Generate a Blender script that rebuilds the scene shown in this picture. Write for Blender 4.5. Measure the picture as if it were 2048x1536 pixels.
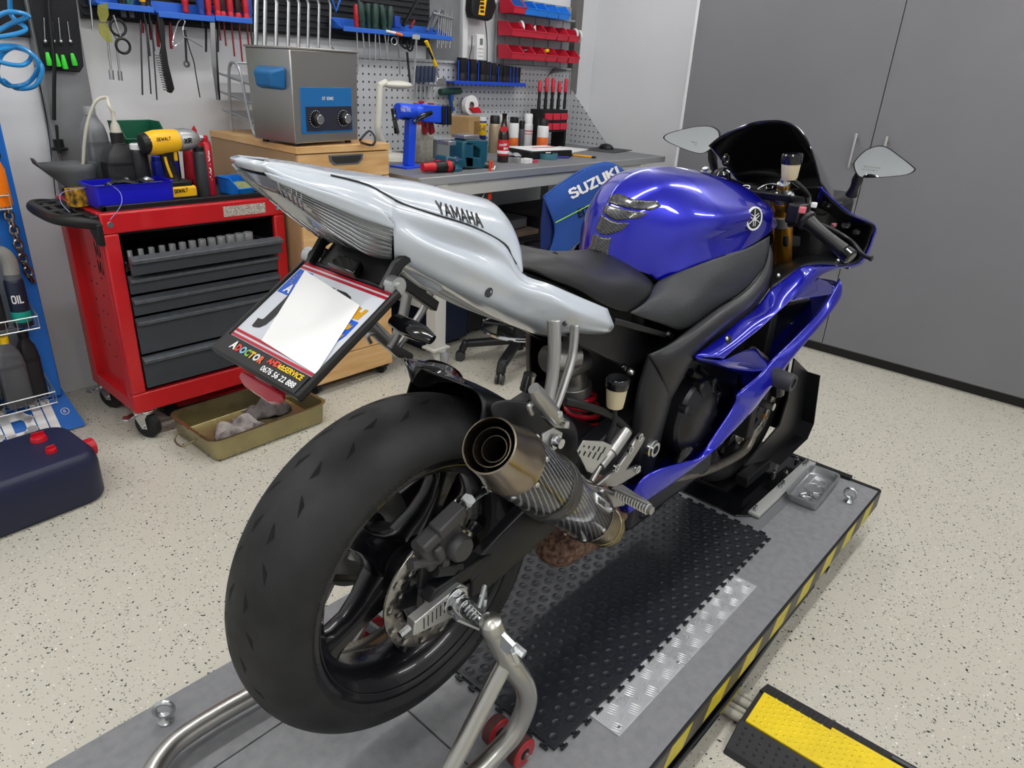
import bpy, bmesh, math, random
from mathutils import Vector as V, Matrix
random.seed(7)
S = bpy.context.scene
COL = S.collection
for o in list(bpy.data.objects): bpy.data.objects.remove(o)
PI = math.pi
# ---------------------------------------------------------------- camera
# metres; x runs along the motorcycle (forward), y to its left, z up; floor at z = 0, rear axle at x = y = 0
CR = V((0.67053564, -0.74001596, 0.05251992))      # camera right
CD = V((-0.27046604, -0.30976467, -0.91153386))    # camera down
CF = V((0.69081841, 0.59701108, -0.40785744))      # camera forward
CP = V((-0.65619, -0.81287, 1.41039))
FOC = 1409.33
cam_d = bpy.data.cameras.new('camera'); cam = bpy.data.objects.new('camera', cam_d); COL.objects.link(cam)
cam_d.sensor_width = 36; cam_d.sensor_fit = 'HORIZONTAL'; cam_d.lens = FOC / 2048 * 36
cam_d.clip_start = 0.02; cam_d.clip_end = 60
m3 = Matrix((CR, -CD, -CF)).transposed()
cam.matrix_world = Matrix.Translation(CP) @ m3.to_4x4()
S.camera = cam
# ---------------------------------------------------------------- world, exposure
S.view_settings.view_transform = 'Standard'; S.view_settings.look = 'None'
S.view_settings.gamma = 1; S.view_settings.use_curve_mapping = False
S.view_settings.exposure = 0.0
w = bpy.data.worlds.new('world'); S.world = w; w.use_nodes = True
w.node_tree.nodes['Background'].inputs[0].default_value = (0.75, 0.8, 0.9, 1)
w.node_tree.nodes['Background'].inputs[1].default_value = 0.25
LAMP_POWER = 25
CEIL = 2.72

# ---------------------------------------------------------------- points measured in the photograph -> places in the room
def ray(px, py): return CR * ((px - 1024) / FOC) + CD * ((py - 768) / FOC) + CF
def PY(px, py, y): d = ray(px, py); return CP + d * ((y - CP.y) / d.y)
def PX(px, py, x): d = ray(px, py); return CP + d * ((x - CP.x) / d.x)
def PZ(px, py, z): d = ray(px, py); return CP + d * ((z - CP.z) / d.z)

# ---------------------------------------------------------------- materials
def lin(h):
    h = h.lstrip('#'); c = [int(h[i:i+2], 16) / 255 for i in (0, 2, 4)]
    return tuple(x / 12.92 if x <= .04045 else ((x + .055) / 1.055) ** 2.4 for x in c) + (1,)
MT = {}
def mat(name, col='#808080', rough=.5, metal=0., var=0., vscale=20., bump=0., bscale=80., coat=0., emit=0., trans=0., ior=1.45, spec=.5, col2=None, alpha=1., rvar=0.):
    if name in MT: return MT[name]
    m = bpy.data.materials.new(name); m.use_nodes = True; nt = m.node_tree; N = nt.nodes; L = nt.links
    b = N['Principled BSDF']; b.inputs['Base Color'].default_value = lin(col)
    b.inputs['Roughness'].default_value = rough; b.inputs['Metallic'].default_value = metal
    b.inputs['Specular IOR Level'].default_value = spec; b.inputs['IOR'].default_value = ior
    if coat: b.inputs['Coat Weight'].default_value = coat; b.inputs['Coat Roughness'].default_value = .03
    if trans: b.inputs['Transmission Weight'].default_value = trans
    if alpha < 1: b.inputs['Alpha'].default_value = alpha
    if emit: b.inputs['Emission Color'].default_value = lin(col); b.inputs['Emission Strength'].default_value = emit
    if var or bump or rvar:
        tc = N.new('ShaderNodeTexCoord')
    if var or rvar:
        n = N.new('ShaderNodeTexNoise'); n.inputs['Scale'].default_value = vscale; n.inputs['Detail'].default_value = 6
        L.new(tc.outputs['Object'], n.inputs['Vector'])
        if var:
            mx = N.new('ShaderNodeMix'); mx.data_type = 'RGBA'
            c = lin(col); k = lin(col2) if col2 else tuple(x * (1 - var) for x in c[:3]) + (1,)
            mx.inputs[6].default_value = c; mx.inputs[7].default_value = k
            rp = N.new('ShaderNodeValToRGB'); rp.color_ramp.elements[0].position = .38; rp.color_ramp.elements[1].position = .66
            L.new(n.outputs['Fac'], rp.inputs[0]); L.new(rp.outputs[0], mx.inputs[0]); L.new(mx.outputs[2], b.inputs['Base Color'])
        if rvar:
            mr = N.new('ShaderNodeMapRange'); mr.inputs[3].default_value = max(.02, rough - rvar); mr.inputs[4].default_value = min(1, rough + rvar)
            mr.inputs[1].default_value = .3; mr.inputs[2].default_value = .7
            L.new(n.outputs['Fac'], mr.inputs[0]); L.new(mr.outputs[0], b.inputs['Roughness'])
    if bump:
        n2 = N.new('ShaderNodeTexNoise'); n2.inputs['Scale'].default_value = bscale; n2.inputs['Detail'].default_value = 3
        bp = N.new('ShaderNodeBump'); bp.inputs['Strength'].default_value = bump; bp.inputs['Distance'].default_value = .002
        L.new(tc.outputs['Object'], n2.inputs['Vector']); L.new(n2.outputs['Fac'], bp.inputs['Height']); L.new(bp.outputs[0], b.inputs['Normal'])
    m.diffuse_color = lin(col); MT[name] = m; return m
def nodes(m): return m.node_tree.nodes, m.node_tree.links, m.node_tree.nodes['Principled BSDF']

ORD = ('first', 'second', 'third', 'fourth', 'fifth', 'sixth', 'seventh', 'eighth', 'ninth', 'tenth', 'eleventh', 'twelfth', 'thirteenth')
# ---------------------------------------------------------------- mesh builder
def rotz(a): return Matrix.Rotation(a, 3, 'Z')
def basis(d, up=None):
    d = V(d).normalized(); u = V(up) if up is not None else (V((0, 0, 1)) if abs(d.z) < .95 else V((1, 0, 0)))
    a = u.cross(d).normalized(); b = d.cross(a).normalized(); return a, b, d
class MB:
    def __init__(s): s.v = []; s.f = []; s.m = []
    def add(s, vs, fs, m=0):
        k = len(s.v); s.v += [V(p) for p in vs]; s.f += [tuple(i + k for i in f) for f in fs]; s.m += [m] * len(fs); return s
    def box(s, c, d, R=None, m=0):
        c = V(c); h = V(d) / 2; P = [V((x, y, z)) for x in (-h.x, h.x) for y in (-h.y, h.y) for z in (-h.z, h.z)]
        if R is not None: P = [R @ p for p in P]
        return s.add([c + p for p in P], [(0,1,3,2),(4,6,7,5),(0,4,5,1),(2,3,7,6),(0,2,6,4),(1,5,7,3)], m)
    def b2(s, a, b, m=0):
        a = V(a); b = V(b); return s.box((a + b) / 2, [abs(b[i] - a[i]) for i in range(3)], None, m)
    def hexa(s, lo, hi, m=0):
        n = len(lo); return s.add(list(lo) + list(hi), [tuple(range(n - 1, -1, -1)), tuple(range(n, 2 * n))] + [(i, (i + 1) % n, n + (i + 1) % n, n + i) for i in range(n)], m)
    def prism(s, poly, vec, m=0): vec = V(vec); return s.hexa([V(p) for p in poly], [V(p) + vec for p in poly], m)
    def bar(s, p, q, wd, ht, up=None, m=0):
        p = V(p); q = V(q); a, b, d = basis(q - p, up); a = a * wd / 2; b = b * ht / 2
        return s.hexa([p - a - b, p + a - b, p + a + b, p - a + b], [q - a - b, q + a - b, q + a + b, q - a + b], m)
    def cyl(s, p, q, r, r2=None, n=20, caps=True, m=0):
        p = V(p); q = V(q); r2 = r if r2 is None else r2; a, b, d = basis(q - p)
        c = [(a * math.cos(2 * PI * i / n) + b * math.sin(2 * PI * i / n)) for i in range(n)]
        vs = [p + e * r for e in c] + [q + e * r2 for e in c]
        fs = [(i, (i + 1) % n, n + (i + 1) % n, n + i) for i in range(n)]
        if caps: fs += [tuple(range(n - 1, -1, -1)), tuple(range(n, 2 * n))]
        return s.add(vs, fs, m)
    def lathe(s, o, d, prof, n=32, m=0, a0=0, a1=2 * PI, up=None):
        o = V(o); a, b, d = basis(d, up); full = abs(a1 - a0 - 2 * PI) < 1e-6; k = n if full else n + 1
        vs = []; 
        for i in range(k):
            t = a0 + (a1 - a0) * i / n; e = a * math.cos(t) + b * math.sin(t)
            vs += [o + e * r + d * h for r, h in prof]
        q = len(prof); fs = []
        for i in range(n):
            j = (i + 1) % k
            for u in range(q - 1): fs.append((i * q + u, j * q + u, j * q + u + 1, i * q + u + 1))
        return s.add(vs, fs, m)
    def tube(s, pts, r, n=10, closed=False, caps=True, m=0, flat=1.):
        P = [V(p) for p in pts]; N = len(P); R = r if isinstance(r, (list, tuple)) else [r] * N
        T = [((P[(i + 1) % N] if closed or i < N - 1 else P[i]) - (P[i - 1] if closed or i > 0 else P[i])).normalized() for i in range(N)]
        a, b, _ = basis(T[0]); vs = []
        for i in range(N):
            a = (a - T[i] * a.dot(T[i])); a = a.normalized() if a.length > 1e-6 else basis(T[i])[0]; b = T[i].cross(a)
            vs += [P[i] + (a * math.cos(2 * PI * k / n) + b * flat * math.sin(2 * PI * k / n)) * R[i] for k in range(n)]
        fs = []
        for i in range(N if closed else N - 1):
            j = (i + 1) % N
            for k in range(n): fs.append((i * n + k, i * n + (k + 1) % n, j * n + (k + 1) % n, j * n + k))
        if caps and not closed: fs += [tuple(range(n - 1, -1, -1)), tuple(range((N - 1) * n, N * n))]
        return s.add(vs, fs, m)
    def grid(s, rows, m=0, closed=False):
        q = len(rows[0]); vs = [p for r in rows for p in r]; fs = []
        for i in range(len(rows) - 1):
            for j in range(q if closed else q - 1):
                k = (j + 1) % q; fs.append((i * q + j, i * q + k, (i + 1) * q + k, (i + 1) * q + j))
        return s.add(vs, fs, m)
    def ball(s, c, r, n=14, sc=(1, 1, 1), m=0):
        c = V(c); rows = []
        for i in range(n // 2 + 1):
            t = PI * i / (n // 2); rows.append([c + V((math.sin(t) * math.cos(2 * PI * j / n) * r * sc[0], math.sin(t) * math.sin(2 * PI * j / n) * r * sc[1], math.cos(t) * r * sc[2])) for j in range(n)])
        return s.grid(rows, m, closed=True)
    def torus(s, c, d, R, r, n=28, k=8, m=0):
        a, b, _ = basis(d); return s.tube([V(c) + (a * math.cos(2 * PI * i / n) + b * math.sin(2 * PI * i / n)) * R for i in range(n)], r, k, closed=True, m=m)
    def xf(s, M):
        s.v = [M @ p for p in s.v]; return s
    def mirror(s):
        k = len(s.v); nf = len(s.f); s.v += [V((p.x, -p.y, p.z)) for p in s.v]; s.f += [tuple(i + k for i in reversed(f)) for f in s.f[:nf]]; s.m += s.m[:nf]; return s
    def build(s, name, mats, parent=None, smooth=35, bevel=0, sub=0, solid=0, off=None, weld=False, seg=2, kind=None, soff=-1, local=False):
        me = bpy.data.meshes.new(name)
        org = V((0, 0, 0)) if local or parent is None else ORG.get(parent, V((0, 0, 0)))
        if off is not None: org = V(off)
        me.from_pydata([p - org for p in s.v], [], s.f)
        if not isinstance(mats, (list, tuple)): mats = [mats]
        for x in mats: me.materials.append(x)
        me.polygons.foreach_set('material_index', s.m)
        bm = bmesh.new(); bm.from_mesh(me)
        if weld: bmesh.ops.remove_doubles(bm, verts=bm.verts, dist=1e-5)
        bmesh.ops.dissolve_degenerate(bm, edges=bm.edges, dist=1e-6)
        bmesh.ops.recalc_face_normals(bm, faces=bm.faces); bm.to_mesh(me); bm.free()
        if smooth:
            me.polygons.foreach_set('use_smooth', [True] * len(me.polygons)); me.set_sharp_from_angle(angle=math.radians(smooth))
        o = bpy.data.objects.new(name, me); COL.objects.link(o)
        if parent is not None: o.parent = parent; ORG[o] = org
        elif off is not None: o.location = org; ORG[o] = org
        else: ORG[o] = V((0, 0, 0))
        if solid: x = o.modifiers.new('thick', 'SOLIDIFY'); x.thickness = solid; x.offset = soff; x.use_even_offset = False
        if sub: x = o.modifiers.new('sub', 'SUBSURF'); x.levels = sub; x.render_levels = sub
        if bevel: x = o.modifiers.new('bevel', 'BEVEL'); x.width = bevel; x.segments = seg; x.limit_method = 'ANGLE'; x.angle_limit = math.radians(40)
        if kind: o['kind'] = kind
        return o
ORG = {}
def tag(o, label, cat, group=None):
    o['label'] = label; o['category'] = cat
    if group: o['group'] = group
    return o
def thing(name, label, cat, loc=(0, 0, 0), rz=0, group=None, absolute=True):
    o = bpy.data.objects.new(name, None); COL.objects.link(o); o.empty_display_size = .05
    o.location = loc; o.rotation_euler = (0, 0, rz); tag(o, label, cat, group)
    ORG[o] = V(loc) if absolute else V((0, 0, 0)); return o
def struct(o): o['kind'] = 'structure'; return o
def copy_tree(o, parent=None):
    c = o.copy(); COL.objects.link(c)
    if parent is not None: c.parent = parent
    for ch in list(o.children): copy_tree(ch, c)
    ORG[c] = V((0, 0, 0)); return c
def cr(pts, n=6, closed=False):
    """Catmull-Rom through points"""
    P = [V(p) for p in pts]; N = len(P); out = []
    for i in range(N if closed else N - 1):
        g = (lambda k: P[k % N]) if closed else (lambda k: P[min(max(k, 0), N - 1)])
        a, b, c, d = g(i - 1), g(i), g(i + 1), g(i + 2)
        for j in range(n):
            t = j / n; out.append(.5 * ((2 * b) + (c - a) * t + (2 * a - 5 * b + 4 * c - d) * t * t + (3 * b - a - 3 * c + d) * t ** 3))
    if not closed: out.append(P[-1])
    return out
def smooth_rows(rows, nu=4, nv=4):
    R = [cr(r, nu) for r in rows]; C2 = [cr([r[j] for r in R], nv) for j in range(len(R[0]))]
    return [[C2[j][i] for j in range(len(C2))] for i in range(len(C2[0]))]
def pxl(pts): return [PY(*p) for p in pts]
_txt = {}
def text(st, bold=0., shear=0.):
    """outline text as flat verts / faces, lower-left at 0,0; cap height 1"""
    key = (st, bold, shear)
    if key in _txt: return _txt[key]
    cu = bpy.data.curves.new('t', 'FONT'); cu.body = st; cu.offset = bold; cu.shear = shear; cu.resolution_u = 3; cu.fill_mode = 'FRONT'
    o = bpy.data.objects.new('t', cu); COL.objects.link(o); bpy.context.view_layer.update()
    me = o.evaluated_get(bpy.context.evaluated_depsgraph_get()).to_mesh()
    vs = [v.co.copy() for v in me.vertices]; fs = [tuple(p.vertices) for p in me.polygons]
    bpy.data.objects.remove(o); bpy.data.curves.remove(cu)
    if not vs: vs = [V((0, 0, 0))]
    x0 = min(v.x for v in vs); y0 = min(v.y for v in vs); h = .69
    vs = [V(((v.x - x0) / h, (v.y - y0) / h, 0)) for v in vs]; w_ = max(v.x for v in vs); h_ = max(v.y for v in vs)
    _txt[key] = (vs, fs, w_, h_); return _txt[key]
def put_text(mb, st, o, u, v, height, width=None, bold=0., shear=0., m=0, center=False, lift=.0006, fn=None):
    """lay lettering on a plane: origin o, unit reading direction u, unit up direction v"""
    vs, fs, w_, h_ = text(st, bold, shear); u = V(u).normalized(); v = V(v).normalized(); n = u.cross(v)
    sx = (width / w_) if width else height; o = V(o)
    if center: o = o - u * (w_ * sx / 2) - v * (h_ * height / 2)
    if fn: pts = [fn(p.x * sx, p.y * height) for p in vs]
    else: pts = [o + u * (p.x * sx) + v * (p.y * height) + n * lift for p in vs]
    mb.add(pts, fs, m); return mb
# bold stroke lettering (segments on a 1-high grid)
GL = {'A': (.66, [(0,0,.33,1),(.33,1,.66,0),(.14,.32,.52,.32)]), 'B': (.56, [(0,0,0,1),(0,1,.4,1),(0,.52,.44,.52),(0,0,.44,0),(.4,1,.5,.88),(.5,.88,.5,.64),(.5,.64,.42,.52),(.42,.52,.54,.4),(.54,.4,.54,.12),(.54,.12,.44,0)]), 'C': (.56, [(.54,.86,.4,1),(.4,1,.12,1),(.12,1,0,.85),(0,.85,0,.15),(0,.15,.12,0),(.12,0,.4,0),(.4,0,.54,.14)]),
 'D': (.58, [(0,0,0,1),(0,1,.36,1),(.36,1,.56,.8),(.56,.8,.56,.2),(.56,.2,.36,0),(.36,0,0,0)]), 'E': (.5, [(0,0,0,1),(0,1,.5,1),(0,.5,.42,.5),(0,0,.5,0)]), 'G': (.6, [(.56,.86,.42,1),(.42,1,.12,1),(.12,1,0,.85),(0,.85,0,.15),(0,.15,.12,0),(.12,0,.44,0),(.44,0,.58,.14),(.58,.14,.58,.46),(.58,.46,.34,.46)]),
 'H': (.58, [(0,0,0,1),(.58,0,.58,1),(0,.5,.58,.5)]), 'I': (.0, [(0,0,0,1)]), 'K': (.58, [(0,0,0,1),(0,.42,.54,1),(.18,.6,.58,0)]), 'L': (.48, [(0,0,0,1),(0,0,.48,0)]), 'M': (.78, [(0,0,0,1),(0,1,.39,.2),(.39,.2,.78,1),(.78,1,.78,0)]), 'N': (.6, [(0,0,0,1),(0,1,.6,0),(.6,0,.6,1)]),
 'O': (.62, [(.14,1,.48,1),(.48,1,.62,.84),(.62,.84,.62,.16),(.62,.16,.48,0),(.48,0,.14,0),(.14,0,0,.16),(0,.16,0,.84),(0,.84,.14,1)]), 'P': (.54, [(0,0,0,1),(0,1,.42,1),(.42,1,.54,.88),(.54,.88,.54,.58),(.54,.58,.42,.46),(.42,.46,0,.46)]), 'R': (.56, [(0,0,0,1),(0,1,.42,1),(.42,1,.54,.88),(.54,.88,.54,.6),(.54,.6,.42,.48),(.42,.48,0,.48),(.28,.48,.56,0)]),
 'S': (.56, [(.54,.86,.42,1),(.42,1,.12,1),(.12,1,.02,.88),(.02,.88,.02,.64),(.02,.64,.54,.4),(.54,.4,.54,.12),(.54,.12,.42,0),(.42,0,.1,0),(.1,0,0,.14)]), 'T': (.58, [(0,1,.58,1),(.29,1,.29,0)]), 'U': (.6, [(0,1,0,.16),(0,.16,.14,0),(.14,0,.46,0),(.46,0,.6,.16),(.6,.16,.6,1)]), 'V': (.62, [(0,1,.31,0),(.31,0,.62,1)]), 'W': (.9, [(0,1,.22,0),(.22,0,.45,.8),(.45,.8,.68,0),(.68,0,.9,1)]), 'X': (.6, [(0,0,.6,1),(0,1,.6,0)]), 'Y': (.62, [(0,1,.31,.48),(.62,1,.31,.48),(.31,.48,.31,0)]), 'Z': (.56, [(0,1,.56,1),(.56,1,0,0),(0,0,.56,0)]),
 '0': (.52, [(.12,1,.4,1),(.4,1,.52,.84),(.52,.84,.52,.16),(.52,.16,.4,0),(.4,0,.12,0),(.12,0,0,.16),(0,.16,0,.84),(0,.84,.12,1)]), '4': (.56, [(.42,0,.42,1),(.42,1,0,.3),(0,.3,.56,.3)]), '-': (.3, [(0,.45,.3,.45)]), ' ': (.25, []), 
 'm': (.9, [(0,0,0,.68),(0,.55,.14,.68),(.14,.68,.34,.68),(.34,.68,.45,.56),(.45,.56,.45,0),(.45,.56,.58,.68),(.58,.68,.78,.68),(.78,.68,.9,.56),(.9,.56,.9,0)]), 'o': (.6, [(.15,.68,.45,.68),(.45,.68,.6,.52),(.6,.52,.6,.16),(.6,.16,.45,0),(.45,0,.15,0),(.15,0,0,.16),(0,.16,0,.52),(0,.52,.15,.68)]), 'b': (.6, [(0,1,0,0),(.0,.68,.45,.68),(.45,.68,.6,.52),(.6,.52,.6,.16),(.6,.16,.45,0),(.45,0,0,0)]), 'i': (0, [(0,0,0,.62),(0,.86,0,1.0)]), 'l': (0, [(0,0,0,1)])}
def strokes(st, t=.2, gap=.22, shear=0.):
    """list of quads (2-D, cap height 1) and total width"""
    Q = []; x = 0
    for ch in st:
        w_, segs = GL[ch]
        for a, b, c, d in segs:
            p = V((a, b, 0)); q = V((c, d, 0)); e = (q - p); e = e.normalized() if e.length > 1e-6 else V((1, 0, 0)); n = V((-e.y, e.x, 0)) * t / 2; ex = e * t * .42
            Q.append([V((x, 0, 0)) + k for k in (p - ex - n, q + ex - n, q + ex + n, p - ex + n)])
        x += w_ + gap + t * .6
    return [[V((k.x + shear * k.y, k.y, 0)) for k in q] for q in Q], x - gap
def put_strokes(mb, st, fn, height, width=None, t=.2, gap=.22, shear=0., m=0):
    """fn(u, v) -> point, u along the reading direction, v up (metres)"""
    Q, w_ = strokes(st, t, gap, shear); sx = width / w_ if width else height
    for q in Q:
        mb.add([fn(k.x * sx, k.y * height) for k in q], [(0, 1, 2, 3)], m)
    return mb
def flat_fn(o, u, v, lift=.0008):
    o = V(o); u = V(u).normalized(); v = V(v).normalized(); n = u.cross(v) * lift; return lambda a, b: o + u * a + v * b + n
# ================================================================ shared materials
WHITEW = mat('wall_paint', '#e3e5e8', .6, var=.04, vscale=1.5, bump=.05, bscale=60)
STEEL = mat('steel', '#b9bbbd', .3, .9)
ZINC = mat('zinc', '#c9ccce', .25, 1.)
ALU = mat('brushed_aluminium', '#bfc0bf', .35, .8)
CHROME = mat('chrome', '#d8dadd', .08, 1.)
BLK = mat('black_plastic', '#0f1012', .45)
BLKG = mat('black_gloss', '#0c0d10', .12, coat=.5)
BLKM = mat('black_satin_paint', '#121316', .38)
RUB = mat('rubber', '#1a1a1c', .7, var=.25, vscale=25, bump=.1, bscale=200)
REDP = mat('red_plastic', '#c01424', .35)
WHT = mat('white_plastic', '#e4e5e6', .4)
GREYP = mat('grey_plastic', '#5b5f64', .5)
YELP = mat('yellow_plastic', '#f0c400', .4)
BLUEP = mat('blue_plastic', '#1c5fc4', .4)
CLEAR = mat('clear_plastic', '#e8eef0', .08, trans=.85, ior=1.3)
INKB = mat('ink_black', '#101114', .5)
INKW = mat('ink_white', '#f0f1f2', .5)
INKR = mat('ink_red', '#c2182b', .5)

# ================================================================ room
def floor_mat():
    m = mat('speckled_epoxy', '#cdc8b8', .22, coat=.0); N, L, b = nodes(m); tc = N.new('ShaderNodeTexCoord')
    base = N.new('ShaderNodeTexNoise'); base.inputs['Scale'].default_value = 1.3; base.inputs['Detail'].default_value = 4
    L.new(tc.outputs['Object'], base.inputs['Vector'])
    mx = N.new('ShaderNodeMix'); mx.data_type = 'RGBA'; mx.inputs[6].default_value = lin('#cbc8bc'); mx.inputs[7].default_value = lin('#c0bcae')
    L.new(base.outputs['Fac'], mx.inputs[0]); cur = mx.outputs[2]
    for sc, size, dens, col in ((85, .24, .28, '#3f4143'), (140, .26, .35, '#5c5d56'), (95, .2, .16, '#efeee8'), (55, .18, .10, '#2f3034')):
        nz = N.new('ShaderNodeTexNoise'); nz.inputs['Scale'].default_value = sc * 2; L.new(tc.outputs['Object'], nz.inputs['Vector'])
        ad = N.new('ShaderNodeMix'); ad.data_type = 'VECTOR'; ad.inputs[0].default_value = .012
        L.new(tc.outputs['Object'], ad.inputs[4]); L.new(nz.outputs['Color'], ad.inputs[5])
        vo = N.new('ShaderNodeTexVoronoi'); vo.inputs['Scale'].default_value = sc; vo.inputs['Randomness'].default_value = 1
        L.new(ad.outputs[1], vo.inputs['Vector'])
        c1 = N.new('ShaderNodeMath'); c1.operation = 'LESS_THAN'; c1.inputs[1].default_value = size; L.new(vo.outputs['Distance'], c1.inputs[0])
        sp = N.new('ShaderNodeSeparateColor'); L.new(vo.outputs['Color'], sp.inputs[0])
        c2 = N.new('ShaderNodeMath'); c2.operation = 'LESS_THAN'; c2.inputs[1].default_value = dens; L.new(sp.outputs[0], c2.inputs[0])
        mu = N.new('ShaderNodeMath'); mu.operation = 'MULTIPLY'; L.new(c1.outputs[0], mu.inputs[0]); L.new(c2.outputs[0], mu.inputs[1])
        k = N.new('ShaderNodeMix'); k.data_type = 'RGBA'; k.inputs[7].default_value = lin(col); L.new(mu.outputs[0], k.inputs[0]); L.new(cur, k.inputs[6]); cur = k.outputs[2]
    L.new(cur, b.inputs['Base Color'])
    n2 = N.new('ShaderNodeTexNoise'); n2.inputs['Scale'].default_value = 170; n2.inputs['Detail'].default_value = 1; L.new(tc.outputs['Object'], n2.inputs['Vector'])
    bp = N.new('ShaderNodeBump'); bp.inputs['Strength'].default_value = .3; bp.inputs['Distance'].default_value = .003
    L.new(n2.outputs['Fac'], bp.inputs['Height']); L.new(bp.outputs[0], b.inputs['Normal']); return m
X0, X1, Y0, Y1 = -3.4, 3.86, -3.6, 2.5
struct(MB().b2((X0 - .1, Y0 - .1, -.1), (X1 + .1, Y1 + .1, 0)).build('floor', floor_mat(), smooth=0))
struct(MB().b2((X0 - .1, Y0 - .1, CEIL + .04), (X1 + .1, Y1 + .1, CEIL + .14)).build('ceiling', mat('ceiling_paint', '#dfe1e3', .8), smooth=0))
struct(MB().b2((X0, Y1, 0), (X1, Y1 + .1, CEIL + .04)).build('wall_back', WHITEW, smooth=0))
struct(MB().b2((X1, Y0, 0), (X1 + .1, Y1 + .1, CEIL + .04)).build('wall_right', WHITEW, smooth=0))
struct(MB().b2((X0 - .1, Y0, 0), (X0, Y1 + .1, CEIL + .04)).build('wall_left', WHITEW, smooth=0))
struct(MB().b2((X0, Y0 - .1, 0), (X1, Y0, CEIL + .04)).build('wall_front', WHITEW, smooth=0))
# steel wall columns
COLM = mat('galvanised_column', '#8f9194', .45, .6, var=.2, vscale=6)
struct(MB().b2((.30, 2.455, 0), (.47, 2.5, CEIL + .03)).b2((.30, 2.44, 0), (.315, 2.455, CEIL + .03)).build('trim_1', COLM, smooth=0, bevel=.003))
struct(MB().b2((2.27, 2.47, 0), (2.50, 2.5, CEIL + .03)).build('trim_2', COLM, smooth=0, bevel=.003))
struct(MB().b2((2.52, 2.46, 1.3), (2.56, 2.5, CEIL + .03)).build('trim_3', mat('white_conduit', '#d5d6d8', .5), smooth=0, bevel=.004))
struct(MB().b2((3.55, 2.44, 1.27), (3.62, 2.5, CEIL + .03)).build('trim_4', mat('dark_strip', '#6d6b68', .6), smooth=0, bevel=.003))
# ceiling lamps
LED = mat('led_diffuser', '#fffdfa', .5, emit=LAMP_POWER)
LHOUS = mat('lamp_housing', '#d9dadb', .4, .3)
for i, (lx, ly) in enumerate(((-1.6, -2.0), (.5, -2.0), (2.6, -2.0), (-1.6, -.45), (.5, -.45), (2.6, -.45), (-1.6, 1.4), (.5, 1.4), (2.6, 1.4))):
    t = thing('ceiling_lamp', 'long white tube lamp on the ceiling, %s' % ('behind the camera at left', 'behind the camera in the middle', 'behind the camera by the grey cabinet', 'above the camera', 'above the motorcycle', 'above the grey cabinet doors', 'above the blue rack', 'above the red trolley', 'above the workbench end')[i], 'lamp', (lx, ly, CEIL), group='ceiling tube lamps', absolute=False)
    MB().box((0, 0, .02), (1.55, .16, .035)).build('housing', LHOUS, t, local=True, bevel=.005)
    MB().box((0, 0, -.012), (1.5, .12, .03)).build('diffuser', LED, t, local=True, bevel=.01)
# grey full-height cupboards by the right wall
GCAB = mat('grey_laminate', '#78787d', .42, var=.05, vscale=3)
t = thing('storage_cabinet', 'tall dark grey storage cabinet filling the right wall with bar handles', 'cabinet', (3.64, .4, 0))
CX = 3.42
MB().b2((CX + .02, -2.6, .05), (X1 - .002, 1.46, CEIL)).build('body', GCAB, t, smooth=0)
MB().b2((CX + .035, -2.6, 0), (X1 - .002, 1.45, .05)).build('plinth', BLK, t, smooth=0)
MB().b2((CX, 1.462, 0), (X1 - .002, 1.48, CEIL)).build('side_panel', mat('side_panel_white', '#d8d9db', .5), t, smooth=0)
for a, b_, hy in ((.368, 1.46, .44), (-.73, .364, .29), (-1.83, -.734, -1.76)):
    d = MB().b2((CX, a, .06), (CX + .02, b_, CEIL)).build('door', GCAB, t, smooth=0, bevel=.0015)
    MB().b2((CX - .035, hy - .006, 1.03), (CX - .023, hy + .006, 1.20)).b2((CX - .03, hy - .005, 1.05), (CX, hy + .005, 1.06)).b2((CX - .03, hy - .005, 1.17), (CX, hy + .005, 1.18)).build('handle', ALU, d, bevel=.002)

# ================================================================ lift
LZ = .18
DECK = mat('deck_laminate', '#87888c', .45, var=.14, vscale=45, bump=.12, bscale=300, rvar=.1)
N, L, b_ = nodes(DECK)
t = thing('motorcycle_lift', 'low grey motorcycle lift platform with yellow and black hazard stripes', 'lift', (.6, 0, 0))
LX0, LX1, LY0, LY1 = -.525, 1.72, -.425, .392
lift = t
cells = [((LX0, .173), (.027, LY1)), ((LX0, LY0), (.027, .170)), ((.031, .173), (LX1 - .01, LY1)), ((.031, LY0), (LX1 - .01, .170))]
for (a, b1), (c, d) in cells: MB().b2((a, b1, LZ - .018), (c, d, LZ)).build('deck_panel', DECK, t, smooth=0, bevel=.0012)
MB().b2((LX0, LY0 + .004, LZ - .07), (LX1 - .01, LY1 - .004, LZ - .0185)).build('deck_frame', BLKM, t, smooth=0)
MB().b2((LX0, LY0 - .004, LZ - .062), (LX1, LY0 + .0035, LZ + .0015)).build('side_rail', BLKM, t, smooth=0, bevel=.0015)
MB().b2((LX1 - .009, LY0, LZ - .062), (LX1 + .004, LY1, LZ + .003)).build('end_rail', BLKM, t, smooth=0, bevel=.0015)
MB().b2((LX1 - .016, -.33, LZ), (LX1 + .008, LY1 - .02, LZ + .012)).build('end_stop', BLKM, t, smooth=0, bevel=.0015)
TY = mat('tape_yellow', '#cfc02c', .45, var=.12, vscale=30); TG = mat('tape_grey', '#55534c', .5, var=.15, vscale=30)
x = 1.70; k = 0
while x > LX0 + .1:
    z0, z1 = LZ - .056, LZ - .004; w_ = .085 if k % 2 == 0 else .088; sh = .03
    p = [(x - w_, LY0 - .0046, z0), (x, LY0 - .0046, z0), (x + sh, LY0 - .0046, z1), (x + sh - w_, LY0 - .0046, z1)]
    if x + sh < LX1: MB().prism(p, (0, .0006, 0)).build('hazard_stripe', TG if k % 2 == 0 else TY, t, smooth=0)
    x -= w_; k += 1
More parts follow.
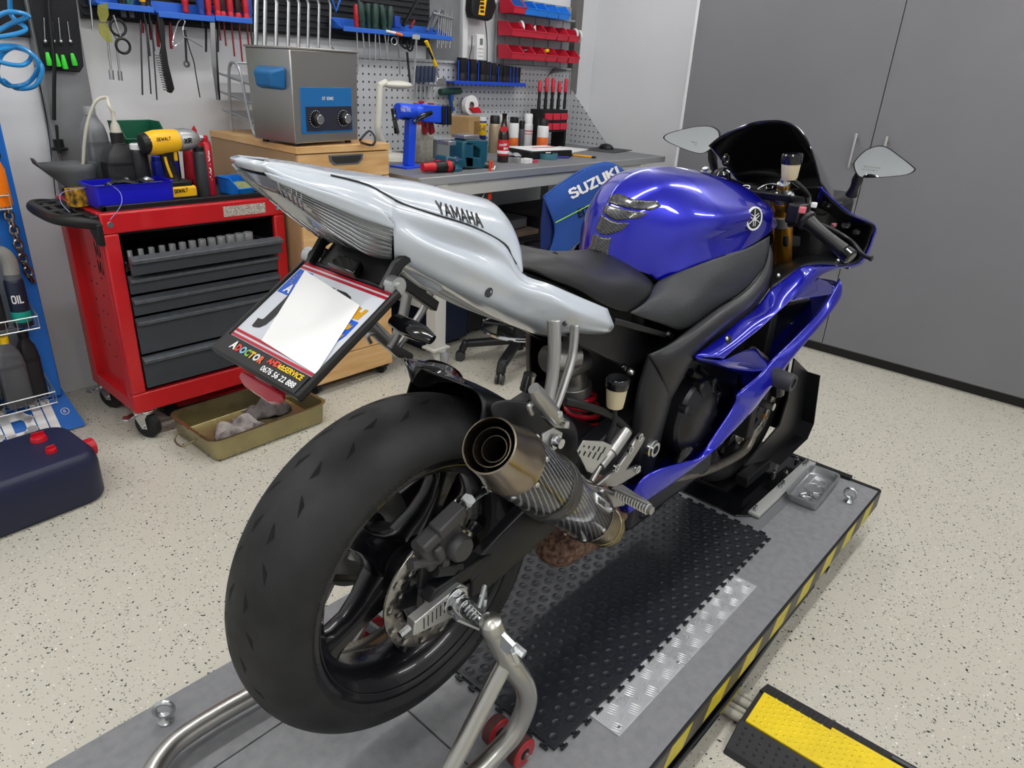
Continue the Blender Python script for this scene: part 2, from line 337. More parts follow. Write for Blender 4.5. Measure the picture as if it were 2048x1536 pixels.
MB().b2((LX0 + .05, -.395, .02), (1.36, -.375, .10)).b2((1.27, -.40, .03), (1.37, -.378, .12)).b2((LX0 + .05, .36, .02), (1.36, .38, .10)).b2((LX0, -.40, 0), (1.3, -.33, .02)).b2((LX0, .33, 0), (1.3, .40, .02)).build('scissor_base', BLKM, t, smooth=0, bevel=.003)
MB().cyl((1.33, -.42, .06), (1.33, -.39, .06), .014).build('pivot_bolt', ZINC, t)
MB().tube([(LX0, -.425, .105), (.3, -.432, .10), (.62, -.43, .09), (.9, -.425, .11)], .008).build('hydraulic_hose', BLKG, t)
def eyebolt(x, y, rz):
    o = MB().torus((x, y, LZ + .034), (math.cos(rz), math.sin(rz), 0), .017, .0055).lathe((x, y, LZ), (0, 0, 1), [(.0, 0), (.015, 0), (.015, .005), (.008, .012), (.006, .02), (0, .02)], 18).build('eye_bolt', ZINC, t)
eyebolt(-.328, .335, 1.0); eyebolt(1.56, -.372, .15)
# tread plate let into the deck
TP = mat('tread_aluminium', '#c6c9cc', .32, .45, rvar=.12, vscale=15)
tp = MB().b2((.287, -.340, LZ), (.94, -.20, LZ + .0025)).build('tread_plate', TP, t, smooth=0, bevel=.0008)
mb = MB(); cell = .0335
for i in range(20):
    for j in range(4):
        cx = .30 + i * cell; cy = -.325 + j * cell
        for q in range(5):
            o_ = (q - 2) * .0062; a = math.radians(18) if (i + j) % 2 else math.radians(18 + 90)
            u = V((math.cos(a), math.sin(a), 0)); n_ = V((-u.y, u.x, 0)); c = V((cx, cy, LZ + .0025)) + n_ * o_
            if c.x < .293 or c.x > .934 or c.y < -.335: continue
            P = [c + u * .0125, c + n_ * .0018, c - u * .0125, c - n_ * .0018]; mb.add(P + [c + V((0, 0, .0014))], [(0, 1, 4), (1, 2, 4), (2, 3, 4), (3, 0, 4)])
mb.build('tread_ridges', TP, tp, smooth=60, kind='stuff')
for p in ((.92, -.325), (.55, -.325), (.305, -.328)): MB().lathe((p[0], p[1], LZ + .0025), (0, 0, 1), [(.004, 0), (.004, .001), (.002, .0015), (0, .001)], 12).build('screw', STEEL, tp)
# rubber mat
RM = mat('rubber_mat', '#1f2229', .4, var=.25, vscale=9, bump=.08, bscale=250, rvar=.1)
MX0, MX1, MY0, MY1 = .167, 1.172, -.267, .26
t = thing('rubber_mat', 'black rubber mat with round studs and puzzle edge lying on the lift', 'mat', (.67, 0, LZ))
MB().b2((MX0, MY0, LZ + .003), (MX1, MY1, LZ + .009)).build('mat_body', RM, t, smooth=0, bevel=.001)
mb = MB()
for i in range(25):
    x = MX0 + .02 + i * .0405
    for y, s in ((MY0, -1), (MY1, 1)):
        mb.box((x, y + s * .004, LZ + .006), (.008, .009, .005)).box((x, y + s * .009, LZ + .006), (.019, .005, .005))
for i in range(13):
    y = MY0 + .02 + i * .0405
    for x, s in ((MX0, -1), (MX1, 1)):
        mb.box((x + s * .004, y, LZ + .006), (.009, .008, .005)).box((x + s * .009, y, LZ + .006), (.005, .019, .005))
mb.build('puzzle_edge', RM, t, smooth=0, kind='stuff')
sm = MB().lathe((0, 0, 0), (0, 0, 1), [(.0128, 0), (.0122, .0012), (.0098, .0014), (.0090, .0008), (0, .0008)], 20).build('stud', RM, t, local=True, smooth=40)
pts = []
pt = .0345; i = 0; x = MX0 + .02
while x < MX1 - .012:
    y = MY0 + .018 + (pt / 2 if i % 2 else 0)
    while y < .20: pts.append((x, y)); y += pt
    x += pt * .866; i += 1
pts.sort(key=lambda p: (p[0] + .66) ** 2 + (p[1] + .81) ** 2)
vis = [p for p in pts if not (p[1] > .07)]; rest = [p for p in pts if p not in vis] + vis[300:]; vis = vis[:300]
for k, (x, y) in enumerate(vis):
    o = sm if k == 0 else sm.copy()
    if k: COL.objects.link(o); o.parent = t
    o.location = V((x, y, LZ + .009)) - ORG[t]
mb = MB()
for x, y in rest: mb.lathe((x, y, LZ + .009), (0, 0, 1), [(.0128, 0), (.0122, .0012), (.0098, .0014), (.0090, .0008), (0, .0008)], 14)
mb.build('stud_field', RM, t, kind='stuff', smooth=40)
# ================================================================ front wheel chock
t = thing('wheel_chock', 'black steel front wheel chock bolted to the lift', 'wheel chock', (1.45, 0, LZ))
MB().b2((1.175, -.235, LZ), (1.715, .235, LZ + .004)).build('mount_sheet', mat('grey_sheet', '#8d8f93', .4, .5), t, smooth=0, bevel=.001)
MB().prism([(1.20, -.15, LZ + .004), (1.235, -.185, LZ + .004), (1.70, -.185, LZ + .004), (1.70, .185, LZ + .004), (1.20, .185, LZ + .004)], (0, 0, .005)).build('base_plate', BLKG, t, smooth=0, bevel=.001)
for s in (-1, 1):
    MB().box((1.475, s * .19, LZ + .013), (.47, .036, .009)).build('clamp_bar', mat('clamp_alu', '#c3c5c2', .4, .4), t, smooth=0, bevel=.001)
    for x in (1.26, 1.45, 1.47, 1.66, 1.68): MB().cyl((x, s * (.184 + .012 * ((x * 100) % 2 > 1)), LZ + .017), (x, s * .186, LZ + .026), .008, n=6).cyl((x, s * .186, LZ + .017), (x, s * .186, LZ + .036), .004, n=10).build('clamp_bolt', ZINC, t)
    # upright side plate with a folded flange
    y = s * .10; q_ = [(p.x, p.z) for p in (PY(*k, -.10) for k in ((1486, 930), (1533, 918), (1588, 868), (1601, 838), (1612, 742), (1586, 716), (1572, 800), (1556, 850)))]
    MB().prism([(a_, y, b_) for a_, b_ in q_], (0, s * .006, 0)).prism([(a_, y, b_) for a_, b_ in q_[1:5]] + [(a_ - .006, y, b_) for a_, b_ in reversed(q_[1:5])], (0, s * .05, 0)).build('side_plate', BLKM, t, smooth=0, bevel=.001)
    MB().prism([(1.34, s * .075, LZ + .03), (1.52, s * .075, LZ + .03), (1.52, s * .115, LZ + .03), (1.34, s * .115, LZ + .03)], (0, 0, .035)).build('wheel_cheek', BLKM, t, smooth=0, bevel=.002)
    for x, yy in ((1.53, .13), (1.56, .16), (1.68, .15)): MB().cyl((x, s * yy, LZ + .009), (x, s * yy, LZ + .02), .009, n=6).cyl((x, s * yy, LZ + .009), (x, s * yy, LZ + .028), .0045, n=10).build('anchor_bolt', ZINC, t)
MB().b2((1.69, -.09, LZ + .10), (1.70, .09, LZ + .30)).b2((1.30, -.07, LZ + .009), (1.70, .07, LZ + .016)).build('front_wall', BLKM, t, smooth=0, bevel=.001)
# ================================================================ parts tray on the deck
t = thing('parts_tray', 'small steel parts tray on the lift deck beside the chock', 'tray', (1.535, -.262, LZ + .0))
def rrect(cx, cy, hx, hy, r, n=5, z=0, R=None):
    out = []
    for sx, sy, a0 in ((1, 1, 0), (-1, 1, PI / 2), (-1, -1, PI), (1, -1, 3 * PI / 2)):
        for k in range(n + 1):
            a = a0 + PI / 2 * k / n; out.append(V((sx * (hx - r) + r * math.cos(a), sy * (hy - r) + r * math.sin(a), 0)))
    if R is not None: out = [R @ p for p in out]
    return [p + V((cx, cy, z)) for p in out]
def pan(cx, cy, hx, hy, z0, h, r, th, name, m, parent, R=None, lip=.004, taper=.92, **kw):
    mb = MB(); rings = [rrect(cx, cy, hx * taper - .004, hy * taper - .004, r * .7, z=z0, R=R), rrect(cx, cy, hx * taper, hy * taper, r * .8, z=z0 + .004, R=R), rrect(cx, cy, hx - lip, hy - lip, r, z=z0 + h - .002, R=R), rrect(cx, cy, hx, hy, r + lip, z=z0 + h, R=R),
        rrect(cx, cy, hx, hy, r + lip, z=z0 + h + .002, R=R), rrect(cx, cy, hx - lip - th, hy - lip - th, r, z=z0 + h + .001, R=R), rrect(cx, cy, hx * taper - th, hy * taper - th, r * .8, z=z0 + .006, R=R), rrect(cx, cy, hx * taper - th - .004, hy * taper - th - .004, r * .7, z=z0 + th, R=R)]
    mb.grid(rings, closed=True); n = len(rings[0]); k = len(mb.v)
    mb.f.append(tuple(range(n - 1, -1, -1))); mb.m.append(0); mb.f.append(tuple(range(k - n, k))); mb.m.append(0)
    return mb.build(name, m, parent, smooth=40, **kw)
RT = rotz(math.radians(2))
pan(1.535, -.262, .128, .052, LZ + .001, .03, .018, .002, 'tray_body', mat('tray_steel', '#b4b6b8', .25, .8), t, R=RT)
MB().torus((1.555, -.262, LZ + .004), (0, 0, 1), .031, .002).torus((1.60, -.262, LZ + .004), (0, 0, 1), .02, .0015).build('magnet_ring', STEEL, t)
for k, (x, y, a) in enumerate(((1.45, -.275, .3), (1.46, -.25, 1.2), (1.475, -.268, 2.0), (1.49, -.282, .9), (1.485, -.25, 2.6), (1.50, -.268, .1))):
    d = V((math.cos(a), math.sin(a), 0)); p = V((x, y, LZ + .0095))
    o = MB().cyl(p - d * .011, p + d * .009, .0032, n=10).cyl(p + d * .009, p + d * .0145, .0058, n=6).build('hex_bolt', ZINC, None, off=(x, y, LZ + .004))
    tag(o, 'small loose zinc bolt lying in the steel parts tray', 'bolt', 'loose bolts in the parts tray')
# ================================================================ paddock stand
ST = mat('satin_tube_aluminium', '#bdbcb7', .3, .95)
t = thing('paddock_stand', 'silver tubular rear paddock stand with red wheels holding the rear axle', 'paddock stand', (0, 0, LZ))
RW = mat('red_castor', '#a3101f', .35, coat=.3)
def stand_side(s):
    y = lambda v: s * v
    MB().tube(cr([(.012, y(.222), .575), (.03, y(.226), .53), (.06, y(.233), .46), (.095, y(.236), .39), (.105, y(.235), .335), (.085, y(.228), .275), (.035, y(.215), .235), (-.04, y(.212), .222), (-.16, y(.236), .22), (-.31, y(.243), .22), (-.38, y(.225), .22), (-.44, y(.17), .22), (-.56, y(.04), .23), (-.58, 0, .23)], 6), .0195, 16).build('main_tube', ST, t)
    MB().tube([(.05, y(.228), .485), (-.09, y(.222), .30), (-.15, y(.228), .225)], .0155, 16).build('brace_tube', ST, t)
    MB().lathe((.012, y(.222), .575), (-.30, 0, .95), [(.0195, -.01), (.021, 0), (.0185, .016), (.01, .024), (0, .026)], 20).build('tube_cap', ST, t)
    MB().torus((.05, y(.232), .485), (-.5, 0, -.8), .016, .006).build('weld_bead', ST, t)
    # hook fork under the axle
    mb = MB()
    for dx in (-.035, .03):
        a = V((.012, y(.20), .545)); mb.tube([a + V((0, 0, .01)), V((dx, y(.188), .60)), V((dx * 1.25, y(.180), .622)), V((dx * .55, y(.186), .585))], .0045, 6, closed=True)
    mb.build('axle_hook', ZINC, t)
    MB().bar((.012, y(.165), .585), (.02, y(.262), .548), .010, .026).bar((.02, y(.258), .55), (.028, y(.262), .525), .03, .008).build('hook_arm', ZINC, t, bevel=.001)
    mb = MB()
    for k in range(6): mb.torus((.010, y(.158 + k * .0065), .588 - k * .0024), (0, s, -.37), .0095, .0028, 16, 6)
    mb.cyl((.010, y(.155), .589), (.012, y(.197), .574), .007).build('spring', ZINC, t)
    MB().cyl((.038, y(.25), .535), (.04, y(.272), .53), .008, n=6).build('bolt', ZINC, t)
    for yy in (.165, .232):
        w = MB().lathe((.104, y(yy), LZ + .03), (0, s, 0), [(.010, -.011), (.022, -.013), (.0275, -.012), (.030, -.009), (.030, .009), (.0275, .012), (.022, .013), (.010, .011)], 32).build('castor_wheel', RW, t)
        MB().lathe((.104, y(yy), LZ + .03), (0, s, 0), [(0, -.014), (.008, -.014), (.016, -.009), (.016, .009), (.008, .014), (0, .014)], 20).build('hub', BLK, w)
        MB().lathe((.104, y(yy), LZ + .03), (0, s, 0), [(.0302, -.009), (.0306, -.004), (.0306, .004), (.0302, .009)], 32).build('tread', mat('castor_tread', '#4b2c2a', .6), w)
        MB().cyl((.104, y(yy + .012), LZ + .03), (.104, y(yy + .022), LZ + .03), .006, n=6).build('axle_nut', ZINC, w)
    MB().cyl((.104, y(.15), LZ + .03), (.104, y(.245), LZ + .03), .005).bar((.104, y(.2), LZ + .03), (.075, y(.222), .25), .012, .02).build('castor_axle', ZINC, t)
stand_side(-1); stand_side(1)
# ================================================================ cable ramp
CRB = mat('ramp_black', '#212125', .55, bump=.1, bscale=200); CRY = mat('ramp_yellow', '#f2d40a', .45, var=.1, vscale=14)
t = thing('cable_ramp', 'yellow and black cable protector ramp running away from the lift', 'cable ramp', (.69, -.75, 0))
RA = V((.694, -.462, 0)); rd = V((.035, -.9995, 0)).normalized(); rn = V((rd.y, -rd.x, 0)) * -1   # rn points to +x
if rn.x < 0: rn = -rn
def rp(a, b, z): return RA + rd * a + rn * b + V((0, 0, z))
Lr = 1.5
prof = [(-.135, 0), (-.125, .012), (-.058, .045), (-.058, .038), (.058, .038), (.058, .045), (.125, .012), (.135, 0)]
MB().hexa([rp(0, a, z) for a, z in prof], [rp(Lr, a, z) for a, z in prof]).build('ramp_body', CRB, t, smooth=0, bevel=.002)
lid = []
for k in range(9):
    a0 = .012 + k * .16; wd = .056 if k % 2 == 0 else .066
    lid.append((a0, wd))
out = []
for k, (a0, wd) in enumerate(lid): out += [(a0, wd), (a0 + .16, wd)]
poly = [rp(a, b, .041) for a, b in out] + [rp(a, -.056, .041) for a in (out[-1][0], out[0][0])]
ly = MB().prism(poly, (0, 0, .007)).build('lid', CRY, t, smooth=0, bevel=.0015)
mb = MB(); i = 0
a = .03
while a < .75:
    for j in range(6):
        b = -.046 + j * .018 + (.009 if i % 2 else 0)
        if abs(a - .33) < .055 and abs(b) < .045: continue
        mb.ball(rp(a, b, .048), .0042, 8, (1, 1, .35))
    a += .0135; i += 1
mb.build('lid_studs', CRY, ly, kind='stuff')
sq = [rp(.33 + u, v, .0482) for u, v in ((-.05, .012), (.02, .046), (.05, -.012), (-.02, -.046))]
mb = MB(); 
for k in range(4): mb.bar(sq[k], sq[(k + 1) % 4], .0022, .0016)
mb.tube([rp(.30, .0, .0485), rp(.335, .012, .0485), rp(.325, -.012, .0485), rp(.36, .0, .0485)], .0016, 6).build('warning_sign', CRY, ly)
for sgn in (-1, 1):
    mb = MB(); i = 0; a = .02
    while a < .7:
        for j in range(4):
            f_ = (j + .5 + (.4 if i % 2 else 0)) / 4.6; b = sgn * (.062 + .06 * f_); z = .043 - .03 * f_
            mb.ball(rp(a, b, z), .004 if sgn < 0 else .0028, 6, (1, 1, .6))
        a += .02 if sgn < 0 else .011; i += 1
    mb.build('ramp_studs', CRB, t, kind='stuff')
mb = MB()
for b, m_ in ((-.035, 0), (-.012, 1), (.014, 0), (.036, 1)): mb.cyl(rp(-.05, b, .022), rp(.2, b, .022), .012 if m_ == 0 else .008, n=12)
mb.build('channel_cable', mat('cable_grey', '#a8a598', .5), t)
MB().hexa([rp(.30, .085, .0365), rp(.30, .1, .0305), rp(.36, .1, .0305), rp(.36, .085, .0365)], [p + V((0, 0, .001)) for p in (rp(.30, .085, .0365), rp(.30, .1, .0305), rp(.36, .1, .0305), rp(.36, .085, .0365))]).build('name_plate', GREYP, t, smooth=0)
# ================================================================ motorcycle
from mathutils.bvhtree import BVHTree
AX = V((0, 0, .59)); FX = V((1.40, 0, .487))
BLU = mat('blue_paint', '#060bb2', .25, .45, coat=1.)
WPT = mat('white_paint', '#bcc4ce', .22, coat=.8)
TYR = mat('tyre_rubber', '#1f2022', .62, var=.3, vscale=14, bump=.06, bscale=180, rvar=.1)
GRV = mat('groove_shade', '#0b0b0c', .9)  # shade inside the grooves, painted as dark patches lying on the tread
TYL = mat('tyre_lettering', '#0e0e10', .35)
RIM = mat('rim_black', '#131419', .25, .2, coat=.4)
SWB = mat('swingarm_black', '#16171b', .4, .1)
FRM = mat('frame_dark_grey', '#26272b', .42, .15, bump=.03, bscale=400)
SIDEC = mat('textured_side_cover', '#2f3135', .55)
N, L, b_ = nodes(SIDEC); tc = N.new('ShaderNodeTexCoord'); vo = N.new('ShaderNodeTexVoronoi'); vo.inputs['Scale'].default_value = 190; vo.inputs['Randomness'].default_value = .25
bp = N.new('ShaderNodeBump'); bp.inputs['Strength'].default_value = .5; bp.inputs['Distance'].default_value = .001
L.new(tc.outputs['Object'], vo.inputs['Vector']); L.new(vo.outputs['Distance'], bp.inputs['Height']); L.new(bp.outputs[0], b_.inputs['Normal'])
SEATM = mat('seat_vinyl', '#101114', .5, bump=.12, bscale=500)
TIT = mat('titanium', '#9a8f80', .25, 1., var=.2, vscale=8, col2='#77695a', rvar=.06)
TITG = mat('titanium_gold', '#8d7f5d', .28, 1., rvar=.08, vscale=12)
GOLD = mat('fork_gold', '#b98326', .25, .9)
CARB = mat('carbon_sleeve', '#1a1a1c', .3, .0, coat=.8)
N, L, b_ = nodes(CARB); tc = N.new('ShaderNodeTexCoord'); wv = N.new('ShaderNodeTexWave'); wv.wave_type = 'BANDS'; wv.bands_direction = 'X'
wv.inputs['Scale'].default_value = 46; wv.inputs['Distortion'].default_value = 1.2; wv.inputs['Detail'].default_value = 3; wv.inputs['Detail Scale'].default_value = 6
mp = N.new('ShaderNodeMapping'); mp.inputs['Rotation'].default_value = (0, .62, 0); L.new(tc.outputs['Object'], mp.inputs['Vector']); L.new(mp.outputs[0], wv.inputs['Vector'])
rp_ = N.new('ShaderNodeValToRGB'); rp_.color_ramp.elements[0].position = .72; rp_.color_ramp.elements[0].color = lin('#141416'); rp_.color_ramp.elements[1].position = .93; rp_.color_ramp.elements[1].color = lin('#77797c')
L.new(wv.outputs['Fac'], rp_.inputs[0]); L.new(rp_.outputs[0], b_.inputs['Base Color'])
ENG = mat('engine_black', '#2a2b2f', .3, .6, bump=.04, bscale=300)
CAST = mat('cast_aluminium', '#a7a7a6', .38, .9, bump=.08, bscale=300)
CALM = mat('caliper_grey', '#4b4b4d', .5, .4, bump=.1, bscale=250)
DISC = mat('disc_steel', '#9b9892', .3, 1., rvar=.1, vscale=40)
RUST = mat('rusty_header', '#8f7262', .7, .3, var=.6, vscale=90, col2='#4a2f25')
RES = mat('brake_fluid_pot', '#d6c9a6', .35, trans=.15)
LENS = mat('clear_lens', '#8d9193', .15, .2, coat=1.)
LENSB = mat('lens_reflector', '#b7babc', .2, .9)
SCRN = mat('smoked_screen', '#08080c', .06, trans=.0, coat=1., alpha=.93)
MIRR = mat('mirror_glass', '#dfe3e4', .02, 1.)
PADM = mat('carbon_tank_pad', '#2a2a2c', .22, coat=.8)
N, L, b_ = nodes(PADM); tc = N.new('ShaderNodeTexCoord'); ck = N.new('ShaderNodeTexChecker'); ck.inputs['Scale'].default_value = 420; ck.inputs[1].default_value = lin('#1c1c1e'); ck.inputs[2].default_value = lin('#4a4a4c'); L.new(tc.outputs['Object'], ck.inputs[0]); L.new(ck.outputs[0], b_.inputs['Base Color'])
bike = thing('motorcycle', 'blue and white sports motorcycle seen from behind, rear wheel on the paddock stand', 'motorcycle', (0.7, 0, LZ))
def pair(mb, name, m, parent=bike, labels=None, **kw):
    o1 = mb.build(name, m, parent, **kw); k = MB(); k.v = [V((p.x, -p.y, p.z)) for p in mb.v]; k.f = [tuple(reversed(f)) for f in mb.f]; k.m = list(mb.m)
    o2 = k.build(name, m, parent, **kw); return o1, o2
def bvh(mb): return BVHTree.FromPolygons([tuple(p) for p in mb.v], mb.f)
def hit(tree, px, py, lift=.001):
    d = ray(px, py).normalized(); loc, n, i, ds = tree.ray_cast(CP, d)
    if loc is None:
        loc, n, i, ds = tree.find_nearest(CP + d * 1.4)
    if n.dot(d) > 0: n = -n
    return loc + n * lift
def decal(poly, tree, lift=.001, cuts=3, fn=None):
    bm = bmesh.new(); vs = [bm.verts.new((p[0], p[1], 0)) for p in poly]; bm.faces.new(vs)
    bmesh.ops.triangulate(bm, faces=bm.faces[:]); 
    for _ in range(cuts): bmesh.ops.subdivide_edges(bm, edges=[e for e in bm.edges if e.calc_length() > 6], cuts=1, use_grid_fill=True); bmesh.ops.triangulate(bm, faces=bm.faces[:])
    bm.verts.index_update(); mb = MB(); mb.add([hit(tree, v.co.x, v.co.y, lift) for v in bm.verts], [tuple(v.index for v in f.verts) for f in bm.faces]); bm.free(); return mb
# ---------------------------------------------------------------- tyres
def tyre(c, R, hw, drop, bead_r, bead_y, nth, grooves, name):
    prof = []
    for i in range(61):
        ph = -1.35 + 2.7 * i / 60; prof.append((R - drop * (1 - math.cos(ph)) / (1 - math.cos(1.35)), hw * math.sin(ph) / math.sin(1.35)))
    e = prof[-1]; side = [(e[0] - .008, e[1] + .0003), (e[0] - (e[0] - bead_r) * .5, hw * .985), (bead_r + .008, bead_y + .006), (bead_r, bead_y + .001), (bead_r - .004, bead_y - .004)]
    full = [(r, -y) for r, y in reversed(side)] + prof + side
    n = nth; q = len(full); vs = []; fs = []
    for i in range(n):
        th = 2 * PI * i / n; vs += [V((c.x + r * math.cos(th), c.y + y, c.z + r * math.sin(th))) for r, y in full]
    for i in range(n):
        for j in range(q - 1):
            fs.append((i * q + j, ((i + 1) % n) * q + j, ((i + 1) % n) * q + j + 1, i * q + j + 1))
    mb = MB(); mb.v = vs; mb.f = fs; mb.m = [0] * len(fs); o = mb.build(name, TYR, bike, smooth=50)
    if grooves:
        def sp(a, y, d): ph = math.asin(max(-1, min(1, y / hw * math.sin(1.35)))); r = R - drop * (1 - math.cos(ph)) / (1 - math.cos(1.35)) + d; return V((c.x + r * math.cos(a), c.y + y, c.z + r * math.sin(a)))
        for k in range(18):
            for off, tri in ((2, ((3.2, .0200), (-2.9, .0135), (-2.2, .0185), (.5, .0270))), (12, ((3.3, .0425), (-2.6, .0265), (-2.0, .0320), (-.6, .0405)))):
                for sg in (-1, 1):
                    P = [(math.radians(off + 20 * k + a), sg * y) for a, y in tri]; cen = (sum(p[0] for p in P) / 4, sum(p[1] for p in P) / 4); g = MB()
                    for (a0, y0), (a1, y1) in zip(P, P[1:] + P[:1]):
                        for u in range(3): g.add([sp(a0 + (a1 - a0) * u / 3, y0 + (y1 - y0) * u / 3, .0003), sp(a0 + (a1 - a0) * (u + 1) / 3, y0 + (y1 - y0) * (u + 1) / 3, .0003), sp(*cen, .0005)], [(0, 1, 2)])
                    g.build('groove_shade_patch', GRV, o, smooth=0)
    return o
rt = tyre(AX, .315, .092, .065, .228, .078, 200, True, 'rear_tyre')
# lettering reads with its feet to the hub seen from the right
def ring_text(st, th_deg, r, h, spread=1.):
    mb = MB(); 
    # seen from -y with x to the right the wheel angle runs anticlockwise, text must run clockwise
    def fn2(x, y): 
        a = math.radians(th_deg) - x * spread / r; rr = r + y
        return V((AX.x + rr * math.cos(a), -.0922, AX.z + rr * math.sin(a)))
    put_text(mb, st, (0, 0, 0), (1, 0, 0), (0, 1, 0), h, bold=.015, fn=fn2); mb.build('sidewall_lettering', TYL, rt, smooth=0)
ring_text('MICHELIN', 268, .2390, .0105, 1.6); ring_text('180/55 ZR 17', 20, .2390, .0100, 1.2); ring_text('MICHELIN', 160, .2390, .0105, 1.6); ring_text('TUBELESS  RADIAL', 288, .241, .006, 1.3)
for c0 in (300, 96):
    for k in range(11):
        a = math.radians(c0 + k * 2.6); MB().prism([AX + V((math.cos(a + d) * r, -.0910, math.sin(a + d) * r)) for r, d in ((.239, -.012), (.239, .006 - .001 * k), (.2495, .006 - .001 * k), (.2495, -.012))], (0, -.0016, 0)).build('sidewall_bar', TYL, rt, smooth=0)
# ---------------------------------------------------------------- rear wheel
def wheel(c, rr, w, name, spin, s_hub):
    wh = MB().lathe(c, (0, 1, 0), [(rr + .013, -w), (rr + .012, -w + .004), (rr - .002, -w + .006), (rr - .004, -w + .016), (rr - .016, -w + .024), (rr - .022, -w * .35), (rr - .022, w * .35), (rr - .016, w - .024), (rr - .004, w - .016), (rr - .002, w - .006), (rr + .012, w - .004), (rr + .013, w), (rr + .006, w + .001), (rr + .001, w - .004), (rr - .010, w - .018), (rr - .024, w - .03), (rr - .030, 0), (rr - .024, -w + .03), (rr - .010, -w + .018), (rr + .001, -w + .004), (rr + .006, -w - .001), (rr + .013, -w)], 96).build(name, RIM, bike, smooth=50)
    MB().lathe(c, (0, 1, 0), [(.016, -.07), (.034, -.07), (.040, -.055), (.058, -.03), (.060, .03), (.05, .05), (.045, .07), (.016, .07)], 40).build('hub', RIM, wh, smooth=50)
    for k in range(5):
        a = math.radians(spin + 72 * k); u = V((math.cos(a), 0, math.sin(a))); t_ = V((-u.z, 0, u.x)); rows = []
        for r, wt, yt, yo in ((.045, .044, .030, 0), (.07, .036, .026, -.004), (.10, .026, .022, -.010), (.135, .021, .019, -.014), (.165, .024, .018, -.014), (rr - .035, .034, .020, -.01), (rr - .022, .046, .026, -.006)):
            o = c + u * r + V((0, yo, 0)); rows.append([o + t_ * (wt * x) + V((0, yt * y, 0)) for x, y in ((-1, -.35), (-.8, -1), (-.35, -.85), (.35, -.85), (.8, -1), (1, -.35), (1, .5), (.7, 1), (-.7, 1), (-1, .5))])
        rows = [cr(q, 2, closed=True) for q in rows]; mb = MB().grid(rows, closed=True); mb.build('spoke', RIM, wh, smooth=60)
    return wh
rw = wheel(AX, .216, .080, 'rear_rim', 60, 0)
def holed_disc(c, y, r0, r1, th, nholes, hr, name, m, parent, s=-1):
    mb = MB(); n = nholes * 2; rm = [r0, (r0 + r1) / 2, r1]
    for b in range(2):
        ra, rb = rm[b], rm[b + 1]
        for k in range(n):
            a0 = 2 * PI * k / n; a1 = 2 * PI * (k + 1) / n; P = lambda r, a: V((c.x + r * math.cos(a), y, c.z + r * math.sin(a)))
            am = (a0 + a1) / 2; rmid = (ra + rb) / 2
            outer = [P(ra, a0), P(ra, am), P(ra, a1), P(rmid, a1), P(rb, a1), P(rb, am), P(rb, a0), P(rmid, a0)]
            if (k + b) % 2 == 0:
                cc = P(rmid, am); inner = [cc + (o - cc).normalized() * hr for o in outer]
                mb.add(outer + inner, [(i, (i + 1) % 8, 8 + (i + 1) % 8, 8 + i) for i in range(8)])
            else: mb.add(outer, [tuple(range(8))])
    return mb.build(name, m, parent, smooth=30, solid=th, soff=0, weld=True)
dr = holed_disc(AX, -.098, .076, .112, .005, 14, .003, 'brake_disc', DISC, bike)
mb = MB()
for k in range(5):
    a = math.radians(30 + 72 * k); u = V((math.cos(a), 0, math.sin(a))); t_ = V((-u.z, 0, u.x)); c = AX + V((0, -.097, 0))
    mb.prism([c + u * .04 + t_ * .02, c + u * .04 - t_ * .02, c + u * .084 - t_ * .012, c + u * .088, c + u * .084 + t_ * .012], (0, .006, 0)).cyl(c + u * .079 + V((0, -.006, 0)), c + u * .079 + V((0, .004, 0)), .006, n=12)
mb.build('disc_carrier', SWB, dr)
# ---------------------------------------------------------------- swingarm
def arm(s, name):
    y0, y1 = s * .105, s * .142
    sec = [  # x, z centre, half height
        (.045, .585, .026), (.075, .592, .038), (.12, .602, .044), (.22, .628, .052), (.34, .655, .06), (.46, .672, .066), (.58, .68, .07)]
    rows = []
    for x, z, h in sec:
        zz = [z - h, z - h * .85, z + h * .7, z + h]; yi, yo = y0, y1
        k = (x - .045) / .535; yi = s * (.110 - .03 * k); yo = s * (.142 - .005 * k)
        rows.append([V((x, yi, z - h)), V((x, yo - s * .006, z - h)), V((x, yo, z - h + .006)), V((x, yo, z + h * .55)), V((x, yo - s * .012, z + h)), V((x, yi, z + h))])
    mb = MB().grid(rows, closed=True); n = 6; mb.f += [tuple(range(n)), tuple(range(len(mb.v) - n, len(mb.v)))]; mb.m += [0, 0]
    # forked axle end
    mb.prism([(-.06, s * .112, .562), (.05, s * .112, .562), (.10, s * .112, .582), (.05, s * .112, .595), (-.055, s * .112, .580)], (0, s * .026, 0)).prism([(-.05, s * .112, .608), (.06, s * .112, .602), (.12, s * .112, .625), (.07, s * .112, .632), (-.035, s * .112, .628)], (0, s * .026, 0))
    return mb.build(name, SWB, bike, smooth=40, bevel=.003)
sa = arm(-1, 'swingarm'); arm(1, 'swingarm')
MB().b2((.36, -.09, .62), (.50, .09, .72)).build('swingarm_bridge', SWB, bike, bevel=.02)
for s in (-1, 1):
    ad = MB().prism([(-.092, s * .128, .574), (-.088, s * .128, .600), (.012, s * .128, .617), (.03, s * .128, .60), (.02, s * .128, .572), (-.02, s * .128, .560)], (0, s * .02, 0)).build('chain_adjuster', ALU, bike, bevel=.0015)
    mb = MB()
    for k in range(8): x = -.07 + k * .009; mb.box((x, s * .1484, .586 + .12 * (x + .07)), (.0012, .0012, .022))
    mb.build('scale_mark', INKB, ad, kind='stuff'); MB().cyl((-.092, s * .138, .586), (-.112, s * .138, .583), .006, n=6).build('adjuster_bolt', ZINC, ad)
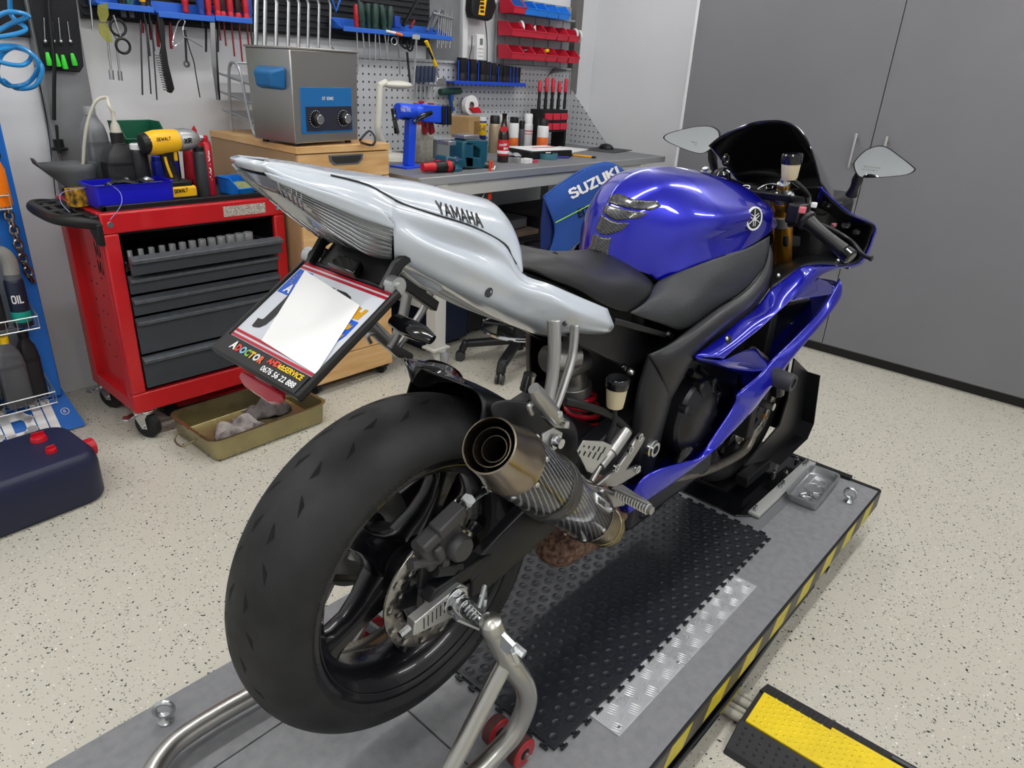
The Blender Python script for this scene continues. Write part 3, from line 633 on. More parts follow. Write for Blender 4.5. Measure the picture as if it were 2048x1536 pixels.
MB().lathe((0, -.148, .59), (0, -1, 0), [(.012, .024), (.014, .024), (.015, .012), (.018, .012), (.019, .0), (0, 0)], 24).lathe((0, -.148, .59), (0, -1, 0), [(.0, .004), (.026, .004), (.026, 0)], 24).cyl((0, -.148, .59), (0, -.162, .59), .021, n=6).build('axle_nut', ZINC, bike, bevel=.001)
MB().cyl((0, .15, .59), (0, .166, .59), .02, n=6).cyl((0, -.15, .59), (0, .16, .59), .0125).build('rear_axle', ZINC, bike)
# caliper on the disc
cal = MB().box((-.012, -.117, .702), (.085, .034, .062), Matrix.Rotation(math.radians(-20), 3, 'Y')).build('brake_caliper', CALM, bike, bevel=.008, seg=3)
R20 = Matrix.Rotation(math.radians(-20), 3, 'Y')
MB().lathe((.012, -.128, .690), (0, -1, 0), [(0, .026), (.020, .026), (.024, .020), (.024, -.004), (0, -.004)], 28).build('piston_housing', CALM, cal, smooth=40)
MB().box((-.038, -.128, .727), (.05, .026, .020), R20).box((-.005, -.132, .748), (.06, .03, .022), R20).box((-.03, -.138, .70), (.016, .016, .03), R20).build('caliper_bridge', CALM, cal, bevel=.004)
MB().cyl((-.066, -.125, .690), (-.018, -.13, .675), .008).cyl((-.066, -.125, .690), (-.078, -.124, .694), .0105, n=6).cyl((-.02, -.13, .672), (-.008, -.132, .668), .0105, n=12).build('slide_pin', CALM, cal)
MB().cyl((-.03, -.128, .66), (.006, -.134, .648), .013).cyl((.006, -.134, .648), (.022, -.136, .643), .009, n=6).build('mount_bolt', mat('dark_bolt', '#3a3a3c', .4, .8), cal)
MB().cyl((.03, -.122, .742), (.034, -.135, .765), .010).cyl((.034, -.135, .765), (.035, -.138, .772), .012, n=6).build('banjo_bolt', ZINC, cal)
MB().tube(cr([(.034, -.13, .757), (.07, -.135, .768), (.12, -.138, .775), (.17, -.13, .775), (.23, -.11, .77), (.32, -.10, .765)], 8), .0058, 10).build('brake_hose', BLKG, bike)
mb = MB()
for k in range(10): mb.torus(V((.075, -.135, .769)).lerp(V((.16, -.133, .776)), k / 9), (1, 0, .1), .0068, .0012, 12, 5)
mb.build('hose_spring', STEEL, bike, kind='stuff')
MB().prism([(-.05, -.104, .62), (.035, -.104, .60), (.05, -.104, .64), (.02, -.104, .70), (-.04, -.104, .69)], (0, -.01, 0)).build('caliper_bracket', SWB, bike, bevel=.003)
# chain side
MB().lathe((0, .098, .59), (0, 1, 0), [(.05, 0), (.098, 0), (.103, .002), (.098, .005), (.05, .005), (.05, 0)], 45).build('rear_sprocket', STEEL, bike)
MB().tube([(0, .10, .692), (.30, .10, .735), (.57, .10, .715), (.60, .10, .69), (.57, .10, .655), (.30, .10, .60), (0, .10, .488), (-.09, .10, .545), (-.10, .10, .59), (-.07, .10, .665)], .007, 6, closed=True, flat=1.2).build('drive_chain', mat('chain_steel', '#6d6a62', .4, .9), bike)
# ---------------------------------------------------------------- hugger fender over the tyre
rows = []
sec = ((-1, -.085), (-1.0, -.05), (-.97, -.015), (-.78, .006), (-.35, .012), (0, .014))
for a, rr, hw in ((70, .337, .080), (62, .335, .085), (50, .335, .086), (38, .335, .084), (26, .335, .08)):
    u = V((math.cos(math.radians(a)), 0, math.sin(math.radians(a)))); row = [AX + u * (rr + d) + V((0, y * (hw + .012), 0)) for y, d in sec]
    rows.append(row + [V((p.x, -p.y, p.z)) for p in reversed(row[:-1])])
hug = MB().grid(smooth_rows(rows, 3, 3)).build('rear_hugger', BLKM, bike, solid=.003, smooth=50)
tip = PY(823, 726, 0); r1 = PY(944, 779, -.085)
bl = [[tip + V((0, y * .02, -.035 if abs(y) < .1 else (-.03 * (1 - abs(y))))) for y in (-1, -.5, 0, .5, 1)],
      [tip.lerp(V((r1.x, 0, r1.z)), .5) + V((0, y * .052, (-.034 * (1 - abs(y))))) for y in (-1, -.5, 0, .5, 1)],
      [V((r1.x + .03 * (1 - abs(y)), r1.y * -y * -1 if False else y * .088, r1.z + .004 * (1 - abs(y)))) for y in (-1, -.5, 0, .5, 1)]]
MB().grid(smooth_rows(bl, 3, 3)).build('hugger_blade', BLKG, bike, solid=.003, smooth=50)
pair(MB().grid([[PY(962, 792, -.085), PY(1080, 800, -.14), PY(1160, 840, -.15)], [PY(985, 840, -.11), PY(1085, 850, -.15), PY(1160, 880, -.155)], [PY(1005, 900, -.118), PY(1100, 930, -.15), PY(1170, 950, -.155)]]), 'hugger_side', BLKM, solid=.004, sub=2)
MB().cyl((.255, -.06, .872), (.258, -.065, .905), .012).build('hugger_bolt', ZINC, bike)
# ---------------------------------------------------------------- muffler
ma = V((-.015, -.222, .925)); mbp = V((.395, -.182, .56)); md = (mbp - ma).normalized()
def ML(prof, n=48): return MB().lathe(ma, md, prof, n)
ex = ML([(.040, .002), (.0405, 0), (.043, .001), (.0455, .03), (.051, .062), (.054, .070), (.0545, .080), (.051, .080)]).build('muffler', TIT, bike, smooth=50)
ML([(.040, .002), (.039, .06), (.030, .06), (.030, .012), (.0292, .010), (.0284, .012), (.0284, .058), (.0205, .058), (.0205, .020), (.0198, .019), (.0190, .020), (.0188, .12), (0, .12)], 40).build('inner_pipe', mat('sooty_inside', '#1c1613', .45, .6), ex, smooth=50)
a_, b2_, _ = basis(md)
ML([(.030, .0115), (.0306, .0095), (.0286, .0095)], 40).lathe(ma, md, [(.0206, .0195), (.0208, .018), (.0190, .018)], 40).build('pipe_rim', TIT, ex)
ML([(.052, .076), (.0532, .078), (.0532, .425), (.050, .43)], 56).build('sleeve', CARB, ex, smooth=50)
ML([(.0535, .205), (.0565, .205), (.0565, .245), (.0535, .245)], 56).lathe(ma, md, [(.0565, .214), (.058, .216), (.058, .234), (.0565, .236)], 56).build('strap', mat('strap_dark', '#4e4e4c', .35, .7), ex, smooth=40)
ML([(.0545, .420), (.0550, .425), (.0535, .432)], 56).build('sleeve_band', TIT, ex)
ML([(.050, .428), (.048, .432), (.0405, .44), (.0405, .52), (.0425, .522), (.0425, .529), (.0405, .531), (.0405, .538), (.042, .540), (.041, .55), (.035, .552), (0, .552)]).build('mid_pipe', TITG, ex, smooth=40)
mb = MB()
for h, n_ in ((.088, 8), (.41, 8)):
    for k in range(n_):
        t_ = 2 * PI * (k + .4) / n_; e = a_ * math.cos(t_) + b2_ * math.sin(t_); p = ma + md * h + e * .0530; mb.cyl(p, p + e * .003, .0046, .0036, n=10)
mb.build('rivet', STEEL, ex, kind='stuff')
# badge on the sleeve
e = (V((-.1, -.8, .55)) - md * V((-.1, -.8, .55)).dot(md)).normalized(); t_ = md.cross(e)
def onsl(h, ang, r=.0538): return ma + md * h + (e * math.cos(ang) + t_ * math.sin(ang)) * r
bdg = MB().grid([[onsl(.32 + .085 * i, -.30 + .34 * j / 4) for j in range(5)] for i in range(2)]).build('badge', mat('badge_silver', '#cfd2d4', .3, .6), ex, solid=.0008)
put_text(MB(), 'SPARK', (0, 0, 0), (1, 0, 0), (0, 1, 0), .010, bold=.03, fn=lambda x, y: onsl(.33 + x, -.20 + y / .0538, .0548)).build('badge_lettering', INKB, bdg, smooth=0)
# hanger bracket from passenger peg to strap
br = pxl([(1086, 868, -.205), (1108, 856, -.205), (1126, 866, -.205), (1120, 892, -.205), (1105, 905, -.21), (1112, 928, -.215), (1096, 930, -.215), (1086, 890, -.21)])
MB().prism(br, (0, .004, 0)).build('muffler_bracket', ALU, bike, bevel=.001)
c = PY(1110, 882, -.21); MB().cyl(c, c + V((0, -.014, 0)), .0085).cyl(c, c + V((0, -.004, 0)), .012).build('bracket_bolt', ZINC, bike)
MB().tube(cr([(.395, -.17, .562), (.44, -.14, .535), (.50, -.10, .49), (.58, -.04, .45)], 6), [.03] * 19, 20).build('link_pipe', TITG, bike)
eb = [PY(1108, 1075, -.06), PY(1122, 1085, -.05), PY(1150, 1082, -.04), PY(1190, 1060, -.03)]
MB().tube(cr(eb, 6), [.025, .04, .05, .055, .056, .056, .055, .047, .046, .045, .044, .043, .042, .041, .04, .04, .04, .04, .04], 24).build('exhaust_box', RUST, bike)
# ---------------------------------------------------------------- tail
A = [(527,322,-.03),(600,341,-.045),(662,352,-.055),(735,371,-.062),(778,394,-.0665),(787,399,-.067),(804, 408, -0.068),(870,430,-.075),(945,454,-.082),(1008,488,-.088),(1045,546,-.105),(1100,568,-.122),(1160,594,-.135),(1215,617,-.145)]
B = [(523,328,-.035),(597,350,-.055),(660,365,-.068),(735,388,-.078),(778,408,-.083),(787,413,-.084),(804, 421, -0.085),(870,442,-.092),(945,468,-.098),(1008,504,-.102),(1045,556,-.115),(1100,577,-.128),(1160,606,-.143),(1220,630,-.15)]
Cc = [(525,334,-.037),(594,357,-.06),(659,377,-.074),(731,402,-.084),(778,424,-.0895),(788,432,-.089),(802, 444, -0.088),(868,477,-.088),(945,500,-.092),(1010,530,-.104),(1045,566,-.118),(1100,585,-.133),(1160,615,-.150),(1224,640,-.153)]
D = [(529,340,-.037),(590,362,-.061),(658,383,-.076),(729,408,-.087),(779,430,-.0915),(788,452,-.093),(799, 464, -0.094),(868,495,-.104),(950,530,-.112),(1015,562,-.118),(1045,580,-.124),(1100,600,-.138),(1160,628,-.155),(1228,652,-.155)]
Ee = [(531,343,-.036),(588,364,-.06),(657,386,-.075),(727,412,-.086),(780,434,-.092),(788,478,-.091),(797, 494, -0.09),(860,522,-.10),(945,560,-.108),(1015,592,-.115),(1045,606,-.12),(1100,628,-.134),(1160,648,-.148),(1224,660,-.15)]
Ff = [(533,346,-.034),(587,367,-.058),(656,390,-.073),(726,416,-.084),(781,438,-.092),(788,506,-.08),(797, 520, -0.078),(860,552,-.09),(945,592,-.1),(1015,624,-.106),(1045,638,-.11),(1100,655,-.12),(1160,662,-.138),(1218,665,-.148)]
Gg = [(534,347,-.025),(586,368,-.045),(655,391,-.06),(725,418,-.07),(780,440,-.08),(788,520,-.055),(797, 534, -0.05),(880,575,-.06),(945,612,-.06),(1004,642,-.06),(1040,657,-.06),(1090,673,-.07),(1150,672,-.10),(1210,668,-.13)]
rows = smooth_rows([pxl(r) for r in (A, B, Cc, D, Ee, Ff, Gg)], 5, 4)
tail_mb = MB().grid(rows); tr = bvh(tail_mb)
pair(tail_mb, 'tail_cowl', WPT, solid=.003, smooth=60)
c0 = [r[0] for r in rows]; mm = lambda p: V((p.x, -p.y, p.z))
MB().grid([c0, [V((p.x - .004, p.y * .4, p.z)) for p in c0], [V((p.x - .004, -p.y * .4, p.z)) for p in c0], [mm(p) for p in c0]]).build('tail_end', WPT, bike, solid=.003, smooth=60)
# seat cowl on top
zc = [(-.197, 1.297), (-.155, 1.290), (-.10, 1.2795), (-.05, 1.2705), (.0, 1.261), (.05, 1.251), (.11, 1.236), (.165, 1.222), (.195, 1.212), (.225, 1.190), (.243, 1.16), (.250, 1.12)]
seam = [PY(*p) for p in A[:4] + A[6:10]] + [PY(1024, 515, -.094), PY(1033, 530, -.099), PY(1040, 540, -.103), PY(1044, 545, -.104)]
seam[0] = PY(527, 322, -.03)
cen = [V((x, 0, z)) for x, z in zc]
# resample so stations line up along x
rows = []
for k in range(12):
    a, b = cen[k], seam[k]; rows.append([a, V((a.x * .72 + b.x * .28, b.y * .38, a.z * .93 + b.z * .07)), V((a.x * .4 + b.x * .6, b.y * .74, a.z * .66 + b.z * .34)), V((a.x * .12 + b.x * .88, b.y * .95, a.z * .25 + b.z * .75)), b])
rows = [[V((p.x, -p.y, p.z)) for p in reversed(r[1:])] + r for r in rows]
cowl = MB().grid(smooth_rows(rows, 3, 4)); ct = bvh(cowl)
co = cowl.build('seat_cowl', WPT, bike, solid=.003, smooth=60)
# YAMAHA lettering
q00, q10, q01, q11 = (878, 426), (966, 454), (871, 404), (959, 431)
def bil(u, v): return hit(ct, *[(1 - u) * (1 - v) * q00[i] + u * (1 - v) * q10[i] + (1 - u) * v * q01[i] + u * v * q11[i] for i in (0, 1)], .0014)
put_strokes(MB(), 'YAMAHA', bil, 1, 1, t=.21, gap=.16).build('lettering', INKB, co, smooth=0)
mb = MB(); mb.tube([p + V((0, 0, .001)) for p in cr(seam[2:10], 4)], .0013, 6); pair(mb, 'seam', BLK, co)
# fasteners on the tail
for px, py, r in ((978, 585, .008), (1131, 646, .006)):
    p = hit(tr, px, py, 0); n = V((0, -1, -.12)).normalized(); MB().lathe(p, n, [(r, -.002), (r, .001), (r * .8, .0015), (r * .5, .0005), (0, .0005)], 20).build('fastener', mat('dark_fastener', '#55575a', .35, .8), bike)
# tail light
top = [(540,354,-.035),(584,376,-.058),(622,394,-.066),(658,409,-.073),(690,423,-.079),(720,436,-.084),(786,457,-.093)]
mid = [(546,368,-.030),(585,392,-.048),(622,412,-.056),(660,432,-.064),(695,450,-.07),(728,468,-.076),(784,486,-.085)]
bot = [(553,382,-.022),(590,407,-.03),(625,432,-.036),(660,458,-.042),(702,485,-.048),(734,504,-.055),(784,514,-.074)]
keel = [(558,387,-.004),(600,414,-.004),(640,444,-.004),(676,470,-.004),(718,497,-.004),(750,512,-.006),(786,520,-.03)]
lr = smooth_rows([pxl(r) for r in (top, mid, bot, keel)], 4, 4)
mb = MB().grid(lr); tl, tl2 = pair(mb, 'tail_light', LENS, solid=.0025, smooth=60)
MB().grid([[r[0] for r in lr], [V((r[0].x - .003, 0, r[0].z)) for r in lr], [mm(r[0]) for r in lr]]).build('lens_end', LENS, tl, smooth=60)
mb2 = MB().grid([[p + V((.012, .012, .010)) for p in r] for r in lr]); pair(mb2, 'reflector', LENSB, tl, smooth=60)
mb = MB()
for k in range(1, len(lr) - 1): mb.tube([p + V((-.0005, -.0007, -.0004)) for p in lr[k][(2 + k if k > 3 else 2):]], .0009, 4)
for k in range(1, 7): mb.tube([r[k] + V((-.0005, -.0007, -.0004)) for r in lr[:9]], .0012, 4)
pair(mb, 'lens_rib', LENSB, tl, kind='stuff')
fr = smooth_rows([pxl([(531,342,-.037),(588,362,-.062),(625,374,-.070),(658,384,-.077),(695,396,-.083),(729,409,-.088),(764,422,-.092),(786,450,-.094)]), pxl([(540,353,-.036),(584,375,-.059),(622,393,-.067),(658,408,-.074),(690,422,-.080),(720,435,-.085),(755,447,-.090),(786,457,-.094)])], 4, 3)
pair(MB().grid(fr), 'light_frame', WPT, solid=.003, smooth=60)
# underside
un = smooth_rows([[PY(*p) for p in Gg[5:]], [V((PY(*p).x + .01, 0, PY(*p).z - .004)) for p in Gg[5:]]], 3, 3)
pair(MB().grid(un), 'undertail', mat('undertail_grey', '#9aa0a6', .45), solid=.003, smooth=60)
pair(MB().tube([PY(800, 520, -.05), PY(850, 550, -.05), PY(880, 578, -.06)], [.010, .018, .006], 12), 'undertail_fin', WPT)
# ---------------------------------------------------------------- number plate
pu = V((0, -1, 0)); pv = V((.149, 0, .0975)).normalized(); pn = pu.cross(pv)
PO = V((-.231, .106, 1.034)); PWd, PHt = .212, .178
def pp(u, v, h=0): return PO + pu * u + pv * v + pn * h
ph = MB()
out = [(-.004, -.012), (PWd + .004, -.012), (PWd + .004, PHt + .004), (-.004, PHt + .004)]
ph.prism([pp(u, v, -.008) for u, v in out], pn * .006)
for (u0, v0), (u1, v1) in (((-.004, -.012), (.004, PHt + .004)), ((PWd - .004, -.012), (PWd + .004, PHt + .004)), ((0, PHt - .002), (PWd, PHt + .004))):
    ph.hexa([pp(u0, v0, -.008), pp(u1, v0, -.008), pp(u1, v1, -.008), pp(u0, v1, -.008)], [pp(u0, v0, .004), pp(u1, v0, .004), pp(u1, v1, .004), pp(u0, v1, .004)])
ph.hexa([pp(0, -.012, -.008), pp(PWd, -.012, -.008), pp(PWd, .020, -.008), pp(0, .020, -.008)], [pp(0, -.012, .004), pp(PWd, -.012, .004), pp(PWd, .020, .003), pp(0, .020, .003)])
pho = ph.build('plate_holder', BLK, bike, bevel=.003)
def quad(us, h, m, name, parent, th=.0006): return MB().prism([pp(u, v, h) for u, v in us], pn * th).build(name, m, parent, smooth=0)
def rect(u0, v0, u1, v1): return [(u0, v0), (u1, v0), (u1, v1), (u0, v1)]
PLT = mat('plate_white', '#d4d9e2', .25, coat=.4)
plate = MB().prism([pp(u, v, -.0015) for u, v in rect(.004, .021, PWd - .004, PHt - .003)], pn * .002).build('number_plate', PLT, bike, smooth=0, bevel=.0005)
PRED = mat('plate_red', '#b3122e', .4); PBLU = mat('plate_blue', '#0b55c8', .35); PGLD = mat('plate_gold', '#c9961a', .4)
for v0 in (.022, PHt - .0155):
    for k in (0, 1): quad(rect(.005, v0 + k * .0075, PWd - .005, v0 + k * .0075 + .0042), .0006, PRED, 'red_stripe', plate)
quad([(.008, .112), (.008, .160), (.042, .160), (.042, .112)], .0006, PBLU, 'euro_band', plate)
mb = MB()
for k in range(12):
    a = 2 * PI * k / 12; mb.cyl(pp(.025 + .011 * math.cos(a), .142 + .011 * math.sin(a), .0012), pp(.025 + .011 * math.cos(a), .142 + .011 * math.sin(a), .0016), .0015, n=5)
mb.build('euro_stars', PGLD, plate, kind='stuff')
put_text(MB(), 'A', pp(.018, .115, .0012), pu, pv, .014, bold=.04).build('country_letter', INKW, plate, smooth=0)
put_text(MB(), 'MD', pp(.060, .100, .0006), pu, pv, .046, bold=.04).build('plate_characters', INKB, plate, smooth=0)
put_text(MB(), 'J', pp(.024, .046, .0006), pu, pv, .055, bold=.05).build('plate_characters', INKB, plate, smooth=0)
# coat of arms
sh = [(.156, .100), (.198, .100), (.198, .075), (.192, .058), (.178, .047), (.164, .058), (.156, .075)]
shd = quad([(u, v + .016) for u, v in sh], .0006, PBLU, 'shield', plate)
mb = MB()
for u, v in ((.168, .105), (.188, .105), (.168, .089), (.188, .089), (.178, .073)):
    mb.prism([pp(u + a, v + b, .0013) for a, b in ((-.007, .004), (-.003, .001), (0, .006), (.003, .001), (.007, .004), (.005, -.004), (.001, -.006), (-.001, -.006), (-.005, -.004))], pn * .0004)
mb.build('eagle', PGLD, shd, smooth=0, kind='stuff')
cu = .163; quad([(cu, .119), (cu + .03, .119), (cu + .033, .138), (cu + .026, .138), (cu + .025, .131), (cu + .019, .131), (cu + .019, .138), (cu + .011, .138), (cu + .011, .131), (cu + .005, .131), (cu + .004, .138), (cu - .003, .138)], .0006, PGLD, 'crown', plate)
def onplate(px, py, h):
    d = ray(px, py); o = PO + pn * h; return CP + d * ((o - CP).dot(pn) / d.dot(pn))
MB().prism([onplate(*q, .0026) for q in ((610, 541), (720, 611), (632, 749), (523, 681))], pn * .0004).build('redaction_patch', mat('redaction_white', '#f6f7f8', .6), plate, smooth=0)  # white redaction patch covering the characters, no real label on the plate
# dealer strip
dl = quad(rect(.004, -.009, PWd - .004, .019), .0042, INKB, 'dealer_strip', pho)
u = .046
for ch, c_ in zip('DOCTOR', ('#d8402c', '#7fb7d8', '#7cb53a', '#e3b32a', '#d8d8d8', '#e0602c')):
    mb = MB(); put_text(mb, ch, pp(u, .002, .0050), pu, pv, .0098, bold=.06); mb.build('dealer_lettering', mat('letter_' + c_[1:], c_, .5), dl, smooth=0); u += text(ch, .06)[2] * .0098 + .0006
put_text(MB(), 'AHD', pp(.121, .0085, .0050), pu, pv, .008, bold=.05).build('dealer_lettering', mat('letter_red', '#d8402c', .5), dl, smooth=0)
put_text(MB(), 'kfzSERVICE', pp(.147, .0085, .0050), pu, pv, .0075, width=.054, bold=.03).build('dealer_lettering', YELP, dl, smooth=0)
put_text(MB(), '0676 56 22 888', pp(.122, -.005, .0050), pu, pv, .008, width=.078, bold=.02).build('dealer_lettering', INKW, dl, smooth=0)
put_text(MB(), 'A', pp(.032, .002, .0050), pu, pv, .012, bold=.04).build('dealer_lettering', INKW, dl, smooth=0)
# reflector below
rf = MB().prism([onplate(*q, -.014) for q in ((477, 753), (484, 740), (567, 782), (565, 796), (555, 802), (536, 802), (487, 770))], pn * -.007).build('red_reflector', mat('reflector_red', '#8e1226', .15, coat=.8), bike, bevel=.001)
MB().prism([onplate(*q, -.012) for q in ((516, 742), (547, 758), (543, 772), (512, 756))], pn * .003).build('reflector_clip', ALU, bike)
# plate bracket and lamp
MB().bar(pp(.106, PHt + .002, -.004), pp(.106, PHt + .06, .006), .16, .008, up=pn).build('plate_bracket', BLK, bike, bevel=.003)
MB().prism([pp(a, b, .006) for a, b in ((.075, PHt - .006), (.137, PHt - .006), (.130, PHt + .018), (.082, PHt + .018))], pn * .014).build('plate_lamp', BLKG, bike, bevel=.003)
for s in (-1, 1):
    u0 = .106 + s * .085
    MB().tube([pp(u0, PHt - .004, .004), pp(u0, PHt + .03, .016), pp(u0, PHt + .055, .012), pp(u0, PHt + .07, .0)], .006, 8, flat=1.6).build('hinge_arm', BLKM, bike)
    c = pp(u0 + s * .012, PHt + .008, .004); MB().cyl(c - pu * .008, c + pu * .008, .013).cyl(c - pu * .012, c + pu * .012, .006).build('hinge_bolt', STEEL, bike)
    MB().bar(pp(u0, PHt + .02, .004), PY(870, 612, -.05) if s > 0 else V((.055, .05, 1.08)), .012, .016).build('hinge_strut', BLKM, bike, bevel=.002)
# indicator stalk (right) and its twin
sg = [PY(790, 640, -.085), PY(815, 655, -.11), PY(845, 668, -.135), PY(865, 680, -.15)]
pair(MB().tube(sg, [.013, .017, .015, .009], 14, flat=.7), 'turn_signal', BLKG)
# ---------------------------------------------------------------- passenger peg hangers
hg = MB(); 
for pts, w0, w1 in (([(1108,640,-.17),(1109,702,-.18),(1105,752,-.185),(1097,798,-.19),(1090,830,-.195)], .020, .016), ([(1150,650,-.17),(1144,714,-.18),(1129,765,-.187),(1116,803,-.192),(1106,828,-.195)], .014, .012)):
    P = cr(pxl(pts), 4)
    hg.tube(P, [w0 * .62 + (w1 - w0) * .6 * i / len(P) for i in range(len(P))], 12, flat=.7)
hg.prism(pxl([(1080, 832, -.19), (1098, 818, -.19), (1126, 838, -.19), (1124, 852, -.19), (1096, 850, -.19)]), (0, -.016, 0))
h1, h2 = pair(hg, 'peg_hanger', CAST, bevel=.002)
pg = MB().tube(pxl([(1067, 776, -.205), (1075, 790, -.205), (1095, 815, -.205), (1116, 838, -.205)]), [.008, .011, .011, .009], 12, flat=1.3)
pair(pg, 'passenger_peg', CAST, h1)
pair(MB().tube(cr(pxl([(1084, 806, -.2), (1066, 806, -.2), (1058, 815, -.2), (1063, 828, -.2)]), 5), .0045, 8), 'bungee_hook', CAST, h1)
for px, py in ((1113, 826), (1126, 846)): c = PY(px, py, -.207); MB().cyl(c, c + V((0, -.008, 0)), .006).build('hanger_bolt', ZINC, h1)
# ---------------------------------------------------------------- seat
sc_ = [V((.245, 0, 1.122)), V((.30, 0, 1.108)), V((.36, 0, 1.098)), V((.42, 0, 1.089)), V((.47, 0, 1.083)), V((.52, 0, 1.082)), V((.56, 0, 1.083))]
cre = pxl([(1019,505,-.06),(1062,512,-.075),(1112,516,-.09),(1165,540,-.11),(1212,560,-.118),(1262,560,-.112),(1300,560,-.096)])
sid = pxl([(1028,522,-.085),(1066,527,-.098),(1109,542,-.115),(1160,565,-.128),(1208,592,-.136),(1258,600,-.132),(1311,580,-.116)])
bte = pxl([(1036,534,-.095),(1066,540,-.105),(1107,560,-.12),(1158,580,-.13),(1204,608,-.138),(1258,624,-.138),(1306,598,-.122)])
rows = [[a, a.lerp(b, .55) + V((0, 0, .006)), b, c, d] for a, b, c, d in zip(sc_, cre, sid, bte)]
rows = [[V((p.x, -p.y, p.z)) for p in reversed(r[1:])] + r for r in rows]
seat = MB().grid(smooth_rows(rows, 3, 4)).build('seat', SEATM, bike, solid=.012, smooth=60)
for s in (0,): MB().prism([PY(1104, 508, -.03), PY(1110, 506, -.03), PY(1120, 513, -.03), PY(1112, 516, -.03)], (0, 0, .002)).build('seat_tear', mat('seat_foam', '#c9a04a', .8), seat)
pair(MB().prism(pxl([(1036, 540, -.10), (1106, 566, -.118), (1200, 612, -.14), (1232, 640, -.14), (1180, 640, -.13), (1060, 570, -.1)]), (0, .03, 0)), 'seat_base', BLK)
# ---------------------------------------------------------------- tank
T = [
 [(.515,0,1.072),(.530,0,1.13),(.552,0,1.185),(.60,0,1.219),(.68,0,1.236),(.80,0,1.231),(.93,0,1.213),(1.05,0,1.188),(1.135,0,1.152)],
 [(.535,-.042,1.062),(.548,-.045,1.12),(.570,-.05,1.17),(.618,-.056,1.206),(.69,-.064,1.221),(.80,-.068,1.217),(.93,-.068,1.201),(1.05,-.058,1.175),(1.135,-.045,1.143)],
 [(.560,-.068,1.052),(.572,-.075,1.10),(.594,-.084,1.142),(.645,-.098,1.172),(.71,-.112,1.183),(.81,-.118,1.18),(.93,-.116,1.173),(1.05,-.10,1.156),(1.14,-.075,1.129)],
 [(.578,-.083,1.046),(.592,-.094,1.082),(.618,-.109,1.113),(.67,-.13,1.135),(.735,-.147,1.142),(.825,-.153,1.144),(.93,-.150,1.145),(1.05,-.135,1.131),(1.142,-.10,1.118)],
 [(.588,-.09,1.041),(.602,-.102,1.062),(.63,-.117,1.08),(.68,-.135,1.094),(.745,-.145,1.10),(.835,-.148,1.103),(.93,-.150,1.105),(1.04,-.141,1.10),(1.13,-.115,1.10)]]
Tb = [PY(1303,552,-.093), PY(1318,560,-.106), PY(1342,550,-.12), PY(1375,537,-.137), PY(1428,517,-.151), PY(1465,505,-.154), PY(1493,496,-.153), PY(1538,466,-.14), PY(1555,450,-.122)]
rows = [[V(p) for p in r] for r in T] + [Tb]
half = smooth_rows(rows, 6, 5)
tk = MB().grid(half).mirror(); tank = tk.build('fuel_tank', BLU, bike, smooth=60, weld=True)
tt = bvh(tk)
# Tank pad
for pad in ([(1216,405),(1222,392),(1235,388),(1250,393),(1266,400),(1290,402),(1312,402),(1321,413),(1303,421),(1252,416),(1236,412)], [(1206,425),(1214,409),(1236,416),(1252,420),(1296,427),(1276,437),(1232,441),(1220,436)], [(1194,456),(1204,430),(1220,440),(1236,445),(1260,446),(1242,462),(1216,470),(1200,468)]):
    decal(pad, tt, .0012, 3).build('tank_pad', PADM, tank, solid=.0016, soff=1, smooth=60)
decal([(1187,472),(1191,468),(1203,474),(1224,476),(1218,492),(1217,510),(1212,513),(1200,504),(1174,501),(1184,488)], tt, .0012, 3).build('tank_pad', PADM, tank, solid=.0016, soff=1, smooth=60)
# emblem: ring and three tuning forks
ec = hit(tt, 1506, 437, 0); en = (V((-.25, -.95, .12))).normalized(); eu = V((1, 0, 0)); eu = (eu - en * eu.dot(en)).normalized(); ev = en.cross(eu); 
if ev.z < 0: ev = -ev
def ep(a, r, h=0): return ec + (eu * math.cos(a) + ev * math.sin(a)) * r + en * h
em = MB().lathe(ec, en, [(0, .004), (.0245, .004), (.0265, .002), (.0265, -.008)], 40).build('emblem', INKB, tank, smooth=40)
mb = MB().lathe(ec, en, [(.0222, .004), (.0226, .0052), (.0262, .0048), (.0266, .002)], 40)
for k in range(3):
    a = PI / 2 + 2 * PI * k / 3; d = eu * math.cos(a) + ev * math.sin(a); n_ = en.cross(d); o = ec + en * .0045
    mb.bar(o - d * .005, o + d * .0205, .0016, .0012, up=en)
    for sg_ in (-1, 1): mb.bar(o + d * .0 + n_ * sg_ * .004, o - d * .0165 + n_ * sg_ * .0028, .0013, .0012, up=en)
    mb.bar(o + n_ * .004, o - n_ * .004, .0013, .0012, up=en)
mb.build('emblem_forks', mat('emblem_white', '#dfe3e6', .3), em, smooth=40)
# ---------------------------------------------------------------- grey side covers, frame, engine
top = pxl([(1300,590,-.124),(1316,563,-.112),(1366,541,-.138),(1431,517,-.156),(1491,498,-.158),(1540,472,-.145)])
m1 = pxl([(1290,604,-.138),(1330,590,-.145),(1378,575,-.162),(1438,550,-.178),(1494,526,-.172),(1538,496,-.16)])
m2 = pxl([(1270,620,-.144),(1335,625,-.162),(1378,616,-.182),(1440,583,-.182),(1494,553,-.178),(1532,518,-.168)])
bo = pxl([(1262,627,-.142),(1318,646,-.158),(1374,660,-.172),(1432,618,-.176),(1488,582,-.174),(1528,535,-.168)])
pair(MB().grid(smooth_rows([top, m1, m2, bo], 4, 4)), 'side_cover', SIDEC, solid=.004, smooth=60)
f0 = pxl([(1541,490,-.155),(1528,536,-.172),(1490,582,-.180),(1434,617,-.184),(1376,660,-.182),(1335,690,-.178),(1296,710,-.16)])
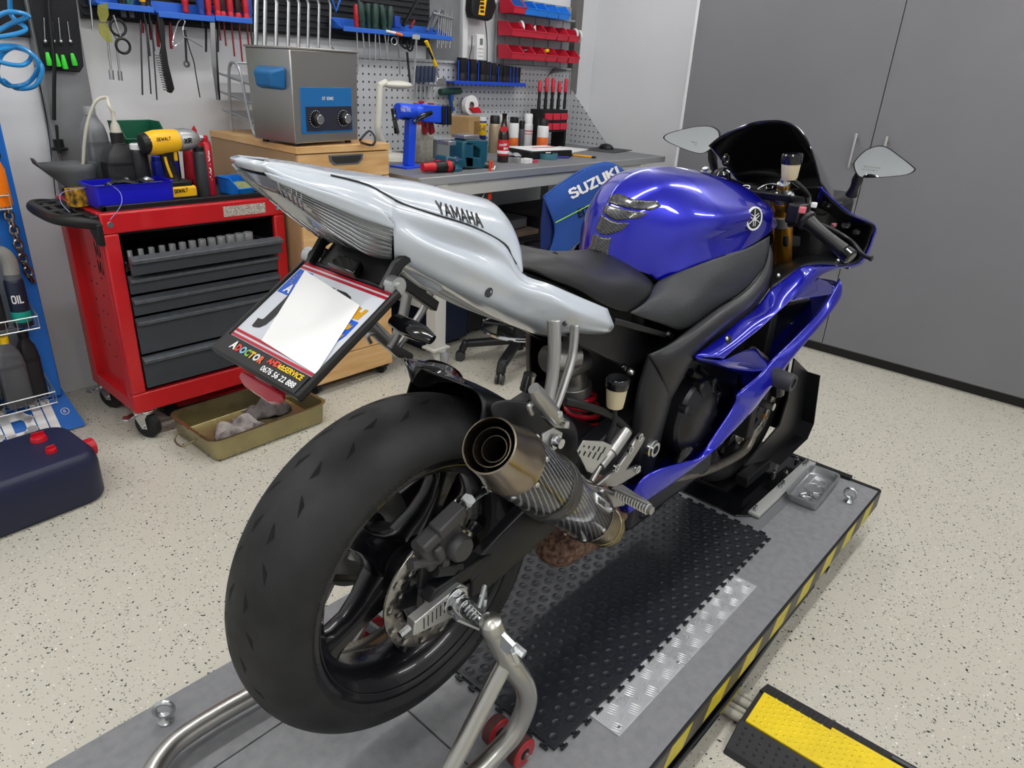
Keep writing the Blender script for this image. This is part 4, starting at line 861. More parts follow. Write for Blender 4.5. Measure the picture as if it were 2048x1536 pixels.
f1 = pxl([(1546,510,-.165),(1535,556,-.188),(1500,598,-.198),(1446,632,-.204),(1390,676,-.202),(1348,716,-.196),(1318,746,-.178)])
f2 = pxl([(1545,540,-.165),(1532,582,-.185),(1500,616,-.196),(1450,655,-.202),(1396,703,-.200),(1366,750,-.192),(1338,800,-.175)])
f3 = pxl([(1540,575,-.12),(1522,600,-.13),(1490,634,-.13),(1440,675,-.13),(1390,715,-.13),(1362,765,-.13),(1334,815,-.13)])
pair(MB().grid(smooth_rows([f0, f1, f2, f3], 4, 4)), 'frame_spar', FRM, solid=.006, smooth=60)
g0 = pxl([(1296,708,-.155),(1285,740,-.15),(1272,790,-.145),(1264,850,-.14),(1262,900,-.135),(1262,950,-.13)])
g1 = pxl([(1318,744,-.176),(1312,775,-.176),(1302,820,-.172),(1292,862,-.166),(1284,905,-.16),(1280,950,-.15)])
g2 = pxl([(1340,790,-.178),(1334,815,-.176),(1322,858,-.172),(1310,895,-.166),(1302,928,-.16),(1294,960,-.15)])
g3 = pxl([(1346,800,-.12),(1340,822,-.12),(1328,868,-.12),(1318,905,-.12),(1308,938,-.12),(1298,968,-.12)])
pair(MB().grid(smooth_rows([g0, g1, g2, g3], 4, 4)), 'frame_pivot_plate', FRM, solid=.006, smooth=60)
c = PY(1302, 896, -.168); MB().lathe(c, (0, -1, 0), [(.010, 0), (.010, .012), (.017, .012), (.017, .008), (.021, .006), (.021, -.01), (0, -.01)], 30).build('pivot_bolt', ZINC, bike, smooth=40)
pair(MB().prism(pxl([(1216,655,-.125),(1236,636,-.125),(1338,668,-.125),(1350,690,-.125),(1302,702,-.125),(1280,745,-.125),(1262,745,-.125),(1225,722,-.125),(1160,692,-.125),(1145,672,-.125)]), (0, .02, 0)), 'under_seat_panel', BLKM, bevel=.002)
pair(MB().bar(PY(1222, 640, -.14), PY(1338, 672, -.15), .012, .022, up=(0, 1, 0)), 'subframe_rail', BLKM, bevel=.002)
for px, py, y in ((1336, 669, -.16), (1262, 744, -.135), (1247, 735, -.135)): c = PY(px, py, y); MB().lathe(c, (0, -1, 0), [(0, .007), (.005, .006), (.008, .001), (.008, -.004)], 16).build('panel_bolt', BLKG if py < 740 else ZINC, bike)
# engine mass
MB().b2((.64, -.13, .42), (1.0, .13, .80)).b2((.70, -.15, .60), (1.02, .15, .86)).b2((.60, -.12, .40), (.78, .12, .66)).build('engine_block', ENG, bike, bevel=.02, seg=3)
MB().b2((.55, -.105, .66), (1.0, .105, 1.02)).build('airbox', BLK, bike, bevel=.02)
cc_ = PY(1382, 828, -.165)
cv = MB().lathe(cc_, (0, -1, 0), [(.094, -.02), (.094, .010), (.088, .018), (.082, .020), (.070, .030), (.050, .036), (.02, .038), (0, .038)], 48).build('clutch_cover', ENG, bike, smooth=30)
for k, a in enumerate((20, -12, -45, 62, 105, 150, -95)):
    a = math.radians(a); p = cc_ + V((math.cos(a) * .088, -.004, math.sin(a) * .088)); q = cc_ + V((math.cos(a) * .062, -.026, math.sin(a) * .062))
    MB().cyl(p + V((0, .0, 0)), p + V((0, -.022, 0)), .011, .010, n=14).bar(p + V((0, -.012, 0)), q, .014, .016, up=(0, -1, 0)).build('cover_lug', ENG, cv, bevel=.002)
MB().lathe(PY(1400, 880, -.17), (0, -1, 0), [(.045, -.02), (.045, .012), (.03, .02), (0, .02)], 30).build('generator_cover', ENG, bike)
MB().cyl(PY(1372, 895, -.18), PY(1356, 930, -.185), .020, .014, n=20).cyl(PY(1358, 926, -.185), PY(1352, 940, -.185), .010, n=14).build('oil_cap', BLKG, bike)
MB().tube(cr(pxl([(1380, 745, -.16), (1410, 770, -.17), (1425, 820, -.17), (1420, 880, -.16)]), 6), .010, 10).tube(cr(pxl([(1395, 735, -.15), (1440, 780, -.16), (1455, 830, -.15)]), 6), .008, 10).tube(cr(pxl([(1440, 720, -.13), (1475, 760, -.14), (1480, 800, -.13)]), 6), .012, 10).build('coolant_hose', BLK, bike)
MB().tube(cr(pxl([(1330, 960, -.12), (1380, 950, -.12), (1440, 930, -.10), (1490, 900, -.09), (1510, 860, -.09)]), 5), .013, 14).build('header_pipe', mat('header_steel', '#8a857c', .4, .9, var=.3, vscale=30), bike)
MB().b2((1.10, -.17, .50), (1.14, .17, .86)).build('radiator', mat('radiator_black', '#1d1e20', .6, .3), bike, bevel=.004)
MB().prism(pxl([(1555, 615, -.14), (1625, 600, -.14), (1600, 690, -.14), (1570, 740, -.14), (1520, 725, -.14)]), (0, .02, 0)).build('radiator_shroud', BLK, bike, bevel=.002)
c = PY(1584, 648, -.145); MB().lathe(c, (0, -1, 0), [(0, .004), (.008, .004), (.008, -.002)], 16).build('shroud_bolt', ZINC, bike)
# rear shock
sx = V((.505, 0, 0))
MB().cyl((.46, 0, .87), (.485, 0, .80), .032, n=28).cyl((.485, 0, .80), (.49, 0, .775), .040, n=28).cyl((.40, -.03, .862), (.47, -.03, .868), .026, n=24).build('shock_body', CAST, bike, bevel=.002)
MB().tube([V((.50 + .012 * k / 60 * 4, 0, .782 - .10 * k / 60)) + V((.036 * math.cos(k * .42), .036 * math.sin(k * .42), 0)) for k in range(61)], .0065, 10).build('shock_spring', mat('spring_red', '#c0142a', .3, coat=.5), bike)
MB().cyl((.49, 0, .79), (.545, 0, .62), .02, n=20).build('shock_rod', CAST, bike)
MB().lathe(PY(1090, 722, -.06), (.92, -.2, .02), [(0, 0), (.022, 0), (.028, .008), (.028, .07), (0, .07)], 28).build('shock_reservoir', CAST, bike, smooth=40)
# reservoir pot
c = PY(1231, 800, -.165)
rs = MB().lathe(c, (0, 0, 1), [(0, -.014), (.016, -.014), (.018, 0), (.020, .022), (.020, .026)], 28).build('rear_reservoir', RES, bike, smooth=40)
MB().lathe(c + V((0, 0, .026)), (0, 0, 1), [(.0215, 0), (.0225, .002), (.0225, .018), (.020, .021), (0, .021)], 28).build('reservoir_cap', BLKG, rs, smooth=40)
MB().tube(cr([c + V((0, 0, -.014)), c + V((-.005, -.005, -.05)), PY(1216, 880, -.17), PY(1220, 895, -.175)], 5), .006, 8).tube(cr(pxl([(1128, 802, -.14), (1170, 812, -.15), (1215, 828, -.16), (1245, 850, -.17), (1258, 865, -.175)]), 5), .0085, 10).build('reservoir_hose', BLK, rs)
# rearset
rs2 = thing_part = MB().prism(pxl([(1186, 968, -.175), (1205, 952, -.175), (1230, 930, -.175), (1248, 905, -.175), (1262, 880, -.175), (1275, 866, -.175), (1284, 872, -.175), (1276, 888, -.175), (1256, 920, -.175), (1244, 938, -.175), (1272, 928, -.175), (1276, 940, -.175), (1240, 962, -.175), (1222, 972, -.175)]), (0, -.010, 0)).build('rearset_plate', CAST, bike, bevel=.003)
heel = pxl([(1152, 902, -.188), (1165, 880, -.188), (1205, 882, -.188), (1222, 890, -.188), (1220, 898, -.188), (1182, 946, -.188), (1172, 942, -.188)])
hl = MB().prism(heel, (0, -.003, 0)).build('heel_guard', ALU, bike, bevel=.001)
mb = MB()
for r in range(2):
    for k in range(5):
        a = (1169 + k * 10.5 - r * 8, 891 + k * .9 + r * 11); ln = 3 + k * 2.2 + r * 3
        mb.bar(PY(a[0], a[1], -.1914), PY(a[0] - ln * .55, a[1] + ln, -.1914), .004, .0006, up=(0, -1, 0))
mb.build('heel_slot', INKB, hl, kind='stuff')
MB().cyl(PY(1252, 862, -.178), PY(1222, 905, -.182), .013, n=20).cyl(PY(1222, 905, -.182), PY(1200, 932, -.184), .010, n=16).cyl(PY(1200, 932, -.184), PY(1183, 962, -.186), .005, n=10).build('master_cylinder', CAST, bike)
for px, py in ((1277, 873), (1258, 898), (1230, 934), (1272, 937)): c = PY(px, py, -.185); MB().lathe(c, (0, -1, 0), [(0, .001), (.004, .001), (.005, .006), (.009, .006), (.009, 0)], 16).build('rearset_bolt', ZINC, bike)
MB().prism(pxl([(1180, 970, -.185), (1200, 972, -.185), (1245, 990, -.185), (1240, 1008, -.185), (1215, 1012, -.185), (1195, 990, -.185)]), (0, -.012, 0)).build('peg_mount', CAST, bike, bevel=.003)
pg = [PY(1234, 985, -.20), PY(1304, 1022, -.285)]
fp = MB().cyl(pg[0], pg[1], .0095, .0085, n=14).build('foot_peg', CAST, bike)
mb = MB()
for k in range(12):
    p = pg[0].lerp(pg[1], .05 + .92 * k / 12); mb.torus(p, pg[1] - pg[0], .010, .0022, 14, 5)
mb.build('peg_knurl', ALU, fp, kind='stuff')
MB().prism([PY(1225, 975, -.21), PY(1245, 968, -.21), PY(1300, 1004, -.29), PY(1298, 1008, -.29)], (0, .004, -.006)).build('brake_pedal', CAST, bike, bevel=.0015)
MB().tube(cr(pxl([(1195, 965, -.17), (1220, 1020, -.14), (1240, 1030, -.12)]), 4), .018, 14).build('pipe_clamp', RUST, bike)
# front end ------------------------------------------------------
u_f = V((.407, 0, -.914)).normalized(); FT = V((1.158, 0, 1.172))
for s in (-1, 1):
    o = FT + V((0, s * .108, 0))
    fk = MB().cyl(o + u_f * .03, o + u_f * .47, .027, n=28).build('fork_tube', GOLD, bike)
    MB().cyl(o + u_f * .47, o + u_f * .72, .022, n=24).build('fork_slider', BLKG, fk)
    MB().lathe(o + u_f * .03, -u_f, [(.030, -.014), (.030, .004), (.026, .006), (.026, .012), (.020, .014), (.020, .018), (.014, .020), (.013, .034), (.016, .034), (.016, .045), (.008, .047), (.008, .056), (0, .056)], 6 * 4).build('fork_cap', ZINC, fk, smooth=30)
    MB().lathe(o + u_f * .03, -u_f, [(.0165, .033), (.0168, .038), (.0168, .042)], 24).lathe(o + u_f * .03, -u_f, [(.031, -.012), (.032, -.004), (.031, .001)], 24).build('gold_ring', GOLD, fk)
    MB().lathe(o + u_f * .068, u_f, [(.028, 0), (.033, .002), (.033, .03), (.028, .032)], 28).build('fork_clamp', CAST, fk)
MB().prism([FT + u_f * .045 + V(p) for p in ((.05, -.145, 0), (-.03, -.14, .01), (-.05, -.06, .01), (-.05, .06, .01), (-.03, .14, .01), (.05, .145, 0), (.06, 0, 0))], -u_f * .022).build('top_yoke', BLKM, bike, bevel=.004)
yk = FT + u_f * .022 + V((-.035, -.02, .012)); MB().torus(yk, u_f, .011, .0015).bar(yk - V((0, .008, 0)), yk + V((0, .008, 0)), .002, .001).build('yoke_emblem', mat('emblem_white', '#dfe3e6'), bike)
MB().lathe(FT + V((-.045, .035, -.005)), -u_f, [(0, .04), (.012, .04), (.02, .034), (.022, -.03), (0, -.03)], 24).build('ignition_lock', BLKG, bike)
MB().torus(FT + V((-.05, .035, .055)), (0, 1, 0), .012, .004).build('key_bow', BLKG, bike)
MB().prism([FT + u_f * .14 + V(p) for p in ((.05, -.14, 0), (-.03, -.13, .01), (-.03, .13, .01), (.05, .14, 0))], u_f * .035).build('lower_yoke', BLKM, bike, bevel=.004)
# dash
dc = V((1.30, -.02, 1.115)); dn = V((-.8, 0, .6)).normalized()
da = MB().prism([dc + V(p) for p in ((-.02, -.11, -.04), (-.02, .11, -.04), (.03, .10, .04), (.03, -.10, .04))], (.05, 0, -.03)).build('instrument_panel', BLKG, bike, bevel=.01)
MB().torus(dc + V((-.01, .0, .01)), dn, .043, .003).build('gauge_ring', mat('gauge_ring', '#8f9192', .25, .9), da); 
mb = MB()
for k in range(9):
    a = math.radians(200 - k * 27); a_, b_2, _ = basis(dn); p = dc + V((-.012, 0, .008)); mb.bar(p + (a_ * math.cos(a) + b_2 * math.sin(a)) * .032, p + (a_ * math.cos(a) + b_2 * math.sin(a)) * .039, .002, .001, up=dn)
mb.build('gauge_marks', INKW, da, kind='stuff')
# handlebars
GRIP = mat('grip_rubber', '#151518', .42)
ga, gb = PY(1612, 440, -.185), PY(1694, 508, -.305)
hb = MB().cyl(FT + V((.035, -.12, -.09)), ga, .0115, n=16).build('handlebar', BLKM, bike)
MB().lathe(ga, gb - ga, [(.0, -.002), (.026, -.002), (.026, .006), (.019, .010), (.0165, .03), (.0155, .06), (.0165, .09), (.018, .118), (.018, .125), (0, .125)], 24).build('grip', GRIP, hb, smooth=40)
d = (gb - ga).normalized(); MB().lathe(ga, d, [(0, .125), (.016, .125), (.0155, .128), (.0185, .130), (.0185, .146), (.014, .150), (0, .150)], 24).build('bar_end', BLKG, hb, smooth=40)
sw = MB().box(ga - d * .028, (.05, .038, .05), basis(d)[0].to_track_quat('X', 'Z').to_matrix()).build('switch_housing', BLK, hb, bevel=.006)
MB().box(PY(1605, 420, -.19), (.022, .016, .014), rotz(.3)).build('kill_switch', mat('switch_red', '#c9626e', .4), sw, bevel=.002)
MB().box(PY(1628, 410, -.19), (.018, .014, .012), rotz(.3)).build('switch_button', WHT, sw, bevel=.002)
lv = cr([ga + V((.04, -.0, -.01)), ga + V((.075, -.03, -.02)), ga + V((.085, -.09, -.045)), gb + V((.055, -.02, -.005)), gb + V((.05, -.045, -.01))], 6)
MB().tube(lv, [.006] * (len(lv) - 3) + [.007, .010, .008], 10, flat=.8).build('brake_lever', BLKM, hb)
MB().box(PY(1668, 450, -.21), (.018, .010, .010)).build('lever_adjuster', mat('anodised_pink', '#b5707c', .3, .7), hb, bevel=.002)
gl, gr = V((ga.x, -ga.y, ga.z)), V((gb.x, -gb.y, gb.z))
hb2 = MB().cyl(FT + V((.035, .12, -.09)), gl, .0115, n=16).build('handlebar', BLKM, bike)
MB().lathe(gl, gr - gl, [(.0, -.002), (.026, -.002), (.026, .006), (.019, .010), (.0165, .03), (.0155, .06), (.0165, .09), (.018, .118), (.018, .125), (0, .125)], 24).build('grip', GRIP, hb2, smooth=40)
MB().box(gl + V((-.01, -.03, 0)), (.05, .05, .045)).build('switch_housing', BLK, hb2, bevel=.006)
# front brake pot
c = PY(1582, 330, -.135)
fr_ = MB().lathe(c, (-.08, .05, 1), [(0, -.034), (.016, -.034), (.019, -.028), (.022, 0), (.022, .004)], 28).build('front_reservoir', RES, bike, smooth=40)
MB().lathe(c + V((0, 0, .003)), (-.08, .05, 1), [(.0235, 0), (.025, .003), (.025, .020), (.022, .024), (0, .024)], 14).build('reservoir_cap', BLKG, fr_, smooth=30)
MB().tube(cr([c + V((.012, -.004, -.034)), PY(1604, 375, -.15), PY(1618, 395, -.16), PY(1616, 425, -.18)], 6), .0058, 10).build('reservoir_hose', BLK, fr_)
# front wheel
ft = tyre(FX, .298, .060, .045, .228, .048, 200, False, 'front_tyre')
fw = wheel(FX, .216, .048, 'front_rim', 20, 0)
for s in (-1, 1):
    holed_disc(FX, s * .072, .118, .155, .0045, 20, .0045, 'front_brake_disc', DISC, bike)
    mb = MB()
    for k in range(8):
        a = 2 * PI * k / 8; u = V((math.cos(a), 0, math.sin(a))); mb.lathe(FX + V((0, s * .073, 0)) + u * .108, (0, s, 0), [(.004, .004), (.010, .004), (.010, -.004), (.004, -.004)], 14)
    mb.build('disc_bobbin', mat('bobbin_gold', '#b07a3a', .35, .8), bike, kind='stuff')
    cb = MB().box(FX + V((.06, s * .085, .13)), (.05, .045, .10), Matrix.Rotation(.4, 3, 'Y')).build('front_caliper', CALM, bike, bevel=.008)
    MB().lathe(FX + V((.065, s * .106, .15)), (0, s, 0), [(0, .004), (.013, .004), (.014, 0)], 18).lathe(FX + V((.05, s * .106, .115)), (0, s, 0), [(0, .004), (.013, .004), (.014, 0)], 18).build('caliper_piston', mat('bobbin_gold', '#b07a3a'), cb)
MB().cyl(FX + V((0, -.125, 0)), FX + V((0, .125, 0)), .013).build('front_axle', ZINC, bike)
rows = []
for a in range(20, 171, 15):
    u = V((math.cos(math.radians(a)), 0, math.sin(math.radians(a)))); rows.append([FX + u * r + V((0, y, 0)) for r, y in ((.27, -.072), (.295, -.068), (.312, -.045), (.318, 0), (.312, .045), (.295, .068), (.27, .072))])
MB().grid(rows).build('front_fender', BLU, bike, solid=.003, smooth=60, sub=1)
# ---------------------------------------------------------------- fairing
up = pxl([(1692,532,-.24),(1662,529,-.235),(1626,529,-.225),(1601,534,-.215),(1567,559,-.205),(1540,580,-.198),(1513,615,-.20),(1480,640,-.205),(1436,678,-.205),(1389,711,-.205)])
lo = pxl([(1692,535,-.242),(1665,541,-.246),(1649,547,-.248),(1630,560,-.25),(1596,586,-.25),(1574,606,-.25),(1554,624,-.25),(1518,657,-.248),(1472,693,-.245),(1445,717,-.242)])
mid = [a.lerp(b, .5) + V((0, -.010, .004)) for a, b in zip(up, lo)]
inn = [p + V((.0, .05, -.012)) for p in lo]
pair(MB().grid(smooth_rows([up, mid, lo], 4, 4)), 'upper_fairing', BLU, solid=.003, smooth=60)
pair(MB().grid(smooth_rows([lo[3:], [p + V((.004, .03, -.016)) for p in lo[3:]]], 4, 3)), 'fairing_return', BLU, solid=.002, smooth=60)
# inner dark panel above it
pair(MB().grid(smooth_rows([up[:6], pxl([(1690,522,-.18),(1650,505,-.15),(1610,510,-.13),(1580,520,-.12),(1556,525,-.12),(1538,540,-.13)])], 3, 3)), 'inner_panel', BLKM, solid=.003, smooth=60)
for px, py, y in ((1556, 551, -.19), (1675, 521, -.215)): c = PY(px, py, y); MB().ball(c, .006).build('panel_screw', ZINC, bike)
# oval recess with screw
c = PY(1455, 679, -.236); MB().lathe(c, (-.25, -.9, .35), [(0, .003), (.009, .003), (.0095, .002)], 20).build('fairing_recess', INKB, bike); MB().ball(PY(1453, 677, -.241), .0045).build('fairing_screw', ZINC, bike)
# rear lower lip of the air outlet
pair(MB().grid(smooth_rows([pxl([(1390,713,-.21),(1420,717,-.225),(1446,720,-.242),(1475,706,-.235),(1506,697,-.215),(1520,712,-.215),(1536,727,-.22)]), pxl([(1392,719,-.20),(1424,726,-.215),(1452,734,-.235),(1486,738,-.232),(1510,738,-.228),(1528,738,-.226),(1540,736,-.226)]), pxl([(1396,722,-.14),(1430,732,-.15),(1462,742,-.16),(1492,748,-.17),(1516,750,-.18),(1530,746,-.19),(1542,740,-.21)])], 4, 4)), 'outlet_lip', BLU, solid=.003, smooth=60)
# front vane
pair(MB().grid(smooth_rows([pxl([(1639,556,-.235),(1656,565,-.23),(1672,575,-.225)]), pxl([(1612,575,-.24),(1640,580,-.235),(1670,584,-.228)]), pxl([(1586,600,-.245),(1628,594,-.235),(1669,588,-.228)])], 4, 4)), 'air_vane', BLU, solid=.003, smooth=60)
# lower side panel
E0 = pxl([(1679,556,-.222),(1669,576,-.225),(1642,616,-.226),(1596,666,-.227),(1546,716,-.228),(1520,747,-.228),(1477,786,-.228),(1470,808,-.227),(1435,861,-.222),(1398,911,-.215),(1351,928,-.205),(1310,942,-.195),(1278,966,-.185),(1251,1020,-.175)])
E1 = pxl([(1684,575,-.235),(1683,592,-.24),(1664,622,-.245),(1621,674,-.248),(1584,718,-.25),(1560,752,-.25),(1528,793,-.25),(1511,816,-.246),(1478,851,-.240),(1434,896,-.232),(1394,930,-.222),(1345,968,-.21),(1305,994,-.198),(1258,1028,-.182)])
E2 = [p + V((.10, .05, -.01)) for p in E1]; E3 = [p + V((.17, .13, -.03)) for p in E1]
for i in (10, 11, 12, 13):
    E2[i] = E1[i] + V((.03, .05, -.03)); E3[i] = E1[i] + V((.04, .11, -.045))
pair(MB().grid(smooth_rows([E0, E1, E2, E3], 4, 4)), 'lower_fairing', BLU, solid=.0035, smooth=60)
# frame slider
c = PY(1545, 752, -.238); d = V((-.05, -1, -.03)).normalized()
MB().lathe(c, d, [(0, -.03), (.022, -.01), (.024, .0), (.023, .045), (.021, .055), (.012, .056), (.012, .05), (0, .05)], 32).build('crash_bobbin', mat('bobbin_black', '#34363c', .5), bike, smooth=40)
# nose cowl
N0 = pxl([(1641,374,-.165),(1668,402,-.19),(1702,428,-.222),(1748,450,-.245),(1744,475,-.245),(1735,500,-.243),(1720,524,-.24),(1696,532,-.238)])
N1 = [V((p.x + .10, p.y + .03, p.z - .03)) for p in N0]; N2 = [V((1.64, -.10, min(p.z, 1.10) - .05)) for p in N0]; N3 = [V((1.67, 0, min(p.z, 1.09) - .06)) for p in N0]; N1[0].z -= .03
pair(MB().grid(smooth_rows([N0, N1, N2, N3], 4, 4)), 'nose_cowl', BLU, solid=.003, smooth=60)
hl_ = [V((p.x - .004, p.y + .014, p.z)) for p in N0]
pair(MB().grid(smooth_rows([[p + V((.006, .004, 0)) for p in N0], [V((p.x + .03, p.y + .05, p.z - .01)) for p in N0], [V((p.x + .06, p.y + .12, p.z - .03)) for p in N0]], 3, 3)), 'headlight_back', BLK, solid=.003, smooth=60)
for px, py, y in ((1690, 450, -.20), (1712, 464, -.21), (1652, 408, -.17), (1676, 412, -.18)): c = PY(px, py, y); MB().lathe(c, (-1, -.1, .1), [(0, .008), (.008, .008), (.010, .004), (.012, -.01)], 18).build('headlight_screw', BLKG, bike)
MB().b2((1.36, -.16, .95), (1.60, .16, 1.135)).build('headlight_housing', BLK, bike, bevel=.03, seg=3)
# windscreen
W0 = pxl([(1418,292,.158),(1440,274,.128),(1472,258,.088),(1506,246,.045),(1535,242,.01),(1566,243,-.03),(1596,256,-.07),(1616,284,-.105),(1630,322,-.132),(1641,366,-.158)])
W1 = [V((p.x + .10 + .04 * (1 - abs(p.y) / .16), p.y * 1.02, p.z - .045 - .02 * (1 - abs(p.y) / .16))) for p in W0]
W2 = [V((p.x + .19 + .10 * (1 - abs(p.y) / .16), p.y * 1.02, p.z - .09 - .07 * (1 - abs(p.y) / .16))) for p in W0]
MB().grid(smooth_rows([W0, W1, W2], 4, 5)).build('windscreen', SCRN, bike, solid=.003, smooth=60)
MB().tube(cr(W0, 4), .0022, 6).build('screen_edge', BLKG, bike)
MB().grid(smooth_rows([W2, [V((1.50, p.y * .98, 1.11)) for p in W2], [V((1.36, p.y * .98, 1.09)) for p in W2]], 3, 3)).build('inner_cowl', BLK, bike, solid=.003, smooth=60)
# mirrors
mR = [(1705,329),(1711,317),(1729,300),(1752,292),(1773,295),(1802,314),(1829,334),(1832,341),(1817,349),(1787,353),(1758,355),(1723,355),(1711,346)]
mL = [(1330,273),(1345,264),(1383,254),(1415,252),(1433,261),(1436,276),(1428,292),(1407,307),(1386,304),(1360,294),(1336,282)]
for pts, s, xm in ((mR, -1, 1.345), (mL, 1, 1.345)):
    P = cr([PX(a, b, xm) for a, b in pts], 4, closed=True); cen_ = sum(P, V()) / len(P)
    P = [V((p.x + (p.y - cen_.y) * .10 * -s + (p.z - cen_.z) * .16, p.y, p.z)) for p in P]
    back = [cen_ + (p - cen_) * .82 + V((.022, 0, -.004)) for p in P]; back2 = [cen_ + (p - cen_) * .4 + V((.038, 0, -.006)) for p in P]
    mb = MB().grid([[cen_ + (p - cen_) * .955 + V((.0005, 0, 0)) for p in P], P, [p + V((.006, 0, 0)) for p in P], back, back2], closed=True); k = len(mb.v); n = len(P); mb.f.append(tuple(range(k - n, k))); mb.m.append(0)
    mi = mb.build('mirror', BLKG, bike, smooth=50)
    g = MB(); g.add([cen_ + (p - cen_) * .955 + V((.0006, 0, 0)) for p in P], [tuple(range(n))]); g.build('mirror_glass', MIRR, mi, smooth=0)
    a = cen_ + V((.02, -s * .05, -.012)); b = V((1.40, s * .20, 1.15))
    MB().tube(cr([a, a.lerp(b, .4) + V((0, 0, -.004)), b], 4), [.010, .011, .011, .012, .014, .012, .011, .013, .016], 14).build('mirror_stalk', BLKM, mi)
    zt = min(p.z for p in P) + .012; uu = V((0, -1, 0))
    for k, st in enumerate(('OBJECTS IN MIRROR', 'ARE CLOSER THAN THEY')):
        o = cen_ + V((-.0008, .03 if s > 0 else .045, -.012 - k * .006)); put_text(MB(), st, o, uu, (0, 0, 1), .0042, width=.045, lift=.0006).build('mirror_lettering', mat('etched', '#9aa09a', .4), mi, smooth=0)
# wire and small bits under the tank front
MB().tube(cr(pxl([(1560, 640, -.12), (1562, 700, -.12), (1556, 760, -.12)]), 5), .004, 8).tube(cr(pxl([(1572, 630, -.12), (1576, 700, -.12), (1566, 745, -.12)]), 5), .004, 8).build('wiring', BLKG, bike)
MB().tube(cr(pxl([(1505, 700, -.2), (1530, 720, -.2)]), 3), .01, 10).build('hose_clip', STEEL, bike)
# ================================================================ left side: rack, trolley, pan
def lab_can(px, pyb, zs, r, h, name, label, cat, body, capm, caph=.03, band=None, txt=None, group=None, y=None, x=None, shoulder=True, tcol=None):
    """aerosol can standing on a surface"""
    b = PZ(px, pyb, zs) if y is None else V((PY(px, pyb, y).x, y, zs))
    t = thing(name, label, cat, b, group=group); hb = h - caph
    MB().lathe(b, (0, 0, 1), [(0, 0), (r * .94, 0), (r, .003), (r, hb - .012), (r * .93, hb - .004), (r * .8, hb)] if shoulder else [(0, 0), (r, 0), (r, hb)], 24).build('can_body', body, t, smooth=40)
    MB().lathe(b + V((0, 0, hb - .002)), (0, 0, 1), [(r * .86, 0), (r * .86, caph * .85), (r * .72, caph), (0, caph)], 24).build('cap', capm, t, smooth=40)
    if band:
        for z0, z1, m_ in band: MB().lathe(b, (0, 0, 1), [(r * 1.004, h * z0), (r * 1.012, h * z0 + .001), (r * 1.012, h * z1 - .001), (r * 1.004, h * z1)], 24).build('label_band', m_, t, smooth=40)
    if txt:
        st, z0, hh, wv_, m_ = txt; c = math.atan2(CP.y - b.y, CP.x - b.x)
        def fn(u, v): a = c - wv_ / r / 2 + u / r; return b + V((math.cos(a) * r * 1.02, math.sin(a) * r * 1.02, h * z0 + v))
        put_strokes(MB(), st, fn, hh, wv_, t=.2).build('lettering', m_, t, smooth=0)
    return t
def squeeze_bottle(c, rx, ry, h, rz, name, label, body, capm, caph=.025, capr=.016, neck=.75, group=None):
    t = thing(name, label, 'bottle', c, group=group); R = rotz(rz); rows = []
    for k, s in ((0, .9), (.02, 1), (.55, 1), (.70, .95), (.80, .8), (.88, .5), (.93, .3)):
        rows.append([c + R @ V((p.x, p.y, h * k)) for p in rrect(0, 0, rx * s, ry * (s if s > .5 else .55), min(rx, ry) * s * .45, 3)])
    mb = MB().grid(rows, closed=True); n = len(rows[0]); mb.f += [tuple(range(n - 1, -1, -1)), tuple(range(len(mb.v) - n, len(mb.v)))]; mb.m += [0, 0]
    mb.build('bottle_body', body, t, smooth=50, bevel=.002)
    MB().lathe(c + R @ V((0, 0, h * .92)), (0, 0, 1), [(0, 0), (capr, 0), (capr, caph), (capr * .9, caph + .003), (0, caph + .003)], 20).build('cap', capm, t, smooth=35)
    mb = MB()
    for k in range(5): 
        z = h * (.62 - .012 * k) ; q = [c + R @ V((p.x, p.y, z)) for p in rrect(0, 0, rx * .985, ry * .985, min(rx, ry) * .44, 3)]; mb.tube(q, .0016, 5, closed=True)
    mb.build('ribs', body, t, kind='stuff'); return t
# ---------------------------------------------------------------- display rack
RB = mat('rack_blue', '#1268c4', .4); WIRE = mat('bright_wire', '#b9bbbd', .3, .9)
t = thing('display_rack', 'blue oil display rack with wire baskets and white lettering at left edge', 'rack', (-.2, 2.2, 0))
MB().b2((.0, 2.20, .12), (.078, 2.23, 1.34)).b2((.0, 2.23, .12), (.015, 2.30, 1.34)).build('upright', RB, t, bevel=.004)
MB().b2((-.70, 2.27, .12), (.0, 2.28, 1.34)).build('back_panel', mat('rack_back', '#9fa2a5', .6), t)
bx0 = -.75
bb = [V((.110, 2.11, .008)), V((.085, 2.235, .135)), V((bx0, 2.235, .135)), V((bx0, 2.11, .008))]
bpan = MB().prism(bb, (0, .010, .010)).build('base_board', RB, t, bevel=.002)
MB().b2((bx0, 2.14, 0), (.07, 2.30, .02)).build('base', RB, t, bevel=.003)
uu = V((1, 0, 0)); vv = V((0, .125, .127)).normalized(); bo_ = V((-.395, 2.136, .034)) - V((0, .003, -.003))
bo_ = V((-.395, 2.128, .026)) + V((0, -.004, .004))
put_strokes(MB(), 'mobil', lambda a, b: bo_ + uu * a + vv * b, .118, .425, t=.26, gap=.14).build('lettering', INKW, bpan, smooth=0)
cR = V((.063, 2.165, .063)) + V((0, -.004, .004)); mb = MB().torus(cR, V((0, -.71, .7)), .014, .0014); put_text(mb, 'R', cR, uu, vv, .014, center=True); mb.build('registered_mark', INKW, bpan)
